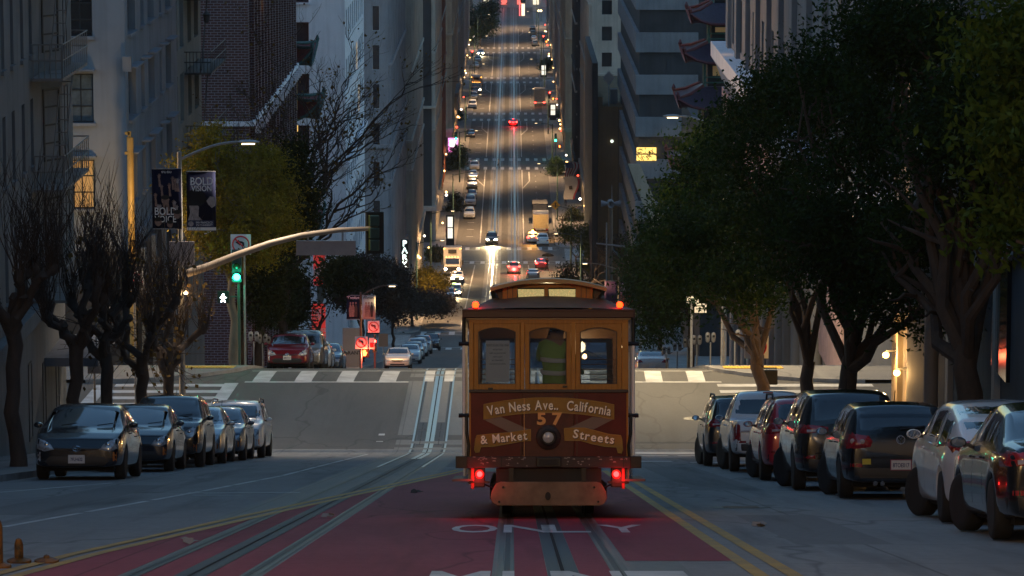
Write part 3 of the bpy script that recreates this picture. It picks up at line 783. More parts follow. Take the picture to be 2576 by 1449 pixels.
# notice behind the left pane
pp = MB().span(-.79, -.49, .040, .044, 1.70, 2.22).build('paper_notice', mat('notice paper', (.78, .82, .88), .7), car)
M_ink = mat('notice ink', (.04, .05, .07), .8)
for k, s in enumerate(('FARES $ 8.00 ONE WAY', 'NO EXITING', 'KEEP YELLOW FLOOR', 'AREA CLEAR', 'NO TRANSFERS', 'NO FOOD OR DRINK')):
    letters('notice_line', s, (.045 if k == 0 else .026), M_ink, pp, FACE_US((-.64, .0385, 2.16 - .045 * k - (.01 if k else 0))), .0, sx=.62 if k == 0 else .8)
lt = bpy.data.lights.new('cabin_lamp', 'POINT'); lt.energy = 4; lt.color = (1.0, .66, .3); lt.shadow_soft_size = .08
lo = link('cabin_lamp', lt, car); lo.location = (.45, 2.2, 2.2)
lt = bpy.data.lights.new('clerestory_lamp', 'POINT'); lt.energy = 2.5; lt.color = (1.0, .82, .45); lt.shadow_soft_size = .05
lo = link('clerestory_lamp', lt, car); lo.location = (0, 1.2, 2.8)
o = MB().lathe([(.0001, 2.26), (.02, 2.27), (.03, 2.29), (.02, 2.32), (.0001, 2.33)], (.50, 2.35, -.24), 12).build('cabin_bulb', glow('warm cabin bulb', (1, .5, .16), 4), car, smooth=True)
for s, e in ((-1, 1), (1, 1)):       # the red lamps throw light on the paving behind
    lt = bpy.data.lights.new('tail_glow', 'POINT'); lt.energy = .9; lt.color = (1, .03, .03); lt.shadow_soft_size = .05
    lo = link('tail_glow', lt, car); lo.location = (s * .88, -.2, .5)
gm = car.matrix_basis @ Vector((0, 0, 0))
bpy.context.view_layer.update()
gp_ = car.matrix_world @ Vector((.08, .55, .75))
M_signband = mat('reflective band', (.7, .72, .7), .4)
gman = person('person in a green safety jacket standing behind the middle window of the cable car', gp_, R(-25), 1.78, (.34, .52, .12), (.03, .06, .14), pose='grip', group='people aboard')
for zz in (1.08, 1.24): MB().lathe([(.185, -.025), (.19, 0), (.185, .025)], (0, 0, zz * 1.017), 20, squash=.78).build('reflective_band', M_signband, gman)
# ------------------------------------------------------------------ cars
M_cglass = mat('dark car glass', (.012, .016, .022), .04, 0, spec=.9, coat=1.0)
M_tyre = mat('tyre rubber', (.016, .016, .017), .75, bump=.2, bscale=40)
M_rim = mat('alloy rim', (.36, .37, .38), .3, .9)
M_trim = mat('black plastic trim', (.015, .015, .016), .5)
M_chrome = mat('chrome', (.6, .6, .62), .12, 1.0)
M_hl = mat('headlamp glass', (.42, .43, .45), .1, .3, var=.45, scale=14, coat=1.0)
M_tl = mat('tail lamp red', (.30, .012, .018), .15, var=.4, scale=18, coat=1.0)
M_tlw = mat('reverse lamp lens', (.45, .35, .33), .15, coat=1.0)
M_seam = mat('panel gap', (.006, .006, .006), .8)
M_platew = mat('number plate white', (.62, .60, .58), .5)
M_platei = mat('number plate ink', (.05, .05, .13), .6)
M_platef = mat('plate frame', (.30, .05, .10), .5)
M_amber = mat('amber lens', (.45, .13, .02), .2, coat=1.0)
M_well = mat('wheel well', (.006, .006, .006), .95)
def paint(name, c, metal=.25, rough=.28):
    return mat('paint ' + name, c, rough, metal, coat=1.0)
PROF = {
 'liftback': dict(L=4.46, W=.872, wb=2.70, R_=.315, zb=.19, belt=(.80, .86, .94, 1.0, .98, .90), tum=.30,
    top=[(-2.23, .66), (-2.2, .98), (-2.05, 1.07), (-1.6, 1.27), (-.7, 1.45), (0, 1.49), (.5, 1.43), (1.42, 1.0), (1.85, .90), (2.12, .79), (2.23, .60)]),
 'suv': dict(L=4.62, W=.925, wb=2.68, R_=.36, zb=.25, belt=(.95, 1.05, 1.08, 1.1, 1.08, .98), tum=.26,
    top=[(-2.31, .72), (-2.28, 1.12), (-2.12, 1.48), (-1.98, 1.63), (-.9, 1.70), (0, 1.71), (.4, 1.66), (1.15, 1.16), (1.95, 1.06), (2.22, .92), (2.31, .66)]),
 'sedan': dict(L=4.58, W=.885, wb=2.70, R_=.325, zb=.19, belt=(.86, .93, .96, .95, .92, .82), tum=.34,
    top=[(-2.29, .62), (-2.26, .98), (-1.72, 1.06), (-1.05, 1.36), (-.3, 1.45), (.25, 1.41), (1.02, .99), (1.85, .87), (2.16, .74), (2.29, .54)]),
 'hatch': dict(L=4.22, W=.885, wb=2.58, R_=.325, zb=.20, belt=(.88, .95, .97, .96, .94, .84), tum=.27,
    top=[(-2.11, .66), (-2.09, .98), (-1.92, 1.28), (-1.74, 1.42), (-.5, 1.49), (.1, 1.45), (.98, 1.02), (1.78, .90), (2.0, .78), (2.11, .56)]),
 'wagon': dict(L=4.78, W=.915, wb=2.74, R_=.345, zb=.24, belt=(.92, 1.0, 1.02, 1.02, 1.0, .88), tum=.28,
    top=[(-2.39, .70), (-2.36, 1.08), (-2.12, 1.46), (-1.95, 1.57), (-.8, 1.63), (.05, 1.62), (.5, 1.55), (1.28, 1.08), (2.0, .96), (2.28, .82), (2.39, .60)]),
 'van': dict(L=5.0, W=.97, wb=3.0, R_=.34, zb=.22, belt=(1.0, 1.06, 1.08, 1.08, 1.06, .92), tum=.20,
    top=[(-2.5, .72), (-2.48, 1.15), (-2.38, 1.6), (-2.2, 1.73), (-.6, 1.78), (.5, 1.74), (1.0, 1.6), (1.75, 1.12), (2.2, 1.0), (2.42, .85), (2.5, .62)]),
 'pickup': dict(L=5.35, W=.92, wb=3.35, R_=.37, zb=.34, belt=(1.10, 1.10, 1.10, 1.12, 1.10, 1.02), tum=.28,
    top=[(-2.675, .70), (-2.66, 1.10), (-2.6, 1.13), (-1.02, 1.13), (-.98, 1.2), (-.80, 1.68), (-.5, 1.77), (.3, 1.77), (.62, 1.70), (1.2, 1.20), (2.3, 1.08), (2.58, .95), (2.675, .70)]),
}
def car_shell(P, key):
    L2 = P['L'] / 2; W = P['W']; Rw = P['R_']; Ra = Rw + .055; zb = P['zb']
    ty = [p[0] for p in P['top']]; tz = [p[1] for p in P['top']]
    by = np.linspace(-L2, L2, len(P['belt']))
    ws = [-P['wb'] / 2 - .02, P['wb'] / 2 - .02]
    st = set([-L2, -L2 + .03, -L2 + .09, L2 - .09, L2 - .03, L2]) | set(np.linspace(-L2 + .15, L2 - .15, 17)) | set(ty[1:-1])
    for w in ws: st |= set(w + Ra * k for k in (-1.06, -1.0, -.985, -.92, -.75, -.5, -.2, .2, .5, .75, .92, .985, 1.0, 1.06))
    ys = []
    for y in sorted(st):
        if -L2 <= y <= L2 and (not ys or y - ys[-1] > .018): ys.append(y)
    rings = []
    for y in ys:
        e = max(0.0, (abs(y) - (L2 - .75)) / .75)
        w = W * (1 - .13 * e ** 2.2 - (.07 if abs(y) > L2 - .02 else .03 if abs(y) > L2 - .05 else 0))
        zt = float(np.interp(y, ty, tz)); zs = min(float(np.interp(y, by, P['belt'])), zt - .025)
        b0 = zb + .05 * e + (.03 if abs(y) > L2 - .02 else 0)
        we = w * .965 - P['tum'] * max(0, zt - zs) - .03
        r_ = min(.07, (zt - zs) * .3)
        h = zs - b0
        pts = [(0, b0), (w * .82, b0), (w * .955, b0 + .05), (w * .99, b0 + h * .22), (w, b0 + h * .55), (w * .985, b0 + h * .82), (w * .96, zs),
               (we + .012, zt - r_), (we * .93, zt - r_ * .28), (we * .55, zt), (0, zt + .012)]
        a = 0
        for q in ws:
            if abs(y - q) < Ra: a = Rw + math.sqrt(max(0, Ra * Ra - (y - q) ** 2))
        if a:
            pts = [(x, max(z, a) if i < 3 else max(z, a + .012 * (i - 2)) if i < 6 else z) for i, (x, z) in enumerate(pts)]
        rings.append([(x, y, z) for x, z in pts] + [(-x, y, z) for x, z in pts[-2:0:-1]])
    n = len(rings[0]); b = MB(); V = [p for r_ in rings for p in r_]
    F = [(i * n + k, i * n + (k + 1) % n, (i + 1) * n + (k + 1) % n, (i + 1) * n + k) for i in range(len(rings) - 1) for k in range(n)]
    m = 11
    for o in (0, (len(rings) - 1) * n):
        for i in range(m - 1):
            a_, c_ = i, i + 1; d_, e_ = (n - i) % n, (n - i - 1)
            F.append((o + a_, o + c_, o + e_, o + d_) if a_ != d_ and c_ != e_ else ((o + a_, o + c_, o + e_) if a_ == d_ else (o + a_, o + c_, o + d_)))
    b.add(V, F)
    me = b.mesh('body'); q = bmesh.new(); q.from_mesh(me); bmesh.ops.recalc_face_normals(q, faces=q.faces)
    q.to_mesh(me); q.free()
    o = bpy.data.objects.new('body', me); COL.objects.link(o)
    s = o.modifiers.new('s', 'SUBSURF'); s.levels = s.render_levels = 1
    bpy.context.view_layer.update()
    m2 = bpy.data.meshes.new_from_object(o.evaluated_get(bpy.context.evaluated_depsgraph_get()))
    bpy.data.objects.remove(o); bpy.data.meshes.remove(me)
    m2.polygons.foreach_set('use_smooth', [True] * len(m2.polygons))
    q = bmesh.new(); q.from_mesh(m2); bvh = BVHTree.FromBMesh(q); q.free()
    return m2, bvh
SHELLS = {}
def shell(kind):
    if kind not in SHELLS: SHELLS[kind] = car_shell(PROF[kind], kind)
    return SHELLS[kind]
def patch(bvh, poly, axis, sgn, off=.006, cell=.12, edge=-.002):
    """a piece cut in outline and laid onto the body: axis 'y' = seen from front/back, 'x' = from the side, 'z' = from above"""
    b = bmesh.new(); b.faces.new([b.verts.new((p[0], p[1], 0)) for p in poly])
    a = np.array(poly)
    for ax in (0, 1):
        v = math.floor(a[:, ax].min() / cell) * cell + cell
        while v < a[:, ax].max() - 1e-3:
            no = [0, 0, 0]; no[ax] = 1; co = [0, 0, 0]; co[ax] = v
            bmesh.ops.bisect_plane(b, geom=b.verts[:] + b.edges[:] + b.faces[:], plane_co=co, plane_no=no); v += cell
    bmesh.ops.triangulate(b, faces=b.faces)
    for v in b.verts:
        u, w = v.co.x, v.co.y
        o, d = {'y': ((u, 9 * sgn, w), (0, -sgn, 0)), 'x': ((9 * sgn, u, w), (-sgn, 0, 0)), 'z': ((u, w, 9), (0, 0, -1))}[axis]
        h = bvh.ray_cast(Vector(o), Vector(d))
        if h[0] is None: h = bvh.find_nearest(Vector(o) + Vector(d) * 7)
        nn = h[1]
        v.co = h[0] + nn * (edge if v.is_boundary else off)
    bmesh.ops.recalc_face_normals(b, faces=b.faces)
    dirv = {'y': Vector((0, sgn, 0)), 'x': Vector((sgn, 0, 0)), 'z': Vector((0, 0, 1))}[axis]
    if sum(f.normal.dot(dirv) for f in b.faces) < 0: bmesh.ops.reverse_faces(b, faces=b.faces)
    me = bpy.data.meshes.new('patch'); b.to_mesh(me); b.free()
    me.polygons.foreach_set('use_smooth', [True] * len(me.polygons)); return me
def pput(name, me, m, parent):
    me.name = name
    if not len(me.materials): me.materials.append(m)
    o = link(name, me, parent); o.material_slots[0].link = 'OBJECT'; o.material_slots[0].material = m; return o
def mirror(p): return [(-x, z) for x, z in p][::-1]
WHEELS = {}
def wheel(r, parent, x, y, steer=0.0):
    if r not in WHEELS:
        t = MB().lathe([(r * .62, -.1), (r * .93, -.105), (r, -.08), (r, .08), (r * .93, .105), (r * .62, .1)], n=28, axis='x').mesh('tyre'); t.materials.append(M_tyre)
        t.polygons.foreach_set('use_smooth', [True] * len(t.polygons))
        b = MB().lathe([(r * .66, -.06), (r * .66, .085), (r * .60, .092), (r * .57, .05), (r * .57, -.06)], n=28, axis='x')
        for k in range(5):
            a = k * 2 * math.pi / 5; c, s = math.cos(a), math.sin(a); pr = []
            for rr, wd in ((.05, .05), (r * .6, .035)):
                pr += [(.07, rr * c - wd * s, rr * s + wd * c), (.07, rr * c + wd * s, rr * s - wd * c)]
            b.add([pr[0], pr[1], pr[3], pr[2]] + [(p[0] - .04, p[1], p[2]) for p in (pr[0], pr[1], pr[3], pr[2])], [(0, 1, 2, 3), (4, 5, 6, 7), (0, 1, 5, 4), (1, 2, 6, 5), (2, 3, 7, 6), (3, 0, 4, 7)])
        b.lathe([(.075, .03), (.07, .085), (.0001, .088)], n=12, axis='x')
        rm = b.mesh('rim'); rm.materials.append(M_rim)
        bk = MB().lathe([(r * .58, .0), (r * .58, .02), (.001, .02)], n=20, axis='x').mesh('disc'); bk.materials.append(M_trim)
        WHEELS[r] = (t, rm, bk)
    t, rm, bk = WHEELS[r]
    w = link('wheel', t, parent); w.location = (x, y, r); w.rotation_euler = (0, 0, steer + (math.pi if x < 0 else 0))
    link('rim', rm, w); link('brake_disc', bk, w)
    return w
def make_car(kind, label, x, d, toward, pm, plate=None, seed=0, steer=0.0, detail=2, group=None, rails=False, lights=False, brake=False,
             emblem='ring', plate_z=None, clad=None, roofm=None, dz=0.0, yaw=0.0, lamp='sweep', cat='car', dark_tail=False, rear='std', tint=None, name='parked_car'):
    P = PROF[kind]; me, bvh = shell(kind); L2, W, r = P['L'] / 2, P['W'], P['R_']
    c = thing(name, label, cat, (x, d, G(d) + .012 + dz), (slope(d), 0, (math.pi if toward else 0) + yaw), group)
    c.rotation_mode = 'ZYX'
    body = link('body', me, c)
    if not len(me.materials): me.materials.append(pm)
    body.material_slots[0].link = 'OBJECT'; body.material_slots[0].material = pm
    top = P['top']; ty = [p[0] for p in top]; tz = [p[1] for p in top]
    belt = lambda y: float(np.interp(y, np.linspace(-L2, L2, len(P['belt'])), P['belt']))
    zt = lambda y: float(np.interp(y, ty, tz)); H = max(tz)
    key = (kind,)
    # windscreen, rear window, side windows
    fr = [p for p in top if p[0] > 0 and p[1] > belt(p[0]) + .12]
    yf = fr[-1][0]                                   # last point up the screen
    base = [p for p in top if p[0] > yf][0]
    wbase = W * .965 - .07; zc = base[1] + .03; zr = fr[0][1] - .03 if len(fr) > 1 else H - .06
    zr = min(zr, H - .05)
    wr = W * .965 - P['tum'] * (zr - belt(yf)) - .075
    def cached(k, f):
        kk = (kind, k)
        if kk not in SHELLS: SHELLS[kk] = f()
        return SHELLS[kk]
    gm_ = tint or M_cglass
    pput('windscreen', cached('ws', lambda: patch(bvh, [(-wbase + .03, zc), (wbase - .03, zc), (wr, zr), (-wr, zr)], 'y', 1, .006)), gm_, c)
    bk = [p for p in top if p[0] < -.3 and p[1] > belt(p[0]) + .05]
    zlo = {'liftback': 1.09, 'sedan': 1.10, 'pickup': 1.24, 'hatch': 1.03, 'suv': 1.16, 'wagon': 1.10, 'van': 1.16}[kind]
    zhi = H - (.10 if kind != 'liftback' else .06)
    wl_ = W * .965 - .12; wh = W * .965 - P['tum'] * (zhi - belt(-1)) - .10
    pput('rear_window', cached('rw', lambda: patch(bvh, [(-wl_, zlo), (wl_, zlo), (wh, zhi), (-wh, zhi)], 'y', -1, .006)), gm_, c)
    if kind == 'liftback' and not toward:
        pass
    wbl = P['wb'] / 2
    zw = lambda y: zt(y) - .075
    segs_ = {'liftback': [(-1.55, -.75), (-.70, .22), (.27, .84)], 'sedan': [(-1.25, -.72), (-.66, .12), (.18, .84)], 'hatch': [(-1.65, -.85), (-.80, .02), (.07, .80)],
             'suv': [(-1.95, -1.2), (-1.12, -.12), (-.05, .86)], 'wagon': [(-2.05, -1.25), (-1.18, -.1), (-.03, .98)], 'van': [(-2.25, -1.35), (-1.28, -.1), (-.03, 1.35)],
             'pickup': [(-.78, -.42), (-.36, .25), (.31, .92)]}[kind]
    for s in (-1, 1):
        for k, (a, e) in enumerate(segs_):
            def mk(a=a, e=e, s=s):
                n_ = 5; up = [(a + (e - a) * i / n_, max(belt(a + (e - a) * i / n_) + .03, zw(a + (e - a) * i / n_) - .02)) for i in range(n_ + 1)]
                return patch(bvh, [(a, belt(a) + .025), (e, belt(e) + .025)] + up[::-1], 'x', s, .005)
            pput('side_window', cached(('sw', s, k), mk), gm_, c)
        if detail > 1:
            for yy in (segs_[1][0] - .03, segs_[1][1] + .025, segs_[2][1] - .02):
                pput('door_seam', cached(('ds', s, round(yy, 2)), lambda: patch(bvh, [(yy, P['zb'] + .16), (yy + .012, P['zb'] + .16), (yy + .012, belt(yy) + .02), (yy, belt(yy) + .02)], 'x', s, .002, .2, .002)), M_seam, c)
            for yy in (segs_[1][0] + .05, segs_[2][0] + .05):
                h = bvh.ray_cast(Vector((9 * s, yy, belt(yy) - .1)), Vector((-s, 0, 0)))
                if h[0] is not None: MB().box(h[0] + Vector((s * .02, .08, 0)), (.03, .2, .025)).build('door_handle', pm, c, bevel=.008)
    # lower cladding / bumpers
    lowm = clad or M_trim
    for s in (-1, 1):
        pput('bumper_lower', cached(('bl', s), lambda: patch(bvh, [(-W * .72, P['zb'] + .05), (W * .72, P['zb'] + .05), (W * .78, P['zb'] + .19), (-W * .78, P['zb'] + .19)], 'y', s, .006)), lowm, c)
        if clad: pput('sill_cladding', cached(('sl', s), lambda: patch(bvh, [(-wbl + .42, P['zb'] + .02), (wbl - .44, P['zb'] + .02), (wbl - .44, P['zb'] + .16), (-wbl + .42, P['zb'] + .16)], 'x', s, .008)), lowm, c)
    # mirrors
    ym = segs_[2][1] - .10; zm = belt(ym) + .06
    for s in (-1, 1):
        xo = s * (W + .07)
        mo = MB().lathe([(.03, .06), (.08, .045), (.095, .0), (.09, -.045), (.085, -.05)], (xo, ym, zm), 12, 'y', .66).build('mirror', M_trim if pm.name.endswith('white') and detail < 1 else pm, c, smooth=True)
        if detail > 0:
            MB().lathe([(.078, -.051), (.077, -.054)], (xo, ym, zm), 14, 'y', .66).build('mirror_glass', M_mirror, mo)
            MB().box((s * (W + .01), ym + .02, zm - .03), (.14, .05, .04)).build('mirror_arm', M_trim, mo)
    for yy, st_ in ((wbl - .02, steer), (-wbl - .02, 0)):
        for s in (-1, 1): wheel(r, c, s * (W - .115), yy, st_)
    MB().span(-W * .8, W * .8, -L2 + .3, L2 - .3, P['zb'] - .02, P['zb'] + .22).build('floor_pan', M_well, c)
    for q in (-1, 1): MB().span(-W * .62, W * .62, q * wbl - .02 - r - .05, q * wbl - .02 + r + .05, P['zb'] + .05, r * 2 + .03).build('wheel_well', M_well, c)
    # front
    zh = zt(L2 - .3); zg = zt(L2 - .08)
    if lamp == 'sweep': hl = [(W * .50, zg - .155), (W * .72, zg - .19), (W * .90, zg - .14), (W * .925, zg + .04), (W * .88, zg + .07), (W * .72, zg + .02), (W * .58, zg - .06)]
    elif lamp == 'wide': hl = [(W * .40, zg - .14), (W * .85, zg - .14), (W * .9, zg - .02), (W * .84, zg + .01), (W * .42, zg - .02)]
    else: hl = [(W * .50, zg - .17), (W * .74, zg - .2), (W * .90, zg - .06), (W * .90, zg + .07), (W * .76, zg + .05), (W * .58, zg - .04)]
    hm = M_hlon if lights else M_hl
    for s in (-1, 1):
        h = pput('headlight', cached(('hl', lamp, s), lambda: patch(bvh, hl if s > 0 else mirror(hl), 'y', 1, .012, .06, .001)), hm, c)
        if detail > 1 and toward:
            hc = bvh.ray_cast(Vector((s * W * .68, 9, zg - .06)), Vector((0, -1, 0)))[0]
            if hc is not None: MB().lathe([(.0001, .02), (.035, .012), (.05, -.01)], hc + Vector((0, .008, 0)), 12, 'y').build('projector', M_chrome, h, smooth=True)
    if lamp == 'sweep':
        gr = [(-W * .52, zg - .135), (W * .52, zg - .135), (W * .44, zg - .165), (0, zg - .19), (-W * .44, zg - .165)]
        lg = [(-W * .62, .27), (W * .62, .27), (W * .70, .36), (W * .60, .45), (-W * .60, .45), (-W * .70, .36)]
    else:
        gr = [(-W * .38, zg - .18), (W * .38, zg - .18), (W * .44, zg - .04), (-W * .44, zg - .04)]
        lg = [(-W * .55, P['zb'] + .1), (W * .55, P['zb'] + .1), (W * .5, P['zb'] + .2), (-W * .5, P['zb'] + .2)]
    pput('grille', cached(('gr', lamp), lambda: patch(bvh, gr, 'y', 1, .007, .08, .002)), M_trim, c)
    pput('lower_grille', cached(('lg', lamp), lambda: patch(bvh, lg, 'y', 1, .009, .1, .002)), M_trim, c)
    yfront = bvh.ray_cast(Vector((0, 9, zg - .14)), Vector((0, -1, 0)))[0]
    yback = bvh.ray_cast(Vector((0, -9, .75)), Vector((0, 1, 0)))[0]
    def ring_emblem(y, z, s, m=M_chrome):
        e = MB(); k = 22
        def loop(rx, rz, t=.007): e.tube([(rx * math.cos(2 * math.pi * i / k), y, z + rz * math.sin(2 * math.pi * i / k)) for i in range(k + 1)], t, 5)
        if emblem == 'oval': loop(.075, .05); e.tube([(.055 * math.cos(2 * math.pi * i / k), y + s * .002, z + .018 + .022 * math.sin(2 * math.pi * i / k)) for i in range(k + 1)], .006, 5); e.tube([(.024 * math.cos(2 * math.pi * i / k), y + s * .002, z + .047 * math.sin(2 * math.pi * i / k)) for i in range(k + 1)], .006, 5)
        elif emblem == 'vw':
            loop(.062, .062, .008)
            for pts in ([(-.03, .05), (0, .006), (.03, .05)], [(-.052, .03), (-.028, -.045), (0, .0), (.028, -.045), (.052, .03)]): e.tube([(px, y + s * .002, z + pz) for px, pz in pts], .007, 5)
        elif emblem == 'none': e.box((0, y, z), (.01, .004, .01))
        else: loop(.05, .05)
        e.build('emblem', m, c, smooth=True)
    if detail > 1 or (detail > 0 and toward):
        if toward: ring_emblem(yfront.y + .014, zg - .135 if lamp == 'sweep' else zg - .1, 1)
        else: ring_emblem(bvh.ray_cast(Vector((0, -9, zlo - .13)), Vector((0, 1, 0)))[0].y - .012, zlo - .13, -1)
    # rear lamps
    zr_ = {'liftback': .93, 'sedan': .86, 'hatch': .90, 'suv': 1.04, 'wagon': 1.0, 'van': 1.05, 'pickup': .92}[kind]
    if rear == 'round': tl = [(W * .48, zr_ - .02), (W * .52, zr_ - .11), (W * .70, zr_ - .13), (W * .93, zr_ - .14), (W * .955, zr_ + .02), (W * .86, zr_ + .13), (W * .70, zr_ + .08), (W * .54, zr_ + .06)]
    elif rear == 'slim': tl = [(W * .42, zr_ - .05), (W * .95, zr_ - .09), (W * .955, zr_ + .06), (W * .88, zr_ + .08), (W * .42, zr_ + .03)]
    elif rear == 'tall': tl = [(W * .78, zr_ - .24), (W * .95, zr_ - .24), (W * .955, zr_ + .12), (W * .80, zr_ + .14)]
    else: tl = [(W * .52, zr_ - .08), (W * .94, zr_ - .12), (W * .955, zr_ + .10), (W * .74, zr_ + .10)]
    tm = M_tlon if brake else M_tl
    for s in (-1, 1):
        h = pput('tail_light', cached(('tl', rear, s), lambda: patch(bvh, tl if s > 0 else mirror(tl), 'y', -1, .014, .06, .001)), tm, c)
        if detail > 1 and not toward and rear == 'round':
            for px, pz in ((.82, -.02), (.66, -.03)):
                hc = bvh.ray_cast(Vector((s * W * px, -9, zr_ + pz)), Vector((0, 1, 0)))[0]
                if hc is not None: MB().lathe([(.0001, -.02), (.03, -.012), (.042, .0)], hc - Vector((0, .01, 0)), 12, 'y').build('lamp_bulb', M_tlw, h, smooth=True)
        if detail > 1 and not toward and rear != 'round':
            rv = [(W * .58, zr_ - .05), (W * .80, zr_ - .065), (W * .80, zr_ - .02), (W * .58, zr_ - .015)]
            pput('reverse_lens', cached(('rv', rear, s), lambda: patch(bvh, rv if s > 0 else mirror(rv), 'y', -1, .02, .06, .012)), M_tlw, h)
    if brake and kind != 'pickup':
        hb = bvh.ray_cast(Vector((0, -9, H - .07)), Vector((0, 1, 0)))[0]
        if hb is not None: MB().box(hb - Vector((0, .02, 0)), (.28, .03, .035)).build('high_brake_light', M_tlon, c)
    # plates
    if detail > 0:
        pz = plate_z or (.46 if toward else .55)
        sg = 1 if toward else -1
        ph = bvh.ray_cast(Vector((0, 9 * sg, pz)), Vector((0, -sg, 0)))[0]
        po = MB().box((0, ph.y + sg * .014, pz), (.32, .012, .165)).build('number_plate', M_platef if not toward and plate else M_platew, c)
        MB().box((0, ph.y + sg * .019, pz), (.296, .012, .14)).build('plate_face', M_platew, po)
        if plate:
            F_ = frame((0, ph.y + sg * .0265, pz - .008), (-sg, 0, 0), (0, 0, 1))
            letters('plate_lettering', plate, .088, M_platei, po, F_, .0, .002, sx=.72)
    if detail > 1:
        if toward:
            for s in (-1, 1):
                pput('fog_lamp', cached(('fg', s), lambda: patch(bvh, [(s * W * .80, .36), (s * W * .88, .36), (s * W * .88, .54), (s * W * .80, .54)], 'y', 1, .012, .08, .002)), M_amber if s < 0 else M_hl, c)
            for s in (-1, 1):
                wb_ = bvh.ray_cast(Vector((s * .3 - .1, base[0] - .03, 3)), Vector((0, 0, -1)))[0]
                if wb_ is not None: MB().tube([(s * .35 + .05, base[0] - .02, wb_.z + .03), (s * .35 - .25, base[0] - .10, wb_.z + .07)], .010, 5).build('wiper', M_trim, c)
            pput('bonnet_seam', cached('bn', lambda: patch(bvh, [(-W * .80, zg + .03), (W * .80, zg + .03), (W * .80, zg + .038), (-W * .80, zg + .038)], 'y', 1, .002, .2, .002)), M_seam, c)
        else:
            wz = zlo + .05; wy = bvh.ray_cast(Vector((.1, -9, wz)), Vector((0, 1, 0)))[0]
            MB().tube([(.0, wy.y - .03, wz - .02), (.38, wy.y - .02, wz + .03)], .012, 5).build('wiper', M_trim, c)
            pput('tailgate_seam', cached('tg', lambda: patch(bvh, [(-W * .86, .62), (W * .86, .62), (W * .86, .632), (-W * .86, .632)], 'y', -1, .002, .2, .002)), M_seam, c)
            pput('bumper_insert', cached('bi', lambda: patch(bvh, [(-W * .9, P['zb'] + .12), (W * .9, P['zb'] + .12), (W * .93, P['zb'] + .27), (-W * .93, P['zb'] + .27)], 'y', -1, .007, .1, .002)), lowm, c)
            for s in (-1, 1): pput('reflector', cached(('rf', s), lambda: patch(bvh, [(s * W * .66, P['zb'] + .29), (s * W * .86, P['zb'] + .29), (s * W * .86, P['zb'] + .34), (s * W * .66, P['zb'] + .34)], 'y', -1, .012, .08, .004)), M_tl, c)
    if rails:
        for s in (-1, 1):
            xr = W * .965 - P['tum'] * (H - 1.05) - .06
            MB().tube([(s * xr, -1.5, zt(-1.5) - .03), (s * xr, -1.4, zt(-1.4) + .05), (s * xr, .1, zt(.1) + .05), (s * xr, .25, zt(.25) - .03)], .02, 6).build('roof_rail', M_trim, c, smooth=True)
    if detail > 0 and seed % 2: MB().tube([(0, -L2 * .55, H - .06), (0, -L2 * .62, H + .16)], .008, 5).build('antenna', M_trim, c)
    if lights:
        for s in (-1, 1):
            hc = bvh.ray_cast(Vector((s * W * .66, 9, zg - .08)), Vector((0, -1, 0)))[0]
            if hc is not None: MB().lathe([(.0001, .05), (.1, .035), (.14, 0)], hc, 10, 'y').build('headlamp_bowl', M_hlon, c)  # oversized glowing disc added to widen the headlamp's glare
    if brake and detail < 1:
        for s in (-1, 1):
            hc = bvh.ray_cast(Vector((s * W * .78, -9, zr_)), Vector((0, 1, 0)))[0]
            if hc is not None: MB().lathe([(.15, 0), (.11, -.04), (.0001, -.06)], hc, 10, 'y').build('tail_lamp_bowl', M_tlon, c)  # oversized glowing disc added to widen the tail lamp's glare
    return c, bvh
M_mirror = mat('mirror glass', (.5, .55, .6), .03, 1.0)
M_hlon = glow('lit headlamp', (1.0, .80, .5), 30)
M_tlon = glow('lit brake lamp', (1.0, .02, .015), 9)
BLK = paint('midnight blue', (.004, .007, .013), .1, .2); BLK2 = paint('black', (.004, .0045, .006), .1, .2); WHT = paint('white', (.78, .78, .77), 0, .3)
SIL = paint('silver', (.42, .43, .44), .8, .3); RED = paint('red', (.46, .012, .028), .1); NAVY = paint('dark navy', (.006, .012, .024), .1); GRY = paint('dark grey', (.03, .033, .037), .5)
MRN = paint('maroon', (.16, .008, .02), .4); GRE = paint('pearl', (.5, .49, .47), .1, .3); BRZ = paint('bronze silver', (.26, .24, .21), .7); BLU = paint('slate blue', (.05, .08, .12), .5)
# ---- parked on the left, noses up the hill
gL = 'cars parked up the left kerb'; gR = 'cars parked down the right kerb'
lc = -8.42
make_car('liftback', 'black liftback with blue-lit windscreen, plate 7FLH632, front of the left row', lc, 70.6, True, BLK, '7FLH632', 0, group=gL, emblem='oval', plate_z=.40)
make_car('liftback', 'dark navy liftback parked second behind the plate 7FLH632 car', lc + .1, 79.4, True, NAVY, None, 1, group=gL, emblem='oval', plate_z=.44)
make_car('suv', 'dark tall SUV parked between the navy liftback and the silver sedan', lc + .2, 85.4, True, BLK2, None, 1, group=gL, lamp='big')
make_car('sedan', 'silver sedan parked fourth in the left row', lc + .32, 90.8, True, SIL, None, 0, group=gL, lamp='wide')
make_car('sedan', 'dark blue sedan tucked in front of the white roof-railed wagon', lc + .45, 95.9, True, BLU, None, 1, group=gL, lamp='wide')
make_car('wagon', 'white wagon with dark roof rails at the corner end of the left row', lc + .55, 101.2, True, WHT, None, 0, group=gL, rails=True, lamp='big')
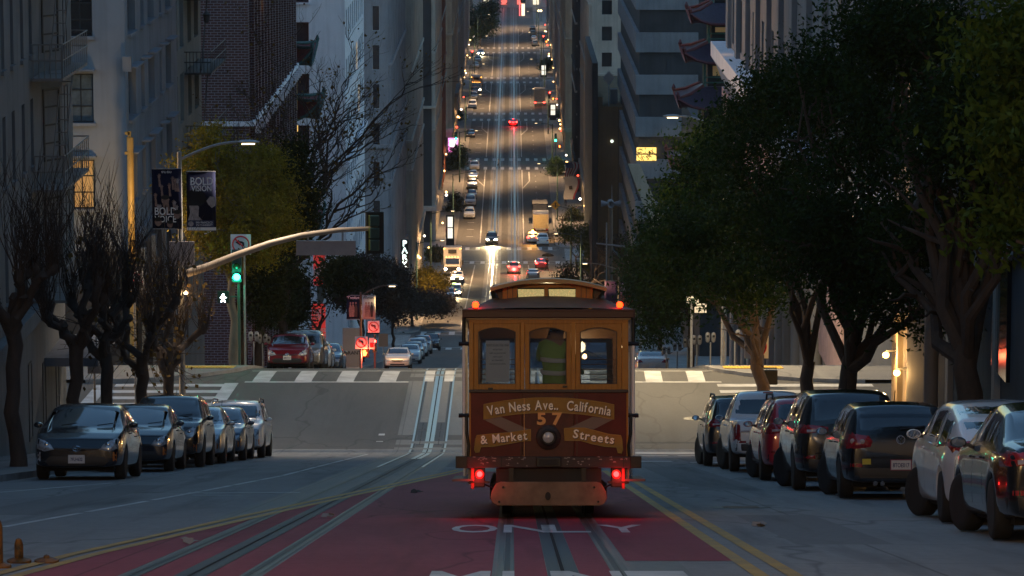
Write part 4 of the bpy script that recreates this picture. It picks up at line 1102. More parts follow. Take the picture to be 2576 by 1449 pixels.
# ---- parked on the right, tails to us, wheels turned to the kerb
rc = 5.78
make_car('suv', 'dark green-black SUV with roof rails farthest down the right row', rc - .25, 86.6, False, GRY, None, 0, steer=R(12), group=gR, rails=True, dz=.0)
pk, pbv = make_car('pickup', 'white pickup truck with red emblem and CALL TOLL FREE on its tailgate', rc - .1, 79.3, False, WHT, None, 0, steer=R(14), group=gR, rear='tall', clad=M_trim, emblem='none', cat='pickup truck')
make_car('wagon', 'bright red crossover parked between the white pickup and a black SUV', rc - .1, 69.5, False, RED, None, 0, steer=R(16), group=gR, rails=True, clad=M_trim)
make_car('suv', 'glossy black SUV with a dark spoiler and red tail lamps beside the tree trunk', rc - .1, 61.4, False, BLK2, None, 1, steer=R(22), group=gR, rear='slim')
vw, vbv = make_car('hatch', 'black hatchback with round emblem and plate 8TOE017', rc + .12, 55.7, False, BLK, '8TOE017', 1, steer=R(18), group=gR, rear='round', emblem='vw', plate_z=.52)
make_car('liftback', 'white hatchback with slanted rear side glass parked behind the plate 8TOE017 car', rc + .25, 44.0, False, WHT, None, 0, steer=R(22), group=gR, rear='slim')
make_car('sedan', 'black sedan parked beside the white hatchback at the right edge', rc + .12, 38.4, False, BLK2, None, 1, steer=R(16), group=gR, rear='slim')
make_car('sedan', 'pale silver car cut off by the right edge of the street view', rc + .2, 31.6, False, SIL, None, 0, steer=R(14), group=gR, rear='slim')
# extras on single cars: pickup tailgate print, hatchback pipes and sticker, SUV spoiler
hy = pbv.ray_cast(Vector((0, -9, .95)), Vector((0, 1, 0)))[0].y - .008
em = MB().prism([(-.25 + dx, hy, .93 + dz) for dx, dz in ((0, .04), (.06, .04), (.08, .075), (.14, .06), (.2, .06), (.26, .075), (.28, .04), (.34, .04), (.34, -.04), (.28, -.04), (.26, -.075), (.2, -.06), (.14, -.06), (.08, -.075), (.06, -.04), (0, -.04))], (0, -.003, 0)).build('tailgate_emblem', mat('print red', (.5, .03, .03), .5), pk)
MB().box((-.08, hy - .005, .93), (.25, .003, .05)).build('emblem_panel', M_platew, em)
letters('tailgate_lettering', 'CALL TOLL FREE', .085, M_seam, pk, FACE_US((.05, hy - .006, .72)), .0, .004)
MB().box((0, hy - .02, 1.03), (.16, .03, .035)).build('tailgate_handle', M_trim, pk)
MB().box((0, -.83, 1.73), (.22, .03, .03)).build('high_brake_light', M_tl, pk)
MB().span(-.5, -.35, -2.72, -2.68, .50, .58).build('bumper_sticker', mat('sticker green', (.03, .3, .18), .5), pk)
hy = vbv.ray_cast(Vector((.3, -9, .25)), Vector((0, 1, 0)))[0].y
for x in (-.28, -.39): MB().lathe([(.035, -.05), (.04, .04), (.03, .04), (.026, -.03)], (x, hy - .02, .24), 14, 'y').build('exhaust_pipe', M_chrome, vw, smooth=True)
MB().box((-.52, vbv.ray_cast(Vector((-.52, -9, .57)), Vector((0, 1, 0)))[0].y - .012, .57), (.13, .006, .085)).build('yellow_sticker', mat('sticker yellow', (.62, .48, .05), .6), vw)
# ------------------------------------------------------------------ buildings
Z = Vector((0, 0, 1))
def wput(mb, name, m, t, smooth=False, bevel=0.0):
    """build geometry given in place coordinates as a part of thing t"""
    o = t.location; mb.v = [(p[0] - o.x, p[1] - o.y, p[2] - o.z) for p in mb.v]
    return mb.build(name, m, t, smooth, bevel)
def wall_mat(name, a, b, scale=.4, rough=.8, streak=True, bump=.1):
    m, n, l, p = _nt(name); tc = n.new('ShaderNodeTexCoord')
    def nz(s, sc):
        mp = n.new('ShaderNodeMapping'); mp.inputs['Scale'].default_value = sc; l.new(tc.outputs['Object'], mp.inputs['Vector'])
        t = n.new('ShaderNodeTexNoise'); t.inputs['Scale'].default_value = s; t.inputs['Detail'].default_value = 6; l.new(mp.outputs['Vector'], t.inputs['Vector']); return t.outputs['Fac']
    r1 = n.new('ShaderNodeValToRGB'); r1.color_ramp.elements[0].color = (*a, 1); r1.color_ramp.elements[1].color = (*b, 1)
    r1.color_ramp.elements[0].position = .35; r1.color_ramp.elements[1].position = .65
    l.new(nz(scale, (1, 1, 1)), r1.inputs['Fac'])
    mx = n.new('ShaderNodeMix'); mx.data_type = 'RGBA'; mx.blend_type = 'MULTIPLY'
    mr = n.new('ShaderNodeMapRange'); mr.inputs['From Min'].default_value = .45; mr.inputs['From Max'].default_value = .75; mr.inputs['To Max'].default_value = .45
    l.new(nz(2.2, (1, 1, .07)), mr.inputs['Value']); l.new(mr.outputs['Result'], mx.inputs[0]); l.new(r1.outputs['Color'], mx.inputs[6]); mx.inputs[7].default_value = (.55, .52, .5, 1)
    l.new(mx.outputs[2], p.inputs['Base Color']); p.inputs['Roughness'].default_value = rough; p.inputs['Specular IOR Level'].default_value = .25
    bp = n.new('ShaderNodeBump'); bp.inputs['Strength'].default_value = bump; bp.inputs['Distance'].default_value = .03; l.new(nz(6, (1, 1, 1)), bp.inputs['Height']); l.new(bp.outputs['Normal'], p.inputs['Normal'])
    MATS[name] = m; return m
def brick_mat(name, a, b, mortar, sc=1.0):
    m, n, l, p = _nt(name); tc = n.new('ShaderNodeTexCoord'); sp = n.new('ShaderNodeSeparateXYZ'); l.new(tc.outputs['Object'], sp.inputs[0])
    ad = n.new('ShaderNodeMath'); ad.operation = 'ADD'; l.new(sp.outputs['X'], ad.inputs[0]); l.new(sp.outputs['Y'], ad.inputs[1])
    cb = n.new('ShaderNodeCombineXYZ'); l.new(ad.outputs[0], cb.inputs['X']); l.new(sp.outputs['Z'], cb.inputs['Y'])
    br = n.new('ShaderNodeTexBrick'); l.new(cb.outputs[0], br.inputs['Vector'])
    br.inputs['Scale'].default_value = sc; br.inputs['Brick Width'].default_value = .44; br.inputs['Row Height'].default_value = .17; br.inputs['Mortar Size'].default_value = .022
    br.inputs['Color1'].default_value = (*a, 1); br.inputs['Color2'].default_value = (*b, 1); br.inputs['Mortar'].default_value = (*mortar, 1)
    l.new(br.outputs['Color'], p.inputs['Base Color']); p.inputs['Roughness'].default_value = .85
    bp = n.new('ShaderNodeBump'); bp.inputs['Strength'].default_value = .5; bp.inputs['Distance'].default_value = .02; bp.invert = True; l.new(br.outputs['Fac'], bp.inputs['Height']); l.new(bp.outputs['Normal'], p.inputs['Normal'])
    MATS[name] = m; return m
M_cream_w = wall_mat('cream stucco', (.17, .175, .175), (.23, .23, .225))
M_grey_w = wall_mat('grey painted stucco', (.20, .225, .26), (.26, .285, .32))
M_teal_w = wall_mat('grey green plaster', (.20, .24, .24), (.27, .31, .30))
M_white_w = wall_mat('white plaster', (.70, .70, .74), (.80, .80, .84))
M_lav_w = wall_mat('lavender grey stone', (.27, .255, .27), (.35, .33, .34))
M_stone_w = wall_mat('pale limestone', (.40, .37, .32), (.50, .46, .40))
M_warm_w = wall_mat('buff stone', (.34, .28, .21), (.44, .37, .28))
M_rust_w = wall_mat('rust terracotta', (.22, .08, .05), (.30, .11, .07))
M_brown_w = wall_mat('brown bronze cladding', (.16, .10, .045), (.20, .125, .06))
M_dark_w = wall_mat('dark granite', (.035, .036, .04), (.055, .055, .06))
M_conc_w = wall_mat('pale precast concrete', (.19, .19, .205), (.25, .25, .26))
M_brick = brick_mat('dark red brick', (.10, .035, .03), (.065, .025, .025), (.22, .2, .22))
M_brick2 = brick_mat('painted brick', (.11, .06, .06), (.08, .045, .045), (.24, .22, .22))
M_wframe = mat('dark window frame', (.02, .022, .025), .5); M_wwhite = mat('white window frame', (.5, .5, .5), .5)
M_pane = mat('window pane', (.012, .018, .024), .08, 0, spec=.7)
M_pane2 = mat('curtained pane', (.10, .13, .15), .2, 0, spec=.5, var=.3, scale=2)
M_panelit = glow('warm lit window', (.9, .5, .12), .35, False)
M_panedim = glow('dim lit window', (.8, .5, .2), .02, False)
M_panebright = glow('bright lit window', (1.0, .62, .14), .5, False)
M_shoplit = glow('lit shop window', (1.0, .62, .26), .75, False)
M_globe1 = glow('door lamp warm', (1, .5, .16), 2.2); M_globe2 = glow('door lamp white', (1, .85, .65), 2.0); M_globe3 = glow('door lamp red', (1, .06, .03), 1.5)
M_iron = mat('fire escape iron', (.05, .055, .055), .6)
M_ironp = mat('painted fire escape', (.22, .20, .18), .6)
def facade(mb, O, u, W, H, ops, depth, nrm):
    """a wall with real openings; returns nothing, adds faces. ops: (u0, u1, v0, v1)"""
    O, u, nrm = Vector(O), Vector(u), Vector(nrm)
    us = sorted(set([0, W] + [round(x, 3) for o in ops for x in o[:2]])); vs_ = sorted(set([0, H] + [round(x, 3) for o in ops for x in o[2:]]))
    # rows of cells merged between openings
    for j in range(len(vs_) - 1):
        vm = (vs_[j] + vs_[j + 1]) / 2
        cuts = sorted([(o[0], o[1]) for o in ops if o[2] < vm < o[3]]); x = 0
        for a, b in cuts + [(W, W)]:
            if a - x > 1e-3: mb.quad(O + u * x + Z * vs_[j], O + u * a + Z * vs_[j], O + u * a + Z * vs_[j + 1], O + u * x + Z * vs_[j + 1])
            x = max(x, b)
    for a, b, c, d in ops:
        p = [O + u * a + Z * c, O + u * b + Z * c, O + u * b + Z * d, O + u * a + Z * d]; q = [k - nrm * depth for k in p]
        for i in range(4): mb.quad(p[i], p[(i + 1) % 4], q[(i + 1) % 4], q[i])
WIN = {}
def window(t, O, u, nrm, w, h, depth, cols=1, rows=2, fm=None, pm=None, sill=0.0, hood=0.0, sm=None, fw=.06):
    u, nrm = Vector(u), Vector(nrm); fm = fm or M_wframe; pm = pm or M_pane; key = (round(w, 2), round(h, 2), cols, rows, fm.name, fw)
    if key not in WIN:
        b = MB(); b.span(-w / 2, -w / 2 + fw, 0, .06, 0, h); b.span(w / 2 - fw, w / 2, 0, .06, 0, h); b.span(-w / 2 + fw, w / 2 - fw, 0, .06, 0, fw); b.span(-w / 2 + fw, w / 2 - fw, 0, .06, h - fw, h)
        for i in range(1, cols): b.span(-w / 2 + w * i / cols - fw * .35, -w / 2 + w * i / cols + fw * .35, .01, .05, fw, h - fw)
        for i in range(1, rows): b.span(-w / 2 + fw, w / 2 - fw, .005, .055, h * i / rows - fw * .4, h * i / rows + fw * .4)
        fmsh = b.mesh('window'); fmsh.materials.append(fm)
        WIN[key] = fmsh
    kp = ('pane', round(w, 2), round(h, 2), pm.name)
    if kp not in WIN:
        g = MB().quad((-w / 2 + .01, .035, .01), (w / 2 - .01, .035, .01), (w / 2 - .01, .035, h - .01), (-w / 2 + .01, .035, h - .01)).mesh('pane'); g.materials.append(pm); WIN[kp] = g
    y = -nrm; x = u if u.cross(y).dot(Z) > 0 else -u
    M = Matrix(((x.x, y.x, 0, 0), (x.y, y.y, 0, 0), (x.z, y.z, 1, 0), (0, 0, 0, 1)))
    o = link('window', WIN[key], t); M.translation = Vector(O) + u * w / 2 - nrm * (depth - .07) - t.location
    o.matrix_local = M
    p = link('pane', WIN[kp], o)
    for nm, val, zz, th in (('sill', sill, -.12, .12), ('hood', hood, h + .12, .07)):
        if val:
            k2 = (nm, round(w, 2), round(h, 2), val, sm.name)
            if k2 not in WIN:
                g = MB().span(-w / 2 - .1, w / 2 + .1, -val - depth + .07, -depth + .09, zz, zz + th).mesh(nm); g.materials.append(sm); WIN[k2] = g
            link(nm, WIN[k2], o)
    return o
def block(name, label, side, d0, d1, xf, deep, z0, z1, m, wdef=None, fdef=None, cat='building', group=None, roof=True):
    """a building on one side of the street: street wall at x = xf from d0 to d1, west wall at d0.
    wdef / fdef: openings for the street wall / the wall that faces up the street: dict(cols=[(u0,u1)..], rows=[(v0,v1)..], ...)"""
    t = thing(name, label, cat, (xf, d0, z0), group=group)
    s = -1 if side == 'L' else 1; out = xf + s * deep
    b = MB(); H = z1 - z0
    nS = Vector((-s, 0, 0)); nW = Vector((0, -1, 0))
    def ops(q): return [(a, c, v0, v1) for a, c in q['cols'] for v0, v1 in q['rows'] if (a, v0) not in q.get('skip', ())] if q else []
    facade(b, (xf, d0, z0), (0, 1, 0), d1 - d0, H, ops(wdef), wdef.get('depth', .25) if wdef else .2, nS)
    facade(b, (xf, d0, z0), (s, 0, 0), deep, H, ops(fdef), fdef.get('depth', .25) if fdef else .2, nW)
    b.quad((out, d0, z0), (out, d1, z0), (out, d1, z1), (out, d0, z1)); b.quad((xf, d1, z0), (out, d1, z0), (out, d1, z1), (xf, d1, z1))
    b.quad((xf, d0, z1), (out, d0, z1), (out, d1, z1), (xf, d1, z1))
    wput(b, 'wall', m, t)
    for q, O, u, nn in ((wdef, (xf, d0, z0), (0, 1, 0), nS), (fdef, (xf, d0, z0), (s, 0, 0), nW)):
        if not q: continue
        if q.get('sheet'):                       # many far windows: one recessed run of glass behind the openings
            g = MB(); dp = q.get('depth', .25) - .01; M_panefar = mat('far window glass', (.008, .01, .013), .5, spec=.12)
            gl = MB()
            for i, (a, c, v0, v1) in enumerate(ops(q)):
                P = [Vector(O) + Vector(u) * x + Z * z - nn * dp for x, z in ((a, v0), (c, v0), (c, v1), (a, v1))]; (gl if (i * 37 + int(d0) * 11) % 41 < 2 else g).quad(*P)
            if gl.v: wput(gl, 'lit_glazing', M_panelit, t)['kind'] = 'stuff'
            o = wput(g, 'glazing', M_panefar, t); o['kind'] = 'stuff'
        else:
            for i, (a, c, v0, v1) in enumerate(ops(q)):
                pm = None
                lit = q.get('lit', {})
                if i in lit: pm = lit[i]
                elif q.get('curtain') and (i * 7 + 3) % 5 < q['curtain']: pm = M_pane2
                window(t, Vector(O) + Vector(u) * a + Z * v0, u, nn, c - a, v1 - v0, q.get('depth', .25), q.get('wc', 1), q.get('wr', 2), q.get('fm'), pm, q.get('sill', 0), q.get('hood', 0), q.get('sm', m))
    return t
def cols(a, b, w, gap): 
    r_ = []; x = a
    while x + w <= b: r_.append((x, x + w)); x += w + gap
    return r_
def rows(z, n, h, pitch): return [(z + k * pitch, z + k * pitch + h) for k in range(n)]
def band(t, side, d0, d1, xf, z, h, proj, m, name='cornice', ret=0.0):
    s = -1 if side == 'L' else 1
    b = MB().span(xf - s * proj, xf + s * .02, d0 - (proj if ret else 0), d1, z, z + h)
    if ret: b.span(xf + s * .02, xf + s * ret, d0 - proj, d0 + .02, z, z + h)
    return wput(b, name, m, t, bevel=.02)
g_ = lambda d: G(d)

# ---- uphill behind the viewer: unseen hotel blocks added to shut out low sky and darken reflections
for side, xf in (('L', -14.2), ('R', 12.4)):
    for k in range(3):
        a = -190 + k * 64; block('hotel_building', '%s unseen hotel block added on the %s uphill behind the viewer' % (('grey', 'brown', 'pale')[k], 'left' if side == 'L' else 'right'), side, a, a + 61, xf, 22, G(a + 61) - 2, G(a) + 24, (M_lav_w, M_warm_w, M_stone_w)[k], None, None)
block('hotel_building', 'unseen tall grey hotel added to close the uphill end of the street behind the viewer', 'R', -236, -214, -60, 120, G(-214) - 3, G(-236) + 22, M_lav_w)
# ---- left, near: cream flats with fire escapes, only their last metres in view
z0 = G(108) - 1
NL = block('apartment_building', 'cream flats with iron fire escapes and bay window at the left edge', 'L', 60, 108, -13.55, 14, z0, z0 + 34, M_cream_w,
   dict(cols=[(33.2, 33.9), (35.4, 36.0), (37.2, 37.8), (39.2, 39.8), (41.0, 41.6)], rows=rows(7.4, 7, 1.9, 3.15), depth=.3, wr=2, sill=.08, sm=M_cream_w),
   None)
for k in range(4):                       # ground-level service windows
    window(NL, (-13.52, 96.5 + k * 3.0, G(100) + 1.0 - k * .45), (0, 1, 0), (1, 0, 0), .7, 2.2, .08, 1, 2)
band(NL, 'L', 60, 108, -13.55, z0 + 6.2, .45, .25, M_cream_w)
bay = MB()
for k, zz in enumerate([z0 + 6.6]):
    pts = [(-13.55, 103.2), (-13.05, 104.2), (-13.05, 106.6), (-13.55, 107.4)]
    bay.prism([(x, y, zz) for x, y in pts], (0, 0, 26))
bo = wput(bay, 'bay', M_cream_w, NL)
un = Vector((.5, 1.0, 0)).normalized(); nb = Vector((1.0, -.5, 0)).normalized()
for k in range(7):
    zz = z0 + 7.3 + k * 3.15
    w = window(NL, Vector((-13.5, 103.3, zz)) + nb * .03, un, nb, .85, 2.1, .07, 1, 4)
    window(NL, Vector((-13.03, 104.6, zz)), (0, 1, 0), (1, 0, 0), .8, 2.1, .07, 1, 2)
for k in range(6):                       # fire escape landings
    zz = z0 + 6.75 + k * 3.15
    fe = MB().span(-13.5, -12.62, 101.0, 106.9, zz - .08, zz)
    for hh in (.5, .95):
        fe.tube([(-13.5, 101.0, zz + hh), (-12.62, 101.0, zz + hh), (-12.62, 106.9, zz + hh), (-13.5, 106.9, zz + hh)], .022, 5)
    for j in range(6): fe.tube([(-13.45 + j * .16, 101.0, zz), (-13.45 + j * .16, 101.0, zz + .95)], .015, 4)
    for j in range(13): fe.tube([(-12.62, 101.0 + j * .48, zz), (-12.62, 101.0 + j * .48, zz + .95)], .015, 4)
    for sx in (-13.2, -12.85): fe.tube([(sx, 102.6, zz), (sx + .1, 104.4, zz + 3.15)], .022, 4)
    for j in range(9): fe.tube([(-13.2 + j * .011, 102.6 + j * .2, zz + j * .35), (-12.85 + j * .011, 102.6 + j * .2, zz + j * .35)], .014, 4)
    wput(fe, 'fire_escape', M_ironp, NL)
# entrance canopy low on the same wall
b = MB().span(-13.6, -12.0, 103.0, 107.5, G(105) + 3.0, G(105) + 3.25); wput(b, 'canopy', M_conc_w, NL)
for k in range(6): wput(MB().tube([(-12.05, 103.1 + k * .85, G(105) + 3.25), (-12.05, 103.1 + k * .85, G(105) + 4.2)], .02, 5), 'canopy_post', M_ironp, NL)
wput(MB().tube([(-12.05, 103.1, G(105) + 4.2), (-12.05, 107.4, G(105) + 4.2)], .025, 5), 'canopy_rail', M_ironp, NL)
# further back up the left side, unseen but it shades the street
block('apartment_building', 'plain cream flats standing just outside the left edge of the view', 'L', 5, 59.5, -13.9, 14, G(60) - 2, G(20) + 20, M_cream_w)

# ---- left, beyond the crossing: grey corner house
z0 = G(150) - 1.5
CB = block('corner_building', 'grey stucco corner building with hooded windows, lit warm near its foot', 'L', 145, 167.5, -15.6, 12, z0, z0 + 36, M_grey_w,
   dict(cols=[(1.2, 4.1), (6.2, 7.6), (9.2, 11.9), (14.2, 15.2), (17.0, 19.6)], rows=rows(9.0, 7, 2.0, 3.5), depth=.35, wc=2, wr=2, sill=.14, hood=.38, sm=M_grey_w),
   dict(cols=[(1.3, 2.35), (4.3, 5.3)], rows=rows(9.0, 7, 2.0, 3.5), depth=.25, wc=2, wr=3, sill=.14, hood=.42, sm=M_grey_w, curtain=2, lit={0: M_panedim}))
band(CB, 'L', 145, 167.5, -15.6, z0 + 7.3, .4, .22, M_grey_w, ret=11)
wput(MB().span(-15.3, -15.18, 145.5, 167, z0, z0 + 7.25), 'shopfront', M_dark_w, CB)
wput(MB().span(-27, -15.3, 144.7, 144.9, z0, z0 + 7.25), 'shopfront', M_dark_w, CB)
for k in range(5): wput(MB().span(-15.2, -15.0, 146 + k * 4.4, 146.5 + k * 4.4, z0, z0 + 7.25), 'pilaster', M_grey_w, CB)
# camera-like box on the corner and the drainpipe below it
wput(MB().box((-15.5, 144.8, z0 + 14.9), (.35, .35, .6)), 'corner_box', M_conc_w, CB)
# ---- narrow grey-green house with balconies
z0 = G(175) - 1.5
TB = block('row_house', 'narrow grey-green house with iron balconies and hanging lanterns', 'L', 168, 184, -15.9, 11, z0, z0 + 42, M_teal_w,
   dict(cols=[(1.5, 3.0), (4.2, 6.2), (8.4, 10.4), (12.0, 14.5)], rows=rows(7.0, 9, 2.4, 3.6), depth=.3, wr=2, fm=M_wwhite))
for k in range(7):
    zz = z0 + 9.3 + k * 3.6
    fe = MB().span(-15.9, -14.6, 174.5, 183.5, zz - .1, zz)
    for hh in (.5, 1.0): fe.tube([(-15.9, 174.5, zz + hh), (-14.6, 174.5, zz + hh), (-14.6, 183.5, zz + hh)], .025, 4)
    for j in range(8): fe.tube([(-15.8 + j * .17, 174.5, zz), (-15.8 + j * .17, 174.5, zz + 1)], .016, 4)
    for j in range(10): fe.tube([(-14.6, 174.5 + j, zz), (-14.6, 174.5 + j, zz + 1)], .016, 4)
    fe.tube([(-15.2, 176, zz), (-15.2, 180, zz + 3.6)], .03, 4)
    wput(fe, 'balcony', M_iron, TB)
for k in range(3):
    zz = z0 + 12 + k * 7.2
    wput(MB().lathe([(.03, .5), (.2, .35), (.16, .3), (.12, 0), (.03, -.05)], (-14.5, 171, zz), 10), 'lantern', M_iron, TB)
# ---- brick block with its two bands of white trim
z0 = G(250) - 3
BB = block('brick_building', 'dark red brick building with white banded cornices beyond the bare tree', 'L', 232, 281, -17.0, 9, z0, z0 + 48, M_brick,
   dict(cols=cols(2.0, 47, 1.6, 1.7), rows=rows(9, 9, 2.2, 3.9), depth=.4, sheet=True),
   dict(cols=[(3.9, 5.9)], rows=rows(6.5, 9, 2.3, 3.75), depth=.3, fm=M_wwhite, sill=.15, sm=M_wwhite))
for zz, mm in ((G(232) + 16.0, M_white_w), (G(232) + 9.0, M_white_w)):
    band(BB, 'L', 232, 281, -17.0, zz, .3, .35, mm, ret=8.5)
    b = MB()
    for k in range(24): b.box((-16.5, 233 + k * 2.0, zz - .3), (.35, .35, .5))
    wput(b, 'brackets', mm, BB)['kind'] = 'stuff'
for k in range(16): wput(MB().span(-17.0, -16.7, 233.2 + k * 3.0, 233.9 + k * 3.0, z0, z0 + 48), 'pier', M_brick, BB)
# ---- house with curling tiled eaves, then a white one
M_tred = mat('red roof tiles', (.11, .016, .018), .6, var=.3, scale=4); M_tteal = mat('teal glazed trim', (.025, .09, .09), .6); M_tyel = mat('yellow ochre trim', (.5, .28, .04), .5)
M_tdark = mat('dark glazed tiles', (.045, .03, .05), .4, var=.3, scale=5)
def tiled_eave(t, cx, cy, z, hx, hy, rise, m_roof, m_trim, over=1.0, curl=.9, inner=.55):
    """one hipped tier with upturned corners, ribs and a coloured fascia"""
    b = MB(); n = 8; out, inn = [], []
    for k in range(4 * n):
        f = k / n; side = int(f); u = f - side
        cor = [(-1, -1), (1, -1), (1, 1), (-1, 1)]; a, c = cor[side], cor[(side + 1) % 4]
        px, py = a[0] + (c[0] - a[0]) * u, a[1] + (c[1] - a[1]) * u
        e = abs(2 * u - 1) ** 4
        out.append((cx + px * (hx + over * (.85 + .25 * e)), cy + py * (hy + over * (.85 + .25 * e)), z + curl * e)); inn.append((cx + px * hx * inner, cy + py * hy * inner, z + rise))
    N = 4 * n; mid = [((o[0] * .55 + i[0] * .45), (o[1] * .55 + i[1] * .45), o[2] * .62 + i[2] * .38 - .15 * rise * .4) for o, i in zip(out, inn)]
    b.add(out + mid + inn, [(k, (k + 1) % N, N + (k + 1) % N, N + k) for k in range(N)] + [(N + k, N + (k + 1) % N, 2 * N + (k + 1) % N, 2 * N + k) for k in range(N)] + [tuple(range(2 * N, 3 * N))])
    ro = wput(b, 'tiled_roof', m_roof, t, smooth=True)
    for k in range(4):
        i = k * n; wput(MB().tube([Vector(out[i]) + Vector((0, 0, .05)), Vector(mid[i]) + Vector((0, 0, .08)), Vector(inn[i]) + Vector((0, 0, .08))], [.1, .14, .14], 6), 'hip_ridge', m_trim, t, True)
        wput(MB().tube([Vector(out[i]), Vector(out[i]) + Vector((0, 0, .25)), Vector(out[i]) + Vector((0, .1, .55))], [.12, .2, .05], 6), 'finial', m_trim, t, True)
    wput(MB().tube([Vector(p) - Vector((0, 0, .08)) for p in out + out[:1]], .13, 5), 'fascia', m_trim, t)
    wput(MB().add([(p[0], p[1], p[2] - .1) for p in out] + [(cx, cy, z - .1)], [(k, (k + 1) % N, N) for k in range(N)]), 'soffit', m_trim, t)
    return ro
z0 = G(300) - 2
PG = block('tiled_roof_house', 'red house with curling teal and red tiled eaves and yellow lit balconies', 'L', 284, 306, -18.8, 9, z0, z0 + 46, M_rust_w,
   dict(cols=cols(1, 20, 1.8, 1.6), rows=rows(6, 10, 2.4, 4), depth=.4, sheet=True), dict(cols=[(1, 3.2), (4.4, 6.4)], rows=rows(6, 9, 2.6, 4), depth=.4, lit={1: M_panedim}))
for oy, hx in ((165, 1.3), (298, 1.8), (590, 1.8)):
    p = at(735, oy, 286); tiled_eave(PG, -18.5, 288, p.z, hx, 2.2, 1.5, M_tred, M_tteal, 1.3, 1.5)
    wput(MB().span(-19.6, -17.0, 284.3, 285.0, p.z - .9, p.z - .45), 'balcony_front', M_panelit if oy == 298 else M_tyel, PG)  # yellow light on the balconies put into glow and trim colour
    for x in (-19.5, -17.1): wput(MB().span(x - .1, x + .1, 284.4, 284.6, p.z - 3.4, p.z - .9), 'balcony_post', M_tyel, PG)
z0 = G(335) - 3
WB = block('white_building', 'tall white plaster building with big dark windows facing up the hill', 'L', 320, 361, -14.85, 9, z0, z0 + 54, M_white_w,
   dict(cols=cols(2, 38, 2.4, 1.8), rows=rows(7, 11, 2.6, 4.4), depth=.4, sheet=True),
   dict(cols=[(3.2, 4.9), (5.6, 7.4)], rows=rows(4.6, 11, 2.9, 4.6), depth=.45, wc=1, wr=1, sill=.25, sm=M_white_w, fm=mat('pink window trim', (.42, .26, .27), .6), ))
band(WB, 'L', 320, 361, -14.85, at(870, 420, 320).z, .5, .35, M_white_w, ret=8.5)
# ---- left, down the flat of the street
def far_block(label, side, d0, d1, xf, h, m, cw, gap, ch, pitch, name='office_building', ribs=0.0, base=5.0, fd=None, rm=None, ret=True):
    z0 = G((d0 + d1) / 2) - 3
    t = block(name, label, side, d0, d1, xf, 13, z0, z0 + h, m, dict(cols=cols(1.2, d1 - d0 - .8, cw, gap), rows=rows(base + 4, int((h - base - 6) / pitch), ch, pitch), depth=.35, sheet=True), fd, group='office blocks down the flat of the street')
    s = -1 if side == 'L' else 1
    if ribs:
        x = d0 + .2
        while x < d1 - .4: wput(MB().span(xf - s * ribs, xf + s * .02, x, x + gap * .55, z0, z0 + h), 'pilaster', rm or m, t); x += cw + gap
    band(t, side, d0, d1, xf, z0 + base + 3, .7, ribs + .25, rm or m, ret=12.5)
    band(t, side, d0, d1, xf, z0 + base + 3 + pitch * 4, .4, ribs + .15, rm or m, 'string_course', ret=12.5)
    for k in range(1, int((h - base - 6) / pitch)): band(t, side, d0, d1, xf, z0 + base + 3.4 + pitch * k, .35, .12 + (ribs if k % 3 == 0 else 0), M_stone_w if m in (M_rust_w, M_dark_w) else (rm or m), 'ledge', ret=0)
    # shop windows at the pavement, some lit
    g = MB(); gl = MB(); x = d0 + 1.5; i = 0
    while x < d1 - 5:
        q = (gl if (i * 5 + int(d0)) % 4 == 0 else g); q.span(xf - s * .06, xf - s * .03, x, x + 3.6, G(x) + .6, G(x) + 3.4); x += 5.2; i += 1
    wput(g, 'shop_window', M_pane, t)
    if gl.v: wput(gl, 'shop_window', M_shoplit, t)
    x = d0 + 4 + (int(d0) % 5); i = 0                    # glowing globes added along the fronts as scattered points of light
    while x < d1 - 3:
        mm = (M_globe1, M_globe1, M_globe2, M_globe1, M_globe3)[(i + int(d0)) % 5]
        rr = rng.uniform(.12, .24); wput(MB().lathe([(.001, -rr), (rr * .75, -rr * .6), (rr, 0), (rr * .75, rr * .6), (.001, rr)], (xf - s * (ribs + rng.uniform(.3, 1.1)), x, G(x) + rng.uniform(2.2, 5.5)), 8), 'door_lamp', mm, t); x += rng.uniform(7, 34); i += 1
    return t
far_block('lavender grey stone block with one column of dark windows past the second crossing', 'L', 386, 440, -13.3, 52, M_lav_w, 1.6, 2.4, 2.4, 4.2, fd=dict(cols=[(.9, 1.7), (9.0, 10.4)], rows=rows(8, 10, 2.7, 4.2), depth=.3, wr=1, fm=M_wwhite), ribs=.3)
far_block('pale limestone block with tall pilasters next to the lavender grey block', 'L', 440.5, 501, -12.9, 56, M_stone_w, 1.8, 1.8, 2.6, 4.0, ribs=.55)
far_block('dark ribbed tower on the left after the third crossing', 'L', 531, 585, -11.9, 60, M_dark_w, 1.4, 1.0, 3.0, 3.8, ribs=.5, rm=M_stone_w)
far_block('rust red terracotta block on the left', 'L', 585.5, 637, -11.9, 58, M_rust_w, 2.6, 2.2, 1.6, 3.9, ribs=.2)
far_block('buff stone bank block with deep cornice on the left', 'L', 658, 735, -11.7, 50, M_warm_w, 1.8, 2.0, 2.6, 4.4, ribs=.7)
far_block('pale concrete tower left of the fourth block', 'L', 754, 832, -11.6, 64, M_conc_w, 2.2, 1.2, 2.0, 3.8, ribs=.5)
far_block('dark stone block on the left before the big tree', 'L', 850, 930, -11.6, 44, M_lav_w, 1.8, 1.8, 2.4, 4.0, ribs=.4)
far_block('grey block behind the big dark tree at the street end', 'L', 952, 1030, -11.6, 40, M_stone_w, 1.8, 1.8, 2.4, 4.0, ribs=.4)
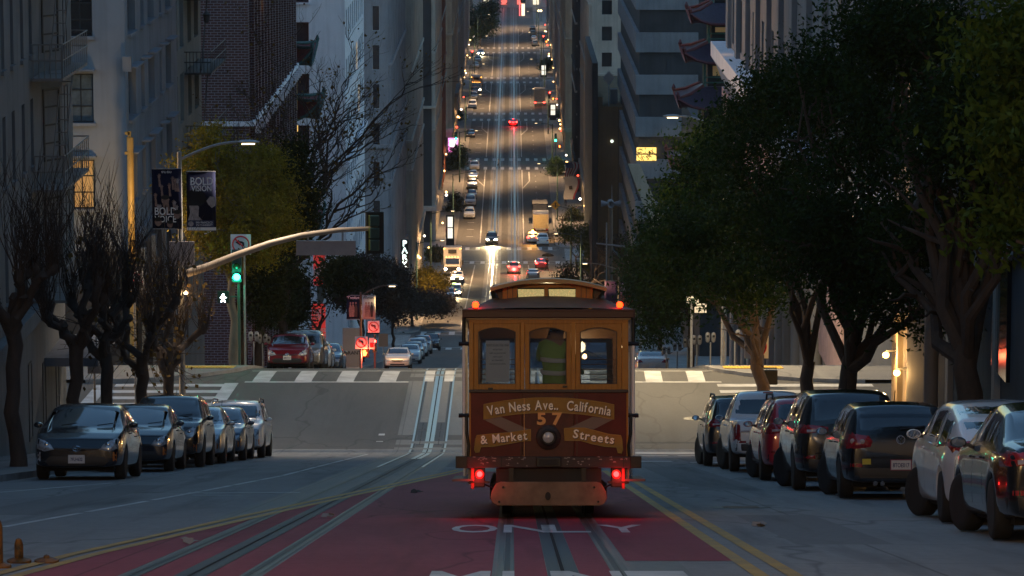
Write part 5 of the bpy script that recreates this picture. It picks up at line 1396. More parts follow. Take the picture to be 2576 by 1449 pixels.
# ---- right, near: the wall with the two lamps
z0 = G(108) - 1.5
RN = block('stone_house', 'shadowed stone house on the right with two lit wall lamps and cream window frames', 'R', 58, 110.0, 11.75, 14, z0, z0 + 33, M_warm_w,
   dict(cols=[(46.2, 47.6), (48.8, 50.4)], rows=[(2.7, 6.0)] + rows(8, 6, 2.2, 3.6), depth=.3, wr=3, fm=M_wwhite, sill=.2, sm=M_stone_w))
wput(MB().span(11.55, 11.78, 58, 104, z0, z0 + 30), 'dark_front', wall_mat('blue grey paint', (.06, .075, .09), (.09, .105, .12)), RN)  # dark blue grey sheet over most of the buff front
for k in range(8): wput(MB().span(11.45, 11.56, 60 + k * 5.6, 62.6 + k * 5.6, z0 + 8, z0 + 12), 'wide_window', M_pane, RN)
for k in range(4): wput(MB().span(11.4, 11.56, 66 + k * 9, 66.5 + k * 9, z0, z0 + 30), 'pilaster', M_stone_w, RN)
wput(MB().prism([(11.3, 62, G(62) + 5.5), (11.3, 104, G(104) + 4.2), (11.3, 104, G(104) + 5.0), (11.3, 62, G(62) + 6.3)], (.3, 0, 0)), 'sloping_band', M_conc_w, RN)
block('stone_house', 'plain dark house standing just outside the right edge of the view', 'R', 0, 57.5, 12.2, 14, G(60) - 2, G(20) + 18, M_lav_w)
# ---- right, beyond the crossing
z0 = G(160) - 3
RC = block('bank_building', 'white stone bank with bracketed cornice showing above the trees', 'R', 138.5, 221, 13.1, 14, z0, z0 + 52, M_conc_w,
   dict(cols=cols(2, 80, 1.6, 2.0), rows=[(3, 6.2)] + rows(9, 2, 3.0, 5) + rows(24, 5, 2.6, 4.2), depth=.4, sheet=True), dict(cols=[(1.6, 3.6), (5, 7), (9, 11)], rows=[(3.4, 6.0)] + rows(10, 8, 2.6, 4.2), depth=.3))
zc_ = at(1815, 140, 221).z
band(RC, 'R', 138.5, 221, 13.1, zc_, .9, .9, M_white_w, ret=13)
for k in range(28):
    y = 140 + k * 2.95
    wput(MB().prism([(12.2, y, zc_), (13.1, y, zc_), (13.1, y, zc_ - 1.5), (12.85, y, zc_ - 1.4), (12.5, y, zc_ - .5)], (0, .55, 0)), 'bracket', M_white_w, RC)
for k in range(10): wput(MB().span(12.85, 13.12, 141 + k * 8.2, 142.3 + k * 8.2, zc_ + .9, z0 + 52), 'pilaster', M_conc_w, RC)
wput(MB().span(12.9, 13.12, 139, 221, G(139) - 1, G(139) + 4.2), 'pink_base', mat('pink stone base', (.42, .28, .28), .6, var=.2, scale=2), RC)
for k in range(12): wput(MB().tube([(12.8, 150 + k * 5, G(150 + k * 5) - .5), (12.8, 150 + k * 5, G(150 + k * 5) + 4.2)], .28, 10), 'column', M_conc_w, RC, True)
# green-lit wall of a taller building behind
GT = thing('tower_block', 'tall wall lit green above the big dark trees', 'building', (24, 226, G(226) - 2))
wput(MB().span(19.0, 40, 226, 240, G(226) - 2, G(226) + 60), 'wall', M_conc_w, GT)
lt = bpy.data.lights.new('green_flood', 'SPOT'); lt.energy = 9000; lt.color = (.0, 1.0, .42); lt.spot_size = R(70); lt.spot_blend = .6
lo = link('green_flood', lt); lo.location = (23, 219, zc_ + 2); lo.rotation_euler = (R(110), 0, R(-8)); lo.parent = GT; lo.matrix_parent_inverse = Matrix.Translation(-GT.location)
# pagoda tower
z0 = G(300) - 2
PT = thing('pagoda_tower', 'green and red pagoda tower with four upturned tiled roofs', 'building', (17.6, 300, z0))
wput(MB().span(15.6, 30, 296, 330, z0, at(1800, 330, 298).z), 'wall', M_dark_w, PT)
M_pgreen = mat('green lattice', (.03, .12, .10), .5)
for oy, hx in ((1050 / 2.58, 3.0), (395 * .62 + 10, 2.3), (225 * .62, 1.9), (75, 1.6)):
    pass
tiers = [(425, 3.3, 1.9), (270, 2.7, 1.7), (155, 2.2, 1.5), (58, 1.7, 1.6)]
for i, (oy, hx, rs) in enumerate(tiers):
    z = at(1760, oy, 299).z; nz_ = at(1760, tiers[i + 1][0], 299).z if i < 3 else z + 6
    tiled_eave(PT, 17.8, 301, z, hx, hx, rs, M_tdark, M_tred, 1.25, .9, .7)
    wput(MB().span(17.8 - hx * .55, 17.8 + hx * .55, 301 - hx * .55, 301 + hx * .55, z + rs * .6, nz_ + .1), 'storey', M_dark_w, PT)
    for sx in (-1, 1):
        wput(MB().tube([(17.8 + sx * hx * .66, 301 - hx * .66, z + rs), (17.8 + sx * hx * .66, 301 - hx * .66, nz_)], .14, 8), 'post', M_pgreen, PT)
    for hh in (.35, .8): wput(MB().tube([(17.8 - hx * .7, 301 - hx * .7, z + rs + hh), (17.8 + hx * .7, 301 - hx * .7, z + rs + hh)], .07, 6), 'rail', M_pgreen, PT)
    wput(MB().span(17.8 - hx * .4, 17.8 + hx * .4, 301 - hx * .55 - .05, 301 - hx * .55 - .02, z + rs + .9, nz_ - .4), 'lattice_window', M_panedim if i else M_pane, PT)
# balcony-banded tower
d0 = 392
z0 = G(400) - 3
ST = thing('banded_tower', 'dark glass tower with pale concrete spandrel bands behind the pagoda', 'building', (13.5, d0, z0))
wput(MB().span(13.9, 36, d0 + .4, 460, z0, z0 + 62), 'glass_wall', M_dark_w, ST)
for k in range(11):
    zt_ = at(1640, 75 + (k - 4) * -109.0 + 109 * -0, d0).z if False else z0 + 6 + k * 4.62
    zb_ = zt_; 
    wput(MB().span(13.5, 20.3, d0, d0 + .4, zb_, zb_ + 2.15), 'spandrel', M_conc_w, ST, bevel=.02)
    wput(MB().span(26.0, 36, d0, d0 + .4, zb_, zb_ + 2.15), 'spandrel', M_conc_w, ST, bevel=.02)
    wput(MB().span(13.5, 13.9, d0 + .4, 460, zb_, zb_ + 2.15), 'spandrel', M_conc_w, ST, bevel=.02)
    for j in range(2): window(ST, (14.6 + j * 2.7, d0 + .38, zb_ + 2.3), (1, 0, 0), (0, -1, 0), 2.3, 2.1, .06, 1, 1, pm=(M_panelit if (k == 4 and j == 0) else M_panedim if (k * 3 + j) % 7 == 1 else M_pane))
    for j in range(3): window(ST, (26.4 + j * 2.7, d0 + .38, zb_ + 2.3), (1, 0, 0), (0, -1, 0), 2.3, 2.1, .06, 1, 1, pm=(M_panelit if k == 7 and j < 2 else M_pane))
p = at(1627, 388, d0 - .3)
sh = MB().span(p.x - 1.1, p.x + 1.05, d0 - .1, d0 - .02, p.z - .72, p.z + .72)
so = wput(sh, 'lit_window', M_panebright, ST)
b = MB()
for k in range(26):
    a = Vector((p.x + rng.uniform(-1, 1), d0 - .13, p.z + rng.uniform(-.65, .65))); b.tube([a, a + Vector((rng.uniform(-.5, .5), 0, rng.uniform(-.4, .4))), a + Vector((rng.uniform(-.3, .3), 0, rng.uniform(-.2, .2)))], .035, 4)
b.span(p.x - 1.1, p.x + 1.05, d0 - .15, d0 - .1, p.z - .07, p.z + .07)
wput(b, 'window_tracery', M_brown_w, ST)['kind'] = 'stuff'
# sloping stair parapets at its foot
for (xa, oy0, xb, oy1, th) in ((1578, 408, 1640, 560, 1.3),):
    a, c = at(xa, oy0, 388), at(xb, oy1, 388)
    wput(MB().prism([(a.x, 386, a.z), (a.x + th, 386, a.z), (c.x + th, 386, c.z), (c.x + th, 386, c.z - 8), (c.x, 386, c.z - 8), (c.x - .2, 386, c.z)], (0, .5, 0)), 'stair_parapet', M_warm_w, ST)
# brown clad block, its roof plant, and the cream office behind it
z0 = G(455) - 3; ztop = at(1550, 268, 452).z
BR = thing('bronze_block', 'low windowless brown clad block with plant on its roof', 'building', (10.8, 452, z0))
wput(MB().span(10.8, 26, 452, 500, z0, ztop), 'wall', M_brown_w, BR)
for k in range(4): wput(MB().span(10.78 + k * 2.6, 10.84 + k * 2.6, 451.93, 452.0, z0, ztop), 'panel_joint', M_dark_w, BR)
wput(MB().span(10.1, 10.8, 451.5, 500, z0, ztop + 5.5), 'dark_fin', M_dark_w, BR)
wput(MB().span(10.8, 11.4, 452, 500, ztop, ztop + 1.2), 'parapet', M_brown_w, BR)
for k in range(3): wput(MB().span(12.5 + k * 1.3, 13.4 + k * 1.3, 456, 458, ztop, ztop + 1.8 + .5 * k), 'roof_plant', M_conc_w, BR)
wput(MB().lathe([(.0001, -.18), (.15, -.12), (.2, 0), (.0001, .05)], (12.6, 451.85, at(1512, 355, 452).z), 10, 'y'), 'wall_lamp', glow('cool wall lamp', (.8, .95, .8), .5), BR)
p = at(1532, 197, 452)
wput(MB().prism([(p.x - .75, 452.5, p.z), (p.x, 452.5, p.z - .95), (p.x + .75, 452.5, p.z), (p.x, 452.5, p.z + .95)], (0, .06, 0)).tube([(p.x, 452.6, ztop), (p.x, 452.6, p.z)], .06, 6), 'diamond_sign', mat('grey sign back', (.3, .32, .34), .5), BR)
CO = far_block('cream stone office with square dark windows on the right after the third crossing', 'R', 531, 600, 11.75, 62, M_stone_w, 2.2, 2.0, 2.4, 5.0, ribs=.4, fd=dict(cols=[(1.5, 3.0), (4.6, 6.0)], rows=rows(14, 9, 2.1, 3.85), depth=.3, wr=1))
far_block('dark granite tower on the right with black window slots', 'R', 600.5, 637, 10.9, 60, M_dark_w, 2.0, 1.2, 2.8, 3.8, ribs=.3)
far_block('buff stone block with thin pilasters on the right', 'R', 658, 735, 10.4, 54, M_warm_w, 1.8, 1.6, 2.8, 4.2, ribs=.6)
far_block('dark block on the right wrapped with a lit garland at its corner', 'R', 754, 832, 10.2, 52, M_lav_w, 2.0, 1.6, 2.4, 4.0, ribs=.4)
far_block('pale stone block on the right near the street end', 'R', 850, 930, 10.2, 46, M_stone_w, 1.8, 1.8, 2.4, 4.0, ribs=.4)
far_block('last grey block on the right before the plaza', 'R', 952, 1030, 10.2, 42, M_lav_w, 1.8, 1.8, 2.4, 4.0, ribs=.4)
# the building that closes the street, with lit entrances
z0 = G(1130) - 2
EN = block('plaza_building', 'wide building with lit red and white entrances closing the far end of the street', 'R', 1132, 1160, -46, 95, z0, z0 + 40, M_lav_w, None,
   dict(cols=cols(2, 92, 3, 2), rows=rows(14, 5, 2.6, 4.5), depth=.4, sheet=True))
for k, (x, m_) in enumerate(((-2.5, 'r'), (2.5, 'r'), (7.5, 'w'), (-8, 'w'), (12, 'r'))):
    wput(MB().span(x - .9, x + .9, 1131.3, 1131.7, z0 + 3, z0 + 9.5), 'lit_entrance', glow('red sign glow', (1, .16, .12), .35) if m_ == 'r' else glow('white shop glow', (1, .8, .55), .35), EN)
# ------------------------------------------------------------------ trees
def leaf_mat(name, a, b, trans=.3, rough=.6):
    m, n, l, p = _nt(name); tc = n.new('ShaderNodeTexCoord'); nz = n.new('ShaderNodeTexNoise'); nz.inputs['Scale'].default_value = 2.3; nz.inputs['Detail'].default_value = 8
    l.new(tc.outputs['Object'], nz.inputs['Vector']); rp = n.new('ShaderNodeValToRGB'); e = rp.color_ramp.elements
    e[0].color = (*a, 1); e[1].color = (*b, 1); e[0].position = .38; e[1].position = .62; l.new(nz.outputs['Fac'], rp.inputs['Fac'])
    l.new(rp.outputs['Color'], p.inputs['Base Color']); p.inputs['Roughness'].default_value = rough; p.inputs['Specular IOR Level'].default_value = .1
    tr = n.new('ShaderNodeBsdfTranslucent'); l.new(rp.outputs['Color'], tr.inputs['Color']); mx = n.new('ShaderNodeMixShader'); mx.inputs['Fac'].default_value = trans
    l.new(p.outputs[0], mx.inputs[1]); l.new(tr.outputs[0], mx.inputs[2]); l.new(mx.outputs[0], n['Material Output'].inputs['Surface']); MATS[name] = m; return m
M_ficus = leaf_mat('dark glossy leaves', (.012, .030, .008), (.035, .072, .015))
M_ficus2 = leaf_mat('yellow green and lamplit leaves', (.05, .085, .01), (.11, .15, .02))  # true yellow-green leaves, and lamplight put into leaf colour elsewhere
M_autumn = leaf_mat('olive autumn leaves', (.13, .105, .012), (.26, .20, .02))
M_olive = leaf_mat('dark olive leaves', (.014, .022, .007), (.035, .045, .012))
M_dry = leaf_mat('dry brown leaves', (.10, .06, .02), (.20, .13, .035))
M_purple = leaf_mat('dull bare twig leaves', (.045, .035, .03), (.08, .06, .045))
def bark_mat(name, a, b):
    return mat(name, a, .85, col2=b, scale=3.5, bump=1.0, bscale=9, stretch=(1, 1, .4))
M_bark = bark_mat('ficus bark', (.12, .08, .052), (.06, .042, .032))
M_barkd = bark_mat('sycamore bark', (.085, .06, .045), (.04, .03, .025))
M_bark3 = bark_mat('pale bark', (.15, .13, .11), (.08, .07, .06))
def leaves(centers, radii, nclump, per, size, spread=.38, fill=.25, seed=1, aspect=.42):
    """leaf-sized blades in clumps through an uneven crown; returns vertex and face arrays (place coordinates)"""
    g = np.random.default_rng(seed); C = []
    tot = sum(a * b * c for a, b, c in radii) ** 1.0
    for c, r_ in zip(centers, radii):
        n = max(6, int(nclump * (r_[0] * r_[1] * r_[2]) ** .667 / sum((q[0] * q[1] * q[2]) ** .667 for q in radii)))
        k = 7 if n > 30 else 3                    # each lobe is itself a bunch of smaller boughs
        w = g.normal(size=(k, 3)); w /= np.linalg.norm(w, axis=1)[:, None]
        sub = np.array(c) + w * np.array(r_) * g.uniform(.35, .72, k)[:, None]; sr = g.uniform(.3, .52, k)
        which = g.integers(0, k, n)
        v = g.normal(size=(n, 3)); v /= np.linalg.norm(v, axis=1)[:, None]
        rad = g.uniform(.6, 1.05, n) ** .6; f = int(n * fill); rad[:f] *= g.uniform(.2, .8, f)
        C.append(sub[which] + v * np.array(r_) * (rad * sr[which])[:, None])
    C = np.concatenate(C); n = len(C) * per
    sp = spread * g.uniform(.55, 1.25, len(C))
    P = np.repeat(C, per, 0) + g.normal(size=(n, 3)) * np.repeat(sp, per)[:, None] * np.array([1, 1, .75])
    ax = g.normal(size=(n, 3)) + np.repeat(g.normal(size=(len(C), 3)), per, 0) * .8; ax[:, 2] += .25
    ax /= np.linalg.norm(ax, axis=1)[:, None]
    up = g.normal(size=(n, 3)); sd = np.cross(ax, up); sd /= np.linalg.norm(sd, axis=1)[:, None] + 1e-9
    L = size * g.uniform(.6, 1.3, n)[:, None]; Wd = L * aspect
    nn = np.cross(ax, sd)
    V = np.stack([P - ax * L * .5, P + sd * Wd * .5 + nn * L * .06, P + ax * L * .5, P - sd * Wd * .5 + nn * L * .06], 1).reshape(-1, 3)
    return V
def quad_mesh(name, V, m):
    n = len(V) // 4; me = bpy.data.meshes.new(name); me.vertices.add(len(V)); me.vertices.foreach_set('co', V.astype(np.float32).ravel())
    me.loops.add(4 * n); me.loops.foreach_set('vertex_index', np.arange(4 * n, dtype=np.int32)); me.polygons.add(n)
    me.polygons.foreach_set('loop_start', np.arange(0, 4 * n, 4, dtype=np.int32)); me.polygons.foreach_set('loop_total', np.full(n, 4, dtype=np.int32))
    me.update(calc_edges=True); me.materials.append(m); return me
def wob(a, b, k, amt, rg):
    a, b = Vector(a), Vector(b); L = (b - a).length
    return [a.lerp(b, i / k) + (Vector((rg.uniform(-1, 1), rg.uniform(-1, 1), rg.uniform(-.5, .5))) * amt * L if 0 < i < k else Vector()) for i in range(k + 1)]
def tree(name, label, x, d, trunk_h, r0, blobs, lm, nclump, per, size, bm=None, seed=1, lean=(0, 0), fork=4, spread=.38, group=None, fill=.25, second=None, aspect=.42):
    """blobs: [(x, d, z_abs, rx, ry, rz)]; limbs run from the fork of the trunk to each part of the crown"""
    rg = random.Random(seed); base = Vector((x, d, G(d) + .1))
    t = thing(name, label, 'tree', base, group=group); o = np.array(base)
    top = base + Vector((lean[0], lean[1], trunk_h))
    tb = MB(); pts = wob(base - Vector((0, 0, .3)), top, 6, .03, rg)
    tb.tube(pts, [r0 * (1.35 if i == 0 else 1.08 - .06 * i) for i in range(len(pts))], 12)
    wput(tb, 'trunk', bm or M_bark, t, True)
    for i, bl in enumerate(blobs):
        for j in range(fork):
            e = Vector(bl[:3]) + Vector((rg.uniform(-.55, .55) * bl[3], rg.uniform(-.55, .55) * bl[4], rg.uniform(-.5, .45) * bl[5]))
            s0 = top.lerp(base, rg.uniform(0, .18)); q = wob(s0, e, 5, .07, rg)
            rr = r0 * rg.uniform(.38, .6)
            lb = MB().tube(q, [rr * (1 - .17 * k) for k in range(len(q))], 8)
            for k in range(3):
                a = q[rg.randint(2, 4)]; f = a + Vector((rg.uniform(-1, 1) * bl[3] * .6, rg.uniform(-1, 1) * bl[4] * .6, rg.uniform(0, .7) * bl[5])); q2 = wob(a, f, 4, .08, rg)
                lb.tube(q2, [rr * .42 * (1 - .2 * z) for z in range(len(q2))], 5)
            wput(lb, 'limb', bm or M_bark, t, True)
    if nclump:
        V = leaves([b[:3] for b in blobs], [b[3:] for b in blobs], nclump, per, size, spread, fill, seed, aspect) - o
        link('crown', quad_mesh('crown', V, lm), t)
    if second:
        sm_, n2, bl2 = second
        V = leaves([b[:3] for b in bl2], [b[3:] for b in bl2], n2, per, size, spread, fill, seed + 50, aspect) - o
        link('crown_outer', quad_mesh('crown_outer', V, sm_), t)
    return t
def blob(ox, oy, d, rx, rz, ry):
    """crown lobe from its place in view: radii given in overview pixels across, metres deep"""
    p = at(ox, oy, d); k = mpp(d); return (p.x, d, p.z, rx * k, ry, rz * k)
gF = 'dense evergreen street trees on the right'
tree('ficus_tree', 'evergreen tree with orange-brown split trunk nearest the crossing on the right', 8.2, 111.5, 3.0, .25,
     [blob(1790, 470, 118, 150, 150, 2.4), blob(1740, 640, 114, 130, 140, 2.4), blob(1900, 560, 112, 190, 200, 2.6), blob(1880, 720, 110, 170, 90, 2.2)], M_ficus, 520, 60, .17, seed=11, lean=(-.5, .6), group=gF, fork=2, second=(M_ficus2, 60, [blob(1745, 400, 120, 60, 80, 1.5), blob(1720, 500, 118, 60, 50, 1.5), blob(1800, 330, 120, 60, 60, 1.5)]))  # yellow leaves added on the left edge stand for lamplight there
tree('ficus_tree', 'evergreen tree with dark leaning trunk, second from the crossing on the right', 8.25, 100.5, 2.6, .24,
     [blob(1960, 330, 101, 190, 210, 2.8), blob(2010, 560, 99, 200, 190, 2.6), blob(1900, 270, 104, 110, 110, 1.8)], M_ficus, 480, 60, .16, seed=12, lean=(.2, .5), group=gF, fork=2)
tree('ficus_tree', 'evergreen tree with broad pale trunk fanning into many limbs, behind the black SUV', 8.4, 89.0, 2.6, .28,
     [blob(2130, 285, 90, 190, 215, 2.8), blob(2150, 520, 88, 230, 240, 2.8), blob(2050, 175, 92, 100, 90, 2.0), blob(2250, 700, 87, 200, 150, 2.4)], M_ficus, 560, 60, .15, seed=13, lean=(.1, .2), group=gF, fork=3)
tree('ficus_tree', 'tall evergreen tree with thick forked brown trunk over the white hatchback', 8.55, 66.0, 2.5, .29,
     [blob(2330, 130, 69, 250, 210, 2.6), blob(2400, 420, 67, 230, 230, 2.4), blob(2520, 260, 65, 170, 260, 2.4), blob(2240, 85, 72, 120, 110, 2.2), blob(2300, 600, 69, 170, 140, 2.0)], M_ficus, 640, 60, .13, seed=14, lean=(-.1, 0), group=gF, fork=3)
tree('ficus_tree', 'yellow-green leafy tree at the right edge, nearest of the right row', 8.7, 47.0, 2.6, .25,
     [blob(2560, 120, 49, 130, 130, 1.6), blob(2540, 380, 48, 110, 120, 1.4), blob(2560, 600, 47.5, 95, 90, 1.2)], M_ficus2, 130, 42, .16, seed=15, lean=(.4, 0), group=gF, fork=2, spread=.34)
gR2 = 'dark street trees beyond the crossing on the right'
for i, (d, x, lob, lab) in enumerate(((163, 8.2, [(1700, 640, 160, 110, 110, 2.2), (1690, 760, 160, 110, 90, 2.2)], 'dark tree over the pale sedan just past the crossing on the right'),
                          (200, 8.3, [(1640, 700, 200, 75, 100, 2.6), (1660, 800, 200, 70, 80, 2.6)], 'dark tree behind the pale sedan, second past the crossing on the right'),
                          (420, 9.0, [(1560, 640, 420, 60, 75, 3.5), (1600, 740, 400, 40, 60, 3)], 'dull brown leafless-looking tree beside the siren pole'))):
    tree('street_tree', lab, x, d, 3.0, .16, [blob(*q) for q in lob], M_ficus if i < 2 else M_purple, 240, 50, .22, M_barkd, 30 + i, group=gR2, fork=2, spread=.5)
for i, (d, x, lob, lm, lab) in enumerate(((478, 8.6, [(1450, 610, 470, 55, 50, 3), (1420, 585, 475, 30, 32, 2.5), (1480, 660, 465, 45, 50, 3)], M_ficus2, 'bright lamp-lit green tree right of the street before the third crossing'),  # lamplight put into this tree's brighter leaf colour
                                 (455, 9.0, [(1430, 720, 440, 40, 70, 3), (1470, 740, 440, 60, 60, 3)], M_olive, 'dark tree hung with tiny lights below the green street name sign'),
                                 (540, 7.6, [(1440, 555, 560, 40, 35, 3)], M_olive, 'small dark round tree right of the street past the third crossing'),
                                 (628, 7.6, [(1397, 425, 628, 24, 28, 3)], M_ficus, 'round dark tree by the flags on the right pavement'),
                                 (742, 7.7, [(1402, 300, 742, 16, 20, 3)], M_ficus, 'dark tree by the lit kiosk on the right'),
                                 (860, 7.6, [(1376, 165, 860, 17, 16, 3)], M_ficus, 'small dark tree high up the right pavement'))):
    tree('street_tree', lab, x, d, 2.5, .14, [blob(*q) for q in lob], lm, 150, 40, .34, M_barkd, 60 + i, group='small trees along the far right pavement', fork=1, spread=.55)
for i, (d, x, lob, lm, lab) in enumerate(((640, -9.6, [(1150, 395, 636, 34, 34, 3.2), (1128, 410, 636, 20, 20, 2.5)], M_ficus, 'round dark tree on the left pavement beside the parked cars'),
                                 (570, -9.4, [(1140, 530, 572, 14, 44, 1.6)], M_olive, 'tall clipped green shrub tree on the left pavement near the flags'),
                                 (505, -10.6, [(1095, 640, 505, 13, 13, 1)], M_ficus, 'small ball-clipped tree beside the truck'),
                                 (735, -9.4, [(1150, 300, 735, 14, 26, 2)], M_ficus, 'narrow dark tree left of the street beneath the awning'),
                                 (955, -8.4, [(1205, 50, 960, 56, 52, 7), (1180, 75, 955, 40, 32, 6), (1235, 20, 965, 30, 30, 5)], M_ficus, 'huge dark tree overhanging the left of the street near its end'))):
    tree('street_tree', lab, x, d, 2.6, .16, [blob(*q) for q in lob], lm, 170 if i < 4 else 420, 40, .34 if i < 4 else .6, M_barkd, 80 + i, group='trees along the far left pavement', fork=1, spread=.5 if i < 4 else .9)
# ---- left: autumn tree on the far corner, dark ones behind it
tree('autumn_tree', 'olive-yellow autumn tree glowing beside the banner pole', -10.9, 140.5, 4.0, .20,
     [blob(505, 490, 140, 105, 130, 2.6), blob(620, 455, 141, 115, 135, 2.6), blob(690, 560, 141, 100, 120, 2.4), blob(560, 600, 140, 100, 85, 2.2), blob(535, 370, 141, 50, 75, 1.4), blob(620, 640, 140, 75, 60, 1.8)],
     M_autumn, 760, 60, .15, M_bark3, 21, fork=2, spread=.33, lean=(-.2, .2))
tree('street_tree', 'dark green tree directly behind the autumn tree', -11.6, 152.0, 4.0, .2, [blob(740, 520, 152, 70, 130, 2.2), blob(740, 400, 152, 35, 60, 1.4), blob(690, 690, 150, 62, 70, 2.0), blob(680, 775, 150, 55, 60, 1.8)],
     M_olive, 420, 55, .17, M_barkd, 22, fork=2, group='dark street trees left of the street')
for i, (d, x, lob, lm, lab) in enumerate(((205, -11.2, [(725, 745, 205, 42, 80, 2.5), (865, 690, 205, 38, 50, 2)], M_olive, 'dark tree in front of the red restaurant sign'),
                                 (262, -11.0, [(905, 680, 262, 62, 50, 3), (880, 745, 262, 42, 35, 3)], M_purple, 'dull brown tree left of the Comfort Women banners'),
                                 (330, -11.0, [(985, 700, 330, 55, 50, 3), (1000, 760, 330, 55, 45, 3)], M_purple, 'dull brown tree right of the Comfort Women banners'),
                                 (410, -10.8, [(1080, 715, 410, 40, 35, 2.5)], M_autumn, 'small tree lit yellow by headlights, left of the street'),  # yellow light put into the leaf colour
                                 (390, -10.9, [(1060, 770, 390, 65, 45, 3), (1110, 760, 395, 35, 35, 2)], M_purple, 'dull brown leafy tree beneath the yellow-lit one'))):
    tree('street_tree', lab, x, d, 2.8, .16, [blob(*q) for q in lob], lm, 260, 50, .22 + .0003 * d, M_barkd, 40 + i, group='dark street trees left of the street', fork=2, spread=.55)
# ---- bare sycamore with a few leaves left
def bare_tree(label, x, d, H, seed, targets, dry=500):
    rg = random.Random(seed); base = Vector((x, d, G(d))); t = thing('bare_tree', label, 'tree', base, group=None)
    tips = []; tb = MB(); limbs = []
    top = base + Vector((.3, 0, H * .3)); tb.tube(wob(base - Vector((0, 0, .3)), top, 5, .03, rg), [.26, .24, .22, .2, .19, .18], 10)
    wput(tb, 'trunk', M_barkd, t, True)
    tw = MB()
    def grow(p, dirv, L, r, lev, mbx):
        q = wob(p, p + dirv * L, 4, .09, rg); mbx.tube(q, [r * (1 - .13 * i) for i in range(5)], 6 if lev < 2 else 4, cap=lev < 2)
        if lev >= 4 or L < .35: tips.append(q[-1]); tips.append(q[2]); return
        for k in range(3 if lev < 2 else rg.randint(2, 4)):
            a = q[rg.randint(2, 4)] if k else q[4]
            nd = (dirv + Vector((rg.uniform(-1, 1), rg.uniform(-1, 1), rg.uniform(-.35, .75))) * .72).normalized()
            grow(a, nd, L * rg.uniform(.52, .78), r * .56, lev + 1, tw if lev >= 1 else mbx)
    for tgt in targets:
        e = Vector(tgt); lb = MB(); grow(top, (e - top).normalized(), (e - top).length * .46, .12, 0, lb); wput(lb, 'limb', M_barkd, t, True)
    wput(tw, 'twigs', M_barkd, t)['kind'] = 'stuff'
    g = np.random.default_rng(seed); T = np.array([tuple(p) for p in tips]); idx = g.integers(0, len(T), dry)
    V = leaves([(0, 0, 0)], [(1, 1, 1)], 6, max(1, dry // 6), .16, .0, 0, seed, .8)
    n = len(V) // 4; idx = g.integers(0, len(T), n); cen = V.reshape(n, 4, 3).mean(1)
    V = (V.reshape(n, 4, 3) - cen[:, None] + (T[idx] + g.normal(size=(n, 3)) * .15)[:, None]).reshape(-1, 3) - np.array(base)
    link('dry_leaves', quad_mesh('dry_leaves', V, M_dry), t)['kind'] = 'stuff'
bare_tree('tall bare sycamore with a few dry leaves against the white building', -10.8, 166, 15, 5, [tuple(at(*q)) for q in ((800, 60, 166), (930, 200, 166), (700, 210, 166), (980, 330, 166), (850, 260, 168), (960, 470, 165), (900, 120, 167), (760, 130, 165))], 700)
bare_tree('smaller bare sycamore low against the brick building', -11.4, 158, 10, 8, [tuple(at(*q)) for q in ((660, 330, 158), (720, 250, 158), (650, 230, 158), (780, 420, 158))], 260)
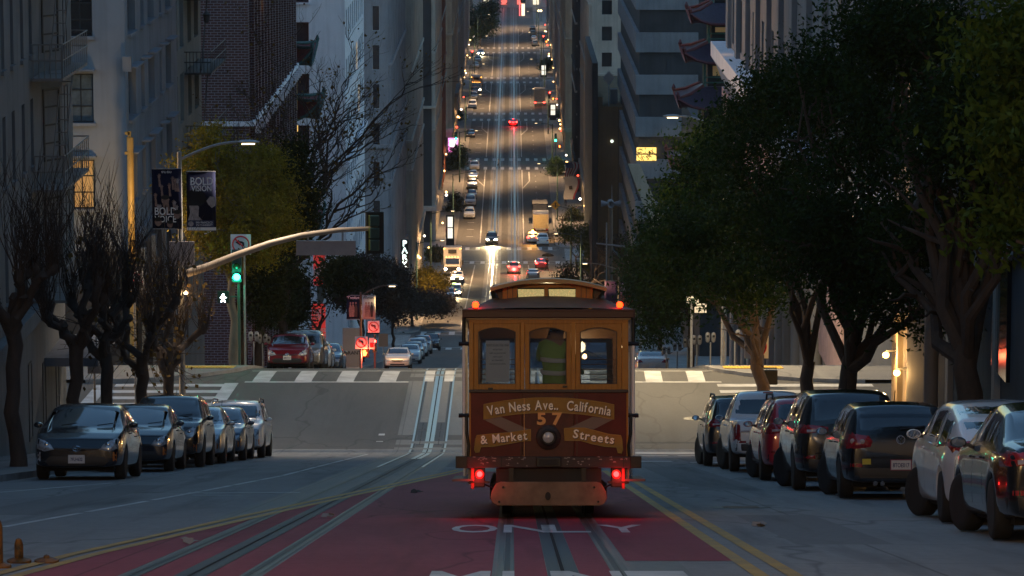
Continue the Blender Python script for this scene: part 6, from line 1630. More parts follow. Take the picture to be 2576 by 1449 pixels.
# ---- pollarded sycamores along the left pavement
def pollard(label, x, d, seed, leafy=0, h=2.5):
    rg = random.Random(seed); base = Vector((x, d, G(d) + .1)); t = thing('pollard_tree', label, 'tree', base, group='pollarded trees along the left pavement')
    top = base + Vector((rg.uniform(-.15, .15), rg.uniform(-.2, .2), h)); tb = MB(); q = wob(base - Vector((0, 0, .3)), top, 7, .025, rg)
    tb.tube(q, [.24, .19, .165, .17, .155, .16, .17, .18], 12); wput(tb, 'trunk', M_barkd, t, True)
    tips = []; sh = MB()
    for k in range(5):
        a = k * 2 * math.pi / 5 + rg.uniform(-.3, .3); e = top + Vector((math.cos(a) * rg.uniform(.7, 1.25), math.sin(a) * rg.uniform(.5, 1.0), rg.uniform(.7, 2.0)))
        lq = wob(top - Vector((0, 0, rg.uniform(0, .4))), e, 5, .10, rg)
        lb = MB().tube(lq, [.15, .115, .10, .09, .10, .12], 9); lb.lathe([(.04, -.16), (.12, -.09), (.145, .03), (.09, .14), (.02, .17)], e, 9)
        for z in range(3):
            kn = lq[rg.randint(2, 4)]; lb.lathe([(.03, -.1), (.11, 0), (.03, .12)], kn + Vector((rg.uniform(-.1, .1), rg.uniform(-.1, .1), .05)), 7)
        wput(lb, 'knuckled_limb', M_barkd, t, True)
        for z in range(34):
            L = rg.uniform(.7, 2.7); s0 = e + Vector((rg.uniform(-.14, .14), rg.uniform(-.14, .14), rg.uniform(-.1, .15))); s1 = s0 + Vector((rg.uniform(-.35, .35), rg.uniform(-.35, .35), 1)).normalized() * L
            q = wob(s0, s1, 4, .07, rg); sh.tube(q, [.013, .011, .009, .006, .003], 4, cap=False); tips.append(q[rg.randint(1, 3)])
            for y in range(2): s2 = q[rg.randint(1, 3)]; sh.tube([s2, s2 + Vector((rg.uniform(-.5, .5), rg.uniform(-.5, .5), .8)).normalized() * L * rg.uniform(.2, .45)], [.007, .003], 3, cap=False)
        if leafy:
            for z in range(7):
                L = rg.uniform(.6, 1.6); s0 = lq[rg.randint(1, 4)]; s1 = s0 + Vector((rg.uniform(-.9, .9), rg.uniform(-.6, .6), rg.uniform(-.9, .4))).normalized() * L
                sh.tube(wob(s0, s1, 3, .06, rg), [.012, .01, .008, .004], 4, cap=False); tips += [s1, s0.lerp(s1, .6), s0.lerp(s1, .8)]
    wput(sh, 'shoots', M_barkd, t)['kind'] = 'stuff'
    if leafy:
        g = np.random.default_rng(seed); T = np.array([tuple(p) for p in tips]); V = leaves([(0, 0, 0)], [(1, 1, 1)], 6, leafy // 6, .15, 0, 0, seed, .8)
        n = len(V) // 4; cen = V.reshape(n, 4, 3).mean(1); idx = g.integers(0, len(T), n)
        V = (V.reshape(n, 4, 3) - cen[:, None] + (T[idx] + g.normal(size=(n, 3)) * .12)[:, None]).reshape(-1, 3) - np.array(base)
        link('dry_leaves', quad_mesh('dry_leaves', V, M_dry), t)['kind'] = 'stuff'
pollard('thick pollarded tree at the left edge beside the black liftback', -10.75, 77, 1, h=3.2)
pollard('pollarded tree with a crooked arm, second from the left edge', -10.75, 86.5, 2, h=2.9)
pollard('pollarded tree third from the left edge, behind the navy liftback', -10.75, 94.5, 3, 60, 2.8)
pollard('pollarded tree with clinging dry leaves behind the tall dark SUV', -10.7, 103.5, 4, 190, 2.7)
pollard('pollarded tree with hanging dry leaves closest to the crossing on the left', -10.75, 110.2, 6, 260, 2.6)
# fan palm at the right edge
pt = thing('fan_palm', 'fan palm at the right edge beside the stone house', 'plant', (9.6, 58, G(58) + .1))
wput(MB().tube([(9.6, 58, G(58)), (9.6, 58, G(58) + 2.2)], [.16, .12], 8), 'stem', M_barkd, pt, True)
for k in range(16):
    a = k * .93; dv = Vector((math.cos(a), math.sin(a) * .8, rng.uniform(-.3, .8))).normalized(); c = Vector((9.6, 58, G(58) + 2.3)); b = MB()
    for j in range(9):
        s = (j - 4) * .16; q = (dv + Vector((-dv.y, dv.x, 0)) * s).normalized(); e = c + q * rng.uniform(.95, 1.3) - Vector((0, 0, .12 * abs(j - 4) * .4)); sd = Vector((-q.y, q.x, .1)) * .025
        b.add([c + dv * .35, c + q * .7 + sd, e, c + q * .7 - sd], [(0, 1, 2, 3)])
    wput(b, 'frond', M_ficus, pt)
# ------------------------------------------------------------------ street furniture
M_galv = mat('galvanised steel', (.32, .32, .32), .5, .6, var=.2, scale=4)
M_polegrn = mat('green painted pole', (.03, .07, .055), .5); M_polebrn = mat('brown painted pole', (.10, .06, .04), .5); M_polebeige = mat('beige painted steel', (.30, .25, .20), .5, var=.1, scale=2)
M_signw = mat('sign white', (.70, .69, .67), .5); M_signr = mat('sign red', (.55, .02, .025), .5); M_signk = mat('sign black', (.012, .012, .012), .5); M_signback = mat('sign back aluminium', (.38, .36, .38), .4, .3, var=.08, scale=3)
M_signg = mat('street sign green', (.01, .16, .08), .5); M_sigblk = mat('signal black', (.01, .012, .011), .5); M_siggrn = mat('signal dark green', (.02, .06, .05), .5)
def lamp_light(name, loc, energy, col, size=.15, parent=None, spot=None):
    lt = bpy.data.lights.new(name, 'SPOT' if spot else 'POINT'); lt.energy = energy; lt.color = col; lt.shadow_soft_size = size
    if spot: lt.spot_size = R(spot); lt.spot_blend = .7
    o = link(name, lt); o.location = loc
    if parent: o.parent = parent; o.location = Vector(loc) - parent.location
    return o
WARM = (1.0, .60, .25)
M_lampon = glow('street lamp lens', (1.0, .72, .38), 1.6)
def cobra(t, base, h, end, pm, energy, hm=None, r=.09, cone=150, lc=None):
    """tapered pole, upswept arm, flat lamp head with its light"""
    b, e = Vector(base), Vector(end)
    wput(MB().tube([b, b + Z * h * .5, b + Z * h], [r * 1.25, r, r * .75], 12), 'pole', pm, t, True)
    top = b + Z * (h - .25); n = 8
    pts = [top.lerp(e, i / n) + Z * (e.z - top.z) * (math.sin(math.pi / 2 * i / n) - i / n) for i in range(n + 1)]
    wput(MB().tube(pts, [.045 - .001 * i for i in range(n + 1)], 8), 'arm', pm, t, True)
    s = 1 if e.x > b.x else -1
    hd = wput(MB().lathe([(.02, -.06), (.14, -.03), (.16, .02), (.09, .08), (.01, .1)], (0, 0, 0), 12), 'lamp_head', hm or M_galv, t, True)
    hd.scale = (2.3, 1, .7); hd.location = e - t.location + Vector((s * .3, 0, 0)); 
    for v in hd.data.vertices: v.co += Vector(t.location)
    lens = MB().span(e.x + s * .1, e.x + s * .5, e.y - .09, e.y + .09, e.z - .075, e.z - .055); wput(lens, 'lens', M_lampon, t)
    if energy: lamp_light('lamp_light', e + Vector((s * .3, 0, -.2)), energy, lc or WARM, .15, t, cone)
def no_turn_sign(t, c, w, d_th=.02, post=None, face=-1):
    """white square plate, red ring and slash, black turning arrow"""
    c = Vector(c); h = w * 1.0
    p = wput(MB().span(c.x - w / 2, c.x + w / 2, c.y, c.y + d_th, c.z - h / 2, c.z + h / 2), 'sign_plate', M_signw, t, bevel=.01)
    k = 28; r_ = w * .40
    wput(MB().tube([(c.x + r_ * math.cos(2 * math.pi * i / k), c.y - .008, c.z + r_ * math.sin(2 * math.pi * i / k)) for i in range(k + 1)], w * .035, 4), 'red_ring', M_signr, t)
    wput(MB().tube([(c.x - r_ * .7, c.y - .012, c.z + r_ * .7), (c.x + r_ * .7, c.y - .012, c.z - r_ * .7)], w * .035, 4), 'red_slash', M_signr, t)
    a = w
    ar = MB().prism([(c.x + a * x, c.y - .004, c.z + a * z) for x, z in ((.17, -.2), (.17, .09), (.05, .16), (-.08, .16), (-.08, .24), (-.26, .10), (-.08, -.03), (-.08, .05), (.04, .05), (.07, .03), (.07, -.2))], (0, -.004, 0))
    wput(ar, 'arrow', M_signk, t)
def signal_head(t, c, lit=None, back=False, sc=1.0, visor=True, hm=None):
    c = Vector(c); w = .30 * sc
    wput(MB().span(c.x - w / 2, c.x + w / 2, c.y, c.y + .22 * sc, c.z - .5 * sc, c.z + .5 * sc), 'housing', hm or M_siggrn, t, bevel=.02)
    for k, (nm, col) in enumerate((('red', (1, .03, .02)), ('amber', (1, .35, .02)), ('green', (.02, 1, .55)))):
        z = c.z + (.33 - .33 * k) * sc; on = lit == nm
        m = glow('signal %s lit' % nm, col, 9.0) if on else mat('signal %s dark' % nm, tuple(.05 * q for q in col), .3)
        wput(MB().lathe([(.0001, -.05 * sc), (.08 * sc, -.035 * sc), (.105 * sc, 0)], (c.x, c.y, z), 16, 'y'), 'lens', m, t, True)
        if visor:
            v = MB(); pts = []
            for i in range(9):
                a = R(-20 + 220 * i / 8); pts.append((c.x + .125 * sc * math.cos(a), z + .125 * sc * math.sin(a)))
            v.add([(x, c.y, zz) for x, zz in pts] + [(x, c.y - .2 * sc, zz + .01) for x, zz in pts], [(i, i + 1, 10 + i, 9 + i) for i in range(8)]); wput(v, 'visor', hm or M_siggrn, t)
        if on: lamp_light('signal_light', (c.x, c.y - .3, z), 6 * sc, col, .1, t)
def ped_signal(t, c, m, shape='walk', sc=1.0):
    c = Vector(c); wput(MB().span(c.x - .23 * sc, c.x + .23 * sc, c.y, c.y + .2, c.z - .23 * sc, c.z + .23 * sc), 'pedestrian_signal', M_sigblk, t, bevel=.02)
    if not shape: return
    if shape == 'walk': P = [[(.0, .15), (.045, .13), (.05, .07), (-.0, .05), (-.04, .09)], [(-.05, .05), (.06, .05), (.07, -.03), (.03, -.06), (-.04, -.05), (-.11, -.03), (-.11, .0)], [(-.04, -.05), (.03, -.06), (.0, -.12), (-.06, -.19), (-.1, -.18), (-.05, -.1)], [(.0, -.06), (.04, -.05), (.07, -.12), (.1, -.19), (.05, -.19)], [(.06, .04), (.13, -.01), (.11, -.04), (.05, .0)]]
    else: P = [[(-.08, .0), (-.09, .12), (-.06, .13), (-.04, .05), (-.03, .17), (.0, .17), (.01, .05), (.03, .16), (.06, .15), (.06, .02), (.12, .06), (.13, .03), (.06, -.14), (-.05, -.15)]]
    b = MB()
    for q in P: b.prism([(c.x + x * sc, c.y - .012, c.z + z * sc) for x, z in q], (0, .008, 0))
    wput(b, 'lit_figure', m, t)
M_walk = glow('walk figure white', (.75, .9, 1.0), 4.0); M_hand = glow('orange hand', (1.0, .18, .03), 3.0)
# ---- left near corner: lamp post with the long signal arm
D1 = 111.0; px = lat(458, D1)
LP = thing('signal_post', 'tall grey lamp post with long curved signal arm on the left corner', 'signal post', (px, D1, G(D1) + .13))
e = at(600, 357, D1); cobra(LP, (px, D1, G(D1) + .1), at(462, 390, D1).z - G(D1), e, M_galv, 420, lc=(1, .78, .55))
arm = [at(x, y, D1) for x, y in ((470, 688), (520, 672), (600, 640), (680, 612), (760, 592), (850, 579), (950, 574))]
wput(MB().tube(arm, [.13, .12, .11, .10, .09, .08, .07], 12), 'mast_arm', M_polebeige, LP, True)
a, c = at(745, 606, D1), at(895, 642, D1)
wput(MB().span(a.x, c.x, D1 - .03, D1 + .01, c.z, a.z), 'name_sign_back', M_signback, LP, bevel=.01); wput(MB().span(a.x, c.x, D1 - .05, D1 + .03, a.z - .04, a.z + .01), 'sign_rail', M_signback, LP)
for x in (775, 862): p = at(x, 600, D1); wput(MB().span(p.x - .03, p.x + .03, D1 - .02, D1 + .02, a.z, p.z + .25), 'sign_hanger', M_galv, LP)
a, c = at(920, 533, D1), at(966, 639, D1)
wput(MB().span(a.x, c.x, D1 + .02, D1 + .06, c.z, a.z), 'back_plate', M_sigblk, LP, bevel=.03)
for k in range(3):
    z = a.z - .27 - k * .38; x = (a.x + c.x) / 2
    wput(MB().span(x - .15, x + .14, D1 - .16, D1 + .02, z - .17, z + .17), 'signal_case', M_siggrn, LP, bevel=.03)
    wput(MB().span(x - .19, x - .155, D1 - .12, D1 + .0, z - .16, z + .17), 'case_edge', mat('yellow green enamel', (.35, .34, .05), .5), LP)  # yellow light on the case edges put into their colour
a, c = at(427, 606, D1), at(490, 668, D1); wput(MB().span(a.x, c.x, D1 - .13, D1 - .11, c.z, a.z), 'sign_back', M_signback, LP, bevel=.02)
lamp_light('lamp_light', at(469, 734, D1) + Vector((0, -.3, 0)), 5, WARM, .05, LP)
wput(MB().lathe([(.0001, -.07), (.06, -.04), (.07, 0), (.0001, .06)], at(469, 734, D1) - Vector((0, .2, 0)), 10), 'small_bulb', M_lampon, LP, True)
def banner(label, x0, y0, x1, y1, d, m, lines, sway=0.0, group='street banners', pic=None, sc=1.0):
    a, c = at(x0, y0, d), at(x1, y1, d); t = thing('street_banner', label, 'banner', (a.x, d, c.z), group=group); n = 8; b = MB(); V = []
    yy = lambda u: d - .18 + sway * math.sin(u * 5)
    for i in range(n + 1):
        u = i / n; V += [(a.x + (c.x - a.x) * u, yy(u), c.z), (a.x + (c.x - a.x) * u, yy(u), a.z)]
    b.add(V, [(2 * i, 2 * i + 2, 2 * i + 3, 2 * i + 1) for i in range(n)]); o = wput(b, 'cloth', m, t, True)
    sd = o.modifiers.new('thick', 'SOLIDIFY'); sd.thickness = .008
    for zz in (a.z, c.z): wput(MB().tube([(a.x, d - .18, zz), (c.x, d - .18, zz)], .02, 6), 'banner_rod', M_galv, t)
    W_, H_ = c.x - a.x, a.z - c.z
    if pic: pic(t, a.x, c.z, W_, H_, d)
    for s, u, v, size, mm in lines:
        q, f = text_mesh(s, size, 0, .01 * size); wput(MB().add([(a.x + W_ * u + p[0] * .8, d - .215, c.z + H_ * v + p[1]) for p in q], f), 'lettering', mm, t)
    return t
M_banner = mat('navy banner cloth', (.010, .013, .035), .9, spec=.05); M_btxt = mat('banner lettering', (.9, .9, .88), .7); M_skin = mat('printed skin tone', (.30, .19, .15), .7, var=.4, scale=9); M_skin2 = mat('printed pale tone', (.42, .36, .34), .7, var=.3, scale=6)
def pic_crowd(t, x, z, w, h, d):
    r_ = random.Random(4)
    for k in range(15):
        u, v = r_.uniform(.06, .94), r_.uniform(.3, .92); s = .055 * w * 1.3
        P = [(-.5, -1), (.5, -1), (.6, .2), (.95, .7), (.8, .8), (.5, .5), (.45, 1.3), (.28, 1.3), (.2, .55), (.05, 1.45), (-.1, 1.45), (-.1, .5), (-.35, 1.3), (-.5, 1.2), (-.4, .3), (-.9, .6), (-.9, .4), (-.55, 0)]
        wput(MB().prism([(x + w * u + a * s, d - .204 - .0006 * k, z + h * v + b * s) for a, b in P] , (0, .003, 0)), 'printed_hand', M_skin if k % 3 else M_skin2, t)
        wput(MB().prism([(x + w * u - s * .4, d - .203, z + h * v - s), (x + w * u + s * .4, d - .203, z + h * v - s), (x + w * u + s * 1.0, d - .203, max(z + .02, z + h * v - s * 5)), (x + w * u - s * .2, d - .203, max(z + .02, z + h * v - s * 5))], (0, .002, 0)), 'printed_arm', M_skin, t)
    for u, v, s in ((.45, .48, .13), (.85, .24, .12), (.2, .12, .12), (.6, .08, .1)):
        wput(MB().lathe([(w * s, -.216), (w * s, -.214)], (x + w * u, d, z + h * v), 16, 'y', 1.25), 'printed_head', M_skin, t)
        wput(MB().lathe([(w * s * 1.05, -.219), (w * s * 1.05, -.217)], (x + w * u, d, z + h * v + w * s * .75), 16, 'y', .6), 'printed_hair', M_signk, t)
def pic_visor(t, x, z, w, h, d):
    wput(MB().prism([(x + w * u, d - .204, z + h * v) for u, v in ((.0, .12), (.12, .30), (.08, .42), (.3, .46), (.42, .40), (.40, .24), (.62, .12), (.62, .05), (0, .05))], (0, .004, 0)), 'printed_face', M_skin2, t)
    wput(MB().prism([(x + w * u, d - .212, z + h * v) for u, v in ((.0, .42), (.05, .66), (.3, .72), (.62, .64), (.68, .5), (.5, .42))], (0, .004, 0)), 'printed_visor', mat('visor black', (.01, .014, .02), .25), t)
    wput(MB().prism([(x + w * u, d - .21, z + h * v) for u, v in ((.68, .50), (.80, .58), (.98, .56), (.98, .42), (.86, .38), (.74, .44))], (0, .004, 0)), 'printed_hand', M_skin2, t)
    wput(MB().prism([(x + w * u, d - .214, z + h * v) for u, v in ((0, 0), (1, 0), (1, .05), (0, .05))], (0, .004, 0)), 'foot_strip', M_btxt, t)
    wput(MB().prism([(x + w * u, d - .213, z + h * v) for u, v in ((.0, .05), (.93, .05), (.93, .17), (.0, .17))], (0, .002, 0)), 'crest_panel', mat('crest blue', (.02, .03, .09), .6), t)
    wput(MB().lathe([(w * .09, -.218), (w * .09, -.216)], (x + w * .14, d, z + h * .11), 16, 'y'), 'crest', M_skin2, t)
banner('left navy banner with a cheering crowd reading BOLD VOICE', 383, 423, 459, 574, D1, M_banner, [('SFSU EDU', .5, .945, .09, M_btxt), ('BOLD', .45, .29, .33, M_btxt), ('VOICE', .45, .16, .29, M_btxt)], .02, pic=pic_crowd)
banner('right navy banner with a person in a headset reading BOLD VISION', 470, 430, 545, 577, D1, M_banner, [('BOLD', .52, .83, .34, M_btxt), ('VISION', .52, .71, .25, M_btxt), ('SAN FRANCISCO', .60, .13, .085, M_btxt), ('STATE UNIVERSITY', .60, .085, .075, M_btxt)], .025, pic=pic_visor)
# ---- left far corner: green signal on its own post
D2 = 137.5; p = at(600, 690, D2)
GS = thing('traffic_signal', 'traffic signal post showing green with a no left turn sign on top', 'traffic signal', (p.x, D2, G(D2) + .13))
wput(MB().tube([(p.x, D2, G(D2)), (p.x, D2, at(600, 640, D2).z)], .06, 10), 'post', M_polegrn, GS, True)
wput(MB().tube([(p.x + .22, D2 + .1, G(D2)), (p.x + .22, D2 + .1, at(600, 620, D2).z)], .045, 8), 'side_post', M_galv, GS, True)
signal_head(GS, (p.x - .05, D2 - .25, at(600, 668, D2).z), 'green', sc=1.25)
no_turn_sign(GS, at(605, 616, D2) + Vector((0, .15, 0)), .78)
q = at(562, 746, D2); ped_signal(GS, (q.x, D2 - .2, q.z), M_walk, 'walk', 1.0); wput(MB().span(q.x, p.x, D2 - .05, D2 + .02, q.z - .02, q.z + .02), 'bracket', M_polegrn, GS)
lamp_light('signal_light', (p.x - .1, D2 - .9, at(600, 690, D2).z), 8, (.02, 1, .5), .1, GS)
# drain pole lit yellow by the corner house
yp = at(331, 600, 143); YP = thing('utility_pole', 'pole lit yellow at the corner of the grey stucco building', 'pole', (yp.x, 143, G(143) + .13))
M_ypole = mat('ochre painted pole', (.30, .20, .06), .5, var=.15, scale=2)  # yellow lamplight put into the pole's colour
wput(MB().tube([(yp.x, 143, G(143)), (yp.x, 143, at(331, 345, 143).z)], .14, 10), 'pole', M_ypole, YP, True)
for oy in (335, 385): q = at(322, oy, 143); wput(MB().span(q.x - .12, yp.x, 142.9, 143.1, q.z - .06, q.z + .06), 'bracket', M_ypole, YP)
wput(MB().span(at(321, 0, 143).x - .06, at(321, 0, 143).x + .06, 142.9, 143.1, at(0, 410, 143).z, at(0, 330, 143).z), 'conduit', M_ypole, YP)
lamp_light('lamp_light', at(345, 560, 140.5), 150, (1, .62, .25), .3, YP)
# sign half hidden by the pollards
NT = thing('road_sign', 'no turn sign half hidden by pollarded shoots on the left corner', 'road sign', (lat(337, 112), 112, G(112) + .13)); q = at(337, 707, 112); no_turn_sign(NT, q, .62)
wput(MB().tube([(q.x, 112.05, G(112)), (q.x, 112.05, q.z + .3)], .035, 8), 'post', M_galv, NT)
for ox, lab in ((237, 'thin grey sign post between the second and third pollarded trees'), (432, 'thin grey sign post beside the leafy pollarded trees')):
    d = 108 if ox < 300 else 111.6; x = lat(ox, d); t = thing('sign_post', lab, 'post', (x, d, G(d) + .13)); wput(MB().tube([(x, d, G(d)), (x, d, G(d) + 3.2)], .035, 8), 'post', M_galv, t); wput(MB().span(x - .2, x + .2, d - .05, d - .03, G(d) + 2.5, G(d) + 3.15), 'sign_plate', M_signback, t)
# hydrant
h = at(251, 952, 133); HY = thing('fire_hydrant', 'white fire hydrant marked 6 on the far left corner', 'hydrant', (h.x, 133, G(133) + .13)); M_hyd = mat('hydrant white', (.55, .53, .48), .5, var=.15, scale=6)
wput(MB().lathe([(.17, 0), (.17, .06), (.12, .08), (.12, .55), (.15, .58), (.15, .63), (.12, .68), (.09, .8), (.03, .86), (.03, .9)], (h.x, 133, G(133) + .13), 16), 'barrel', M_hyd, HY, True)
for s, zz in ((-1, .5), (1, .5), (0, .42)): wput(MB().lathe([(.07, 0), (.07, .14), (.05, .17)] if s else [(.09, -.2), (.09, 0)], (h.x + s * .08, 133, G(133) + .13 + zz), 10, 'x' if s > 0 else 'y') if s >= 0 else MB().lathe([(.05, -.17), (.07, -.14), (.07, 0)], (h.x - .08, 133, G(133) + .13 + zz), 10, 'x'), 'nozzle', M_hyd, HY, True)
letters('mark', '6', .2, M_signk, HY, FACE_US((0, -.14, .27)), 0, .005)
# parking meters
def meter(x, d, lab, grp):
    t = thing('parking_meter', lab, 'parking meter', (x, d, G(d) + .13), group=grp); zb = G(d) + .13
    wput(MB().tube([(x, d, zb - .1), (x, d, zb + 1.05)], .032, 8), 'post', M_galv, t)
    for s in (-1, 1) if grp[-1] == 't' else (0,):
        wput(MB().lathe([(.04, 0), (.085, .06), (.1, .2), (.1, .3), (.075, .39), (.0001, .43)], (x + s * .12, d, zb + 1.05), 12, squash=.7), 'meter_head', M_galv, t, True)
        wput(MB().span(x + s * .12 - .05, x + s * .12 + .05, d - .085, d - .07, zb + 1.27, zb + 1.36), 'display', M_signk, t)
for i, (d, lab) in enumerate(((140.5, 'first twin parking meter past the crossing on the right pavement'), (146, 'second twin parking meter past the crossing on the right pavement'), (152, 'third twin parking meter past the crossing on the right pavement'), (160, 'fourth twin parking meter past the crossing on the right pavement'), (170, 'fifth twin parking meter past the crossing on the right pavement'), (182, 'farthest twin parking meter past the crossing on the right pavement'))):
    meter(7.9 + (.9 if i == 0 else .25 if i == 1 else 0), d, lab, 'twin parking meters on the right pavement')
for i, (d, lab) in enumerate(((144, 'parking meter beside the green signal post on the left'), (149, 'parking meter between the green signal and the maroon car'), (154.5, 'parking meter closest to the maroon car on the left'))): meter(-10.45, d, lab, 'single parking meters left')
# sign post with two plates on the right, sign and pedestrian signal by the ficus
d = 141; q = at(1740, 760, d); t = thing('sign_post', 'grey post with two small white plates right of the cable car', 'sign post', (q.x, d, G(d) + .13)); wput(MB().tube([(q.x, d, G(d) + .1), (q.x, d, at(1740, 745, d).z)], .055, 8), 'post', M_galv, t)
for x0, y0, x1, y1 in ((1727, 745, 1757, 762), (1747, 763, 1777, 786)):
    a, c = at(x0, y0, d), at(x1, y1, d); wput(MB().span(a.x, c.x, d - .09, d - .07, c.z, a.z), 'sign_plate', M_signw, t)
    for k in range(2): wput(MB().span(a.x + .06, c.x - .06, d - .096, d - .088, a.z - .11 - k * .12, a.z - .07 - k * .12), 'print_line', M_polegrn, t)
d = 112.3; q = at(1903, 872, d); t = thing('road_sign', 'no left turn sign behind the orange-brown split trunk on the right', 'road sign', (q.x, d, G(d) + .13)); no_turn_sign(t, q, .76)
q2 = at(1915, 1000, d); wput(MB().tube([(q2.x, d + .06, G(d) + .1), (q2.x, d + .06, q.z + .3)], .06, 8), 'post', M_polegrn, t)
q3 = at(1938, 950, d); ped_signal(t, q3, M_hand, None); wput(MB().span(q2.x, q3.x + .2, d, d + .04, q3.z + .28, q3.z + .32), 'bracket', M_polegrn, t)
d = 73; x = lat(2343, d); t = thing('utility_pole', 'beige steel pole with an empty frame in front of the shadowed stone house', 'pole', (x, d, G(d) + .13)); zt_ = at(2343, 560, d).z
wput(MB().tube([(x, d, G(d)), (x, d, zt_)], .15, 12), 'pole', M_polebeige, t, True)
a, c = at(2318, 640, d), at(2336, 775, d); b = MB()
for (x0, x1, z0_, z1_) in ((a.x, a.x + .04, c.z, a.z), (c.x - .04, c.x, c.z, a.z), (a.x, c.x, c.z, c.z + .04), (a.x, c.x, a.z - .04, a.z), (a.x, c.x, c.z + .85, c.z + .95)): b.span(x0, x1, d - .1, d, z0_, z1_)
wput(b, 'frame', M_polebeige, t)
# right far corner lamp post reaching over the street
D3 = 134.5; px = 8.0; RL = thing('street_lamp', 'street lamp reaching left out of the dark trees on the right', 'street lamp', (px, D3, G(D3) + .13)); e = at(1712, 292, D3); cobra(RL, (px, D3, G(D3) + .1), e.z - G(D3) - .5, e, M_galv, 2400, cone=168, lc=(1, .72, .36))
RL2 = thing('street_lamp', 'street lamp standing just outside the right edge of the view', 'street lamp', (8.9, 10, G(10) + .13)); cobra(RL2, (8.9, 10, G(10) + .1), 8.6, (5.4, 10, G(10) + 9.0), M_galv, 350, cone=None)  # lamp added out of view to warm the cable car's back
LL2 = thing('street_lamp', 'street lamp standing just outside the left edge of the view', 'street lamp', (-10.6, 6, G(6) + .13)); cobra(LL2, (-10.6, 6, G(6) + .1), 8.6, (-6.6, 6, G(6) + 9.0), M_galv, 1900, cone=None)  # unseen lamp added behind the car for warm light on its rear
# sconces on the stone house
for i, (ox, oy, d) in enumerate(((2262, 893, 108.6), (2290, 938, 105.4))):
    q = at(ox, oy, d); q.x = 11.42; t = thing('wall_lamp', ('upper' if i == 0 else 'lower') + ' glowing globe lamp on the stone house wall', 'wall lamp', q, group='globe lamps on the stone house')
    wput(MB().span(11.42, 11.72, d - .03, d + .03, q.z + .1, q.z + .15), 'arm', M_signk, t); wput(MB().lathe([(.0001, -.11), (.08, -.07), (.11, 0), (.08, .07), (.0001, .1)], q, 14), 'globe', glow('sconce globe', (1, .5, .14), 2.2), t, True); lamp_light('globe_light', q - Vector((.1, .2, 0)), 80, (1, .55, .18), .1, t)
# lane posts bottom left
M_dpost = mat('yellow lane post', (.26, .11, .01), .6, col2=(.03, .02, .01), scale=9)
for i, (ox, oy, d, h_, lab) in enumerate(((-14, 1449, 30.6, .42, 'tall scuffed yellow lane post cut by the left edge'), (38, 1436, 31.6, .22, 'short scuffed yellow lane post in the left lane'), (108, 1440, 31.6, .07, 'flattened yellow lane post base in the left lane'))):
    x = lat(ox, d); t = thing('lane_post', lab, 'lane post', (x, d, G(d)), group='yellow lane posts'); wput(MB().lathe([(.11, 0), (.11, .03), (.05, .05)], (x, d, G(d)), 12), 'base', M_dpost, t); wput(MB().lathe([(.04, .04), (.04, h_ - .05), (.025, h_), (.001, h_ + .01)], (x, d, G(d)), 12), 'post', M_dpost, t, True)
# barricade stub by the house
d = 92; x = lat(2332, d); t = thing('traffic_cone', 'red and white striped post beside the beige pole', 'traffic post', (x, d, G(d) + .13))
for k in range(4): wput(MB().lathe([(.09, 0), (.09, .25)], (x, d, G(d) + .13 + k * .25), 10), 'stripe', M_signr if k % 2 == 0 else M_signw, t)
# litter on the red lane
for i, (x, d, lab) in enumerate(((-3.3, 36.0, 'scrap of pale litter on the red lane near the left edge'), (-1.55, 58.0, 'brown scrap of litter between the tracks'), (-2.35, 44.5, 'pale scrap of litter on the left rail'), (2.9, 41.5, 'tiny white scrap of litter right of the yellow lines'))):
    b = MB(); r_ = random.Random(i)
    for k in range(4): c = Vector((x + r_.uniform(-.07, .07), d + r_.uniform(-.1, .1), G(d) + .03 + .006 * k)); b.box(c, (.07, .1, .004), Matrix.Rotation(r_.uniform(-.6, .6), 3, 'X') @ Matrix.Rotation(r_.uniform(0, 3), 3, 'Z'))
    o = wput(b, 'litter', M_chip if i != 1 else M_barkd, tag(thing('litter_scrap', lab, 'litter', (x, d, G(d) + .02)), lab)); 
# ------------------------------------------------------------------ beyond the crest: traffic, lamps, signs, people
gP = 'cars parked left beyond the crest'
make_car('liftback', 'maroon liftback parked at the far left corner beyond the crossing', -9.0, 144.4, True, MRN, '8MKY117', 0, group=gP, emblem='oval', dz=.0, plate_z=.47)
make_car('van', 'bronze-silver minivan parked directly behind the maroon liftback', -8.85, 150.8, True, BRZ, None, 0, detail=1, group=gP, lamp='big')
make_car('sedan', 'white sedan with one headlight glinting behind the minivan', -8.8, 157.5, True, WHT, None, 0, detail=1, group=gP, lamp='wide')
make_car('sedan', 'slate blue sedan dipping below the crest on the left', -8.6, 163.8, True, BLU, None, 0, detail=0, group=gP, lamp='wide')
make_car('sedan', 'pale sedan with red tail lamps parked right just past the crossing', lat(1637, 188), 188, False, GRE, None, 0, detail=1, group='car parked right beyond the crest')
for i, (k, d, ox, pm, lab) in enumerate((('sedan', 236, 1002, GRE, 'first white sedan in the row climbing towards us past the crest'), ('sedan', 262, 1030, WHT, 'second white sedan in the row past the crest'), ('sedan', 285, 1040, SIL, 'silver sedan third in the row past the crest'), ('wagon', 306, 1050, WHT, 'white crossover fourth in the row past the crest'), ('suv', 325, 1062, SIL, 'silver SUV with dark roof box in the row past the crest'), ('suv', 352, 1085, BLK2, 'black SUV farthest in the row past the crest'))):
    make_car(k, lab, lat(ox, d), d, True, pm, None, 0, detail=0, group='row of cars beyond the crest', lamp='wide', rails=(i == 4))
def DY(oy, lo=140):
    m = _d > lo; y = (288 + F_PX * np.tan(np.arctan(-_z[m] / _d[m]) - PITCH)) * OV; return float(_d[m][np.argmin(abs(y - oy))])
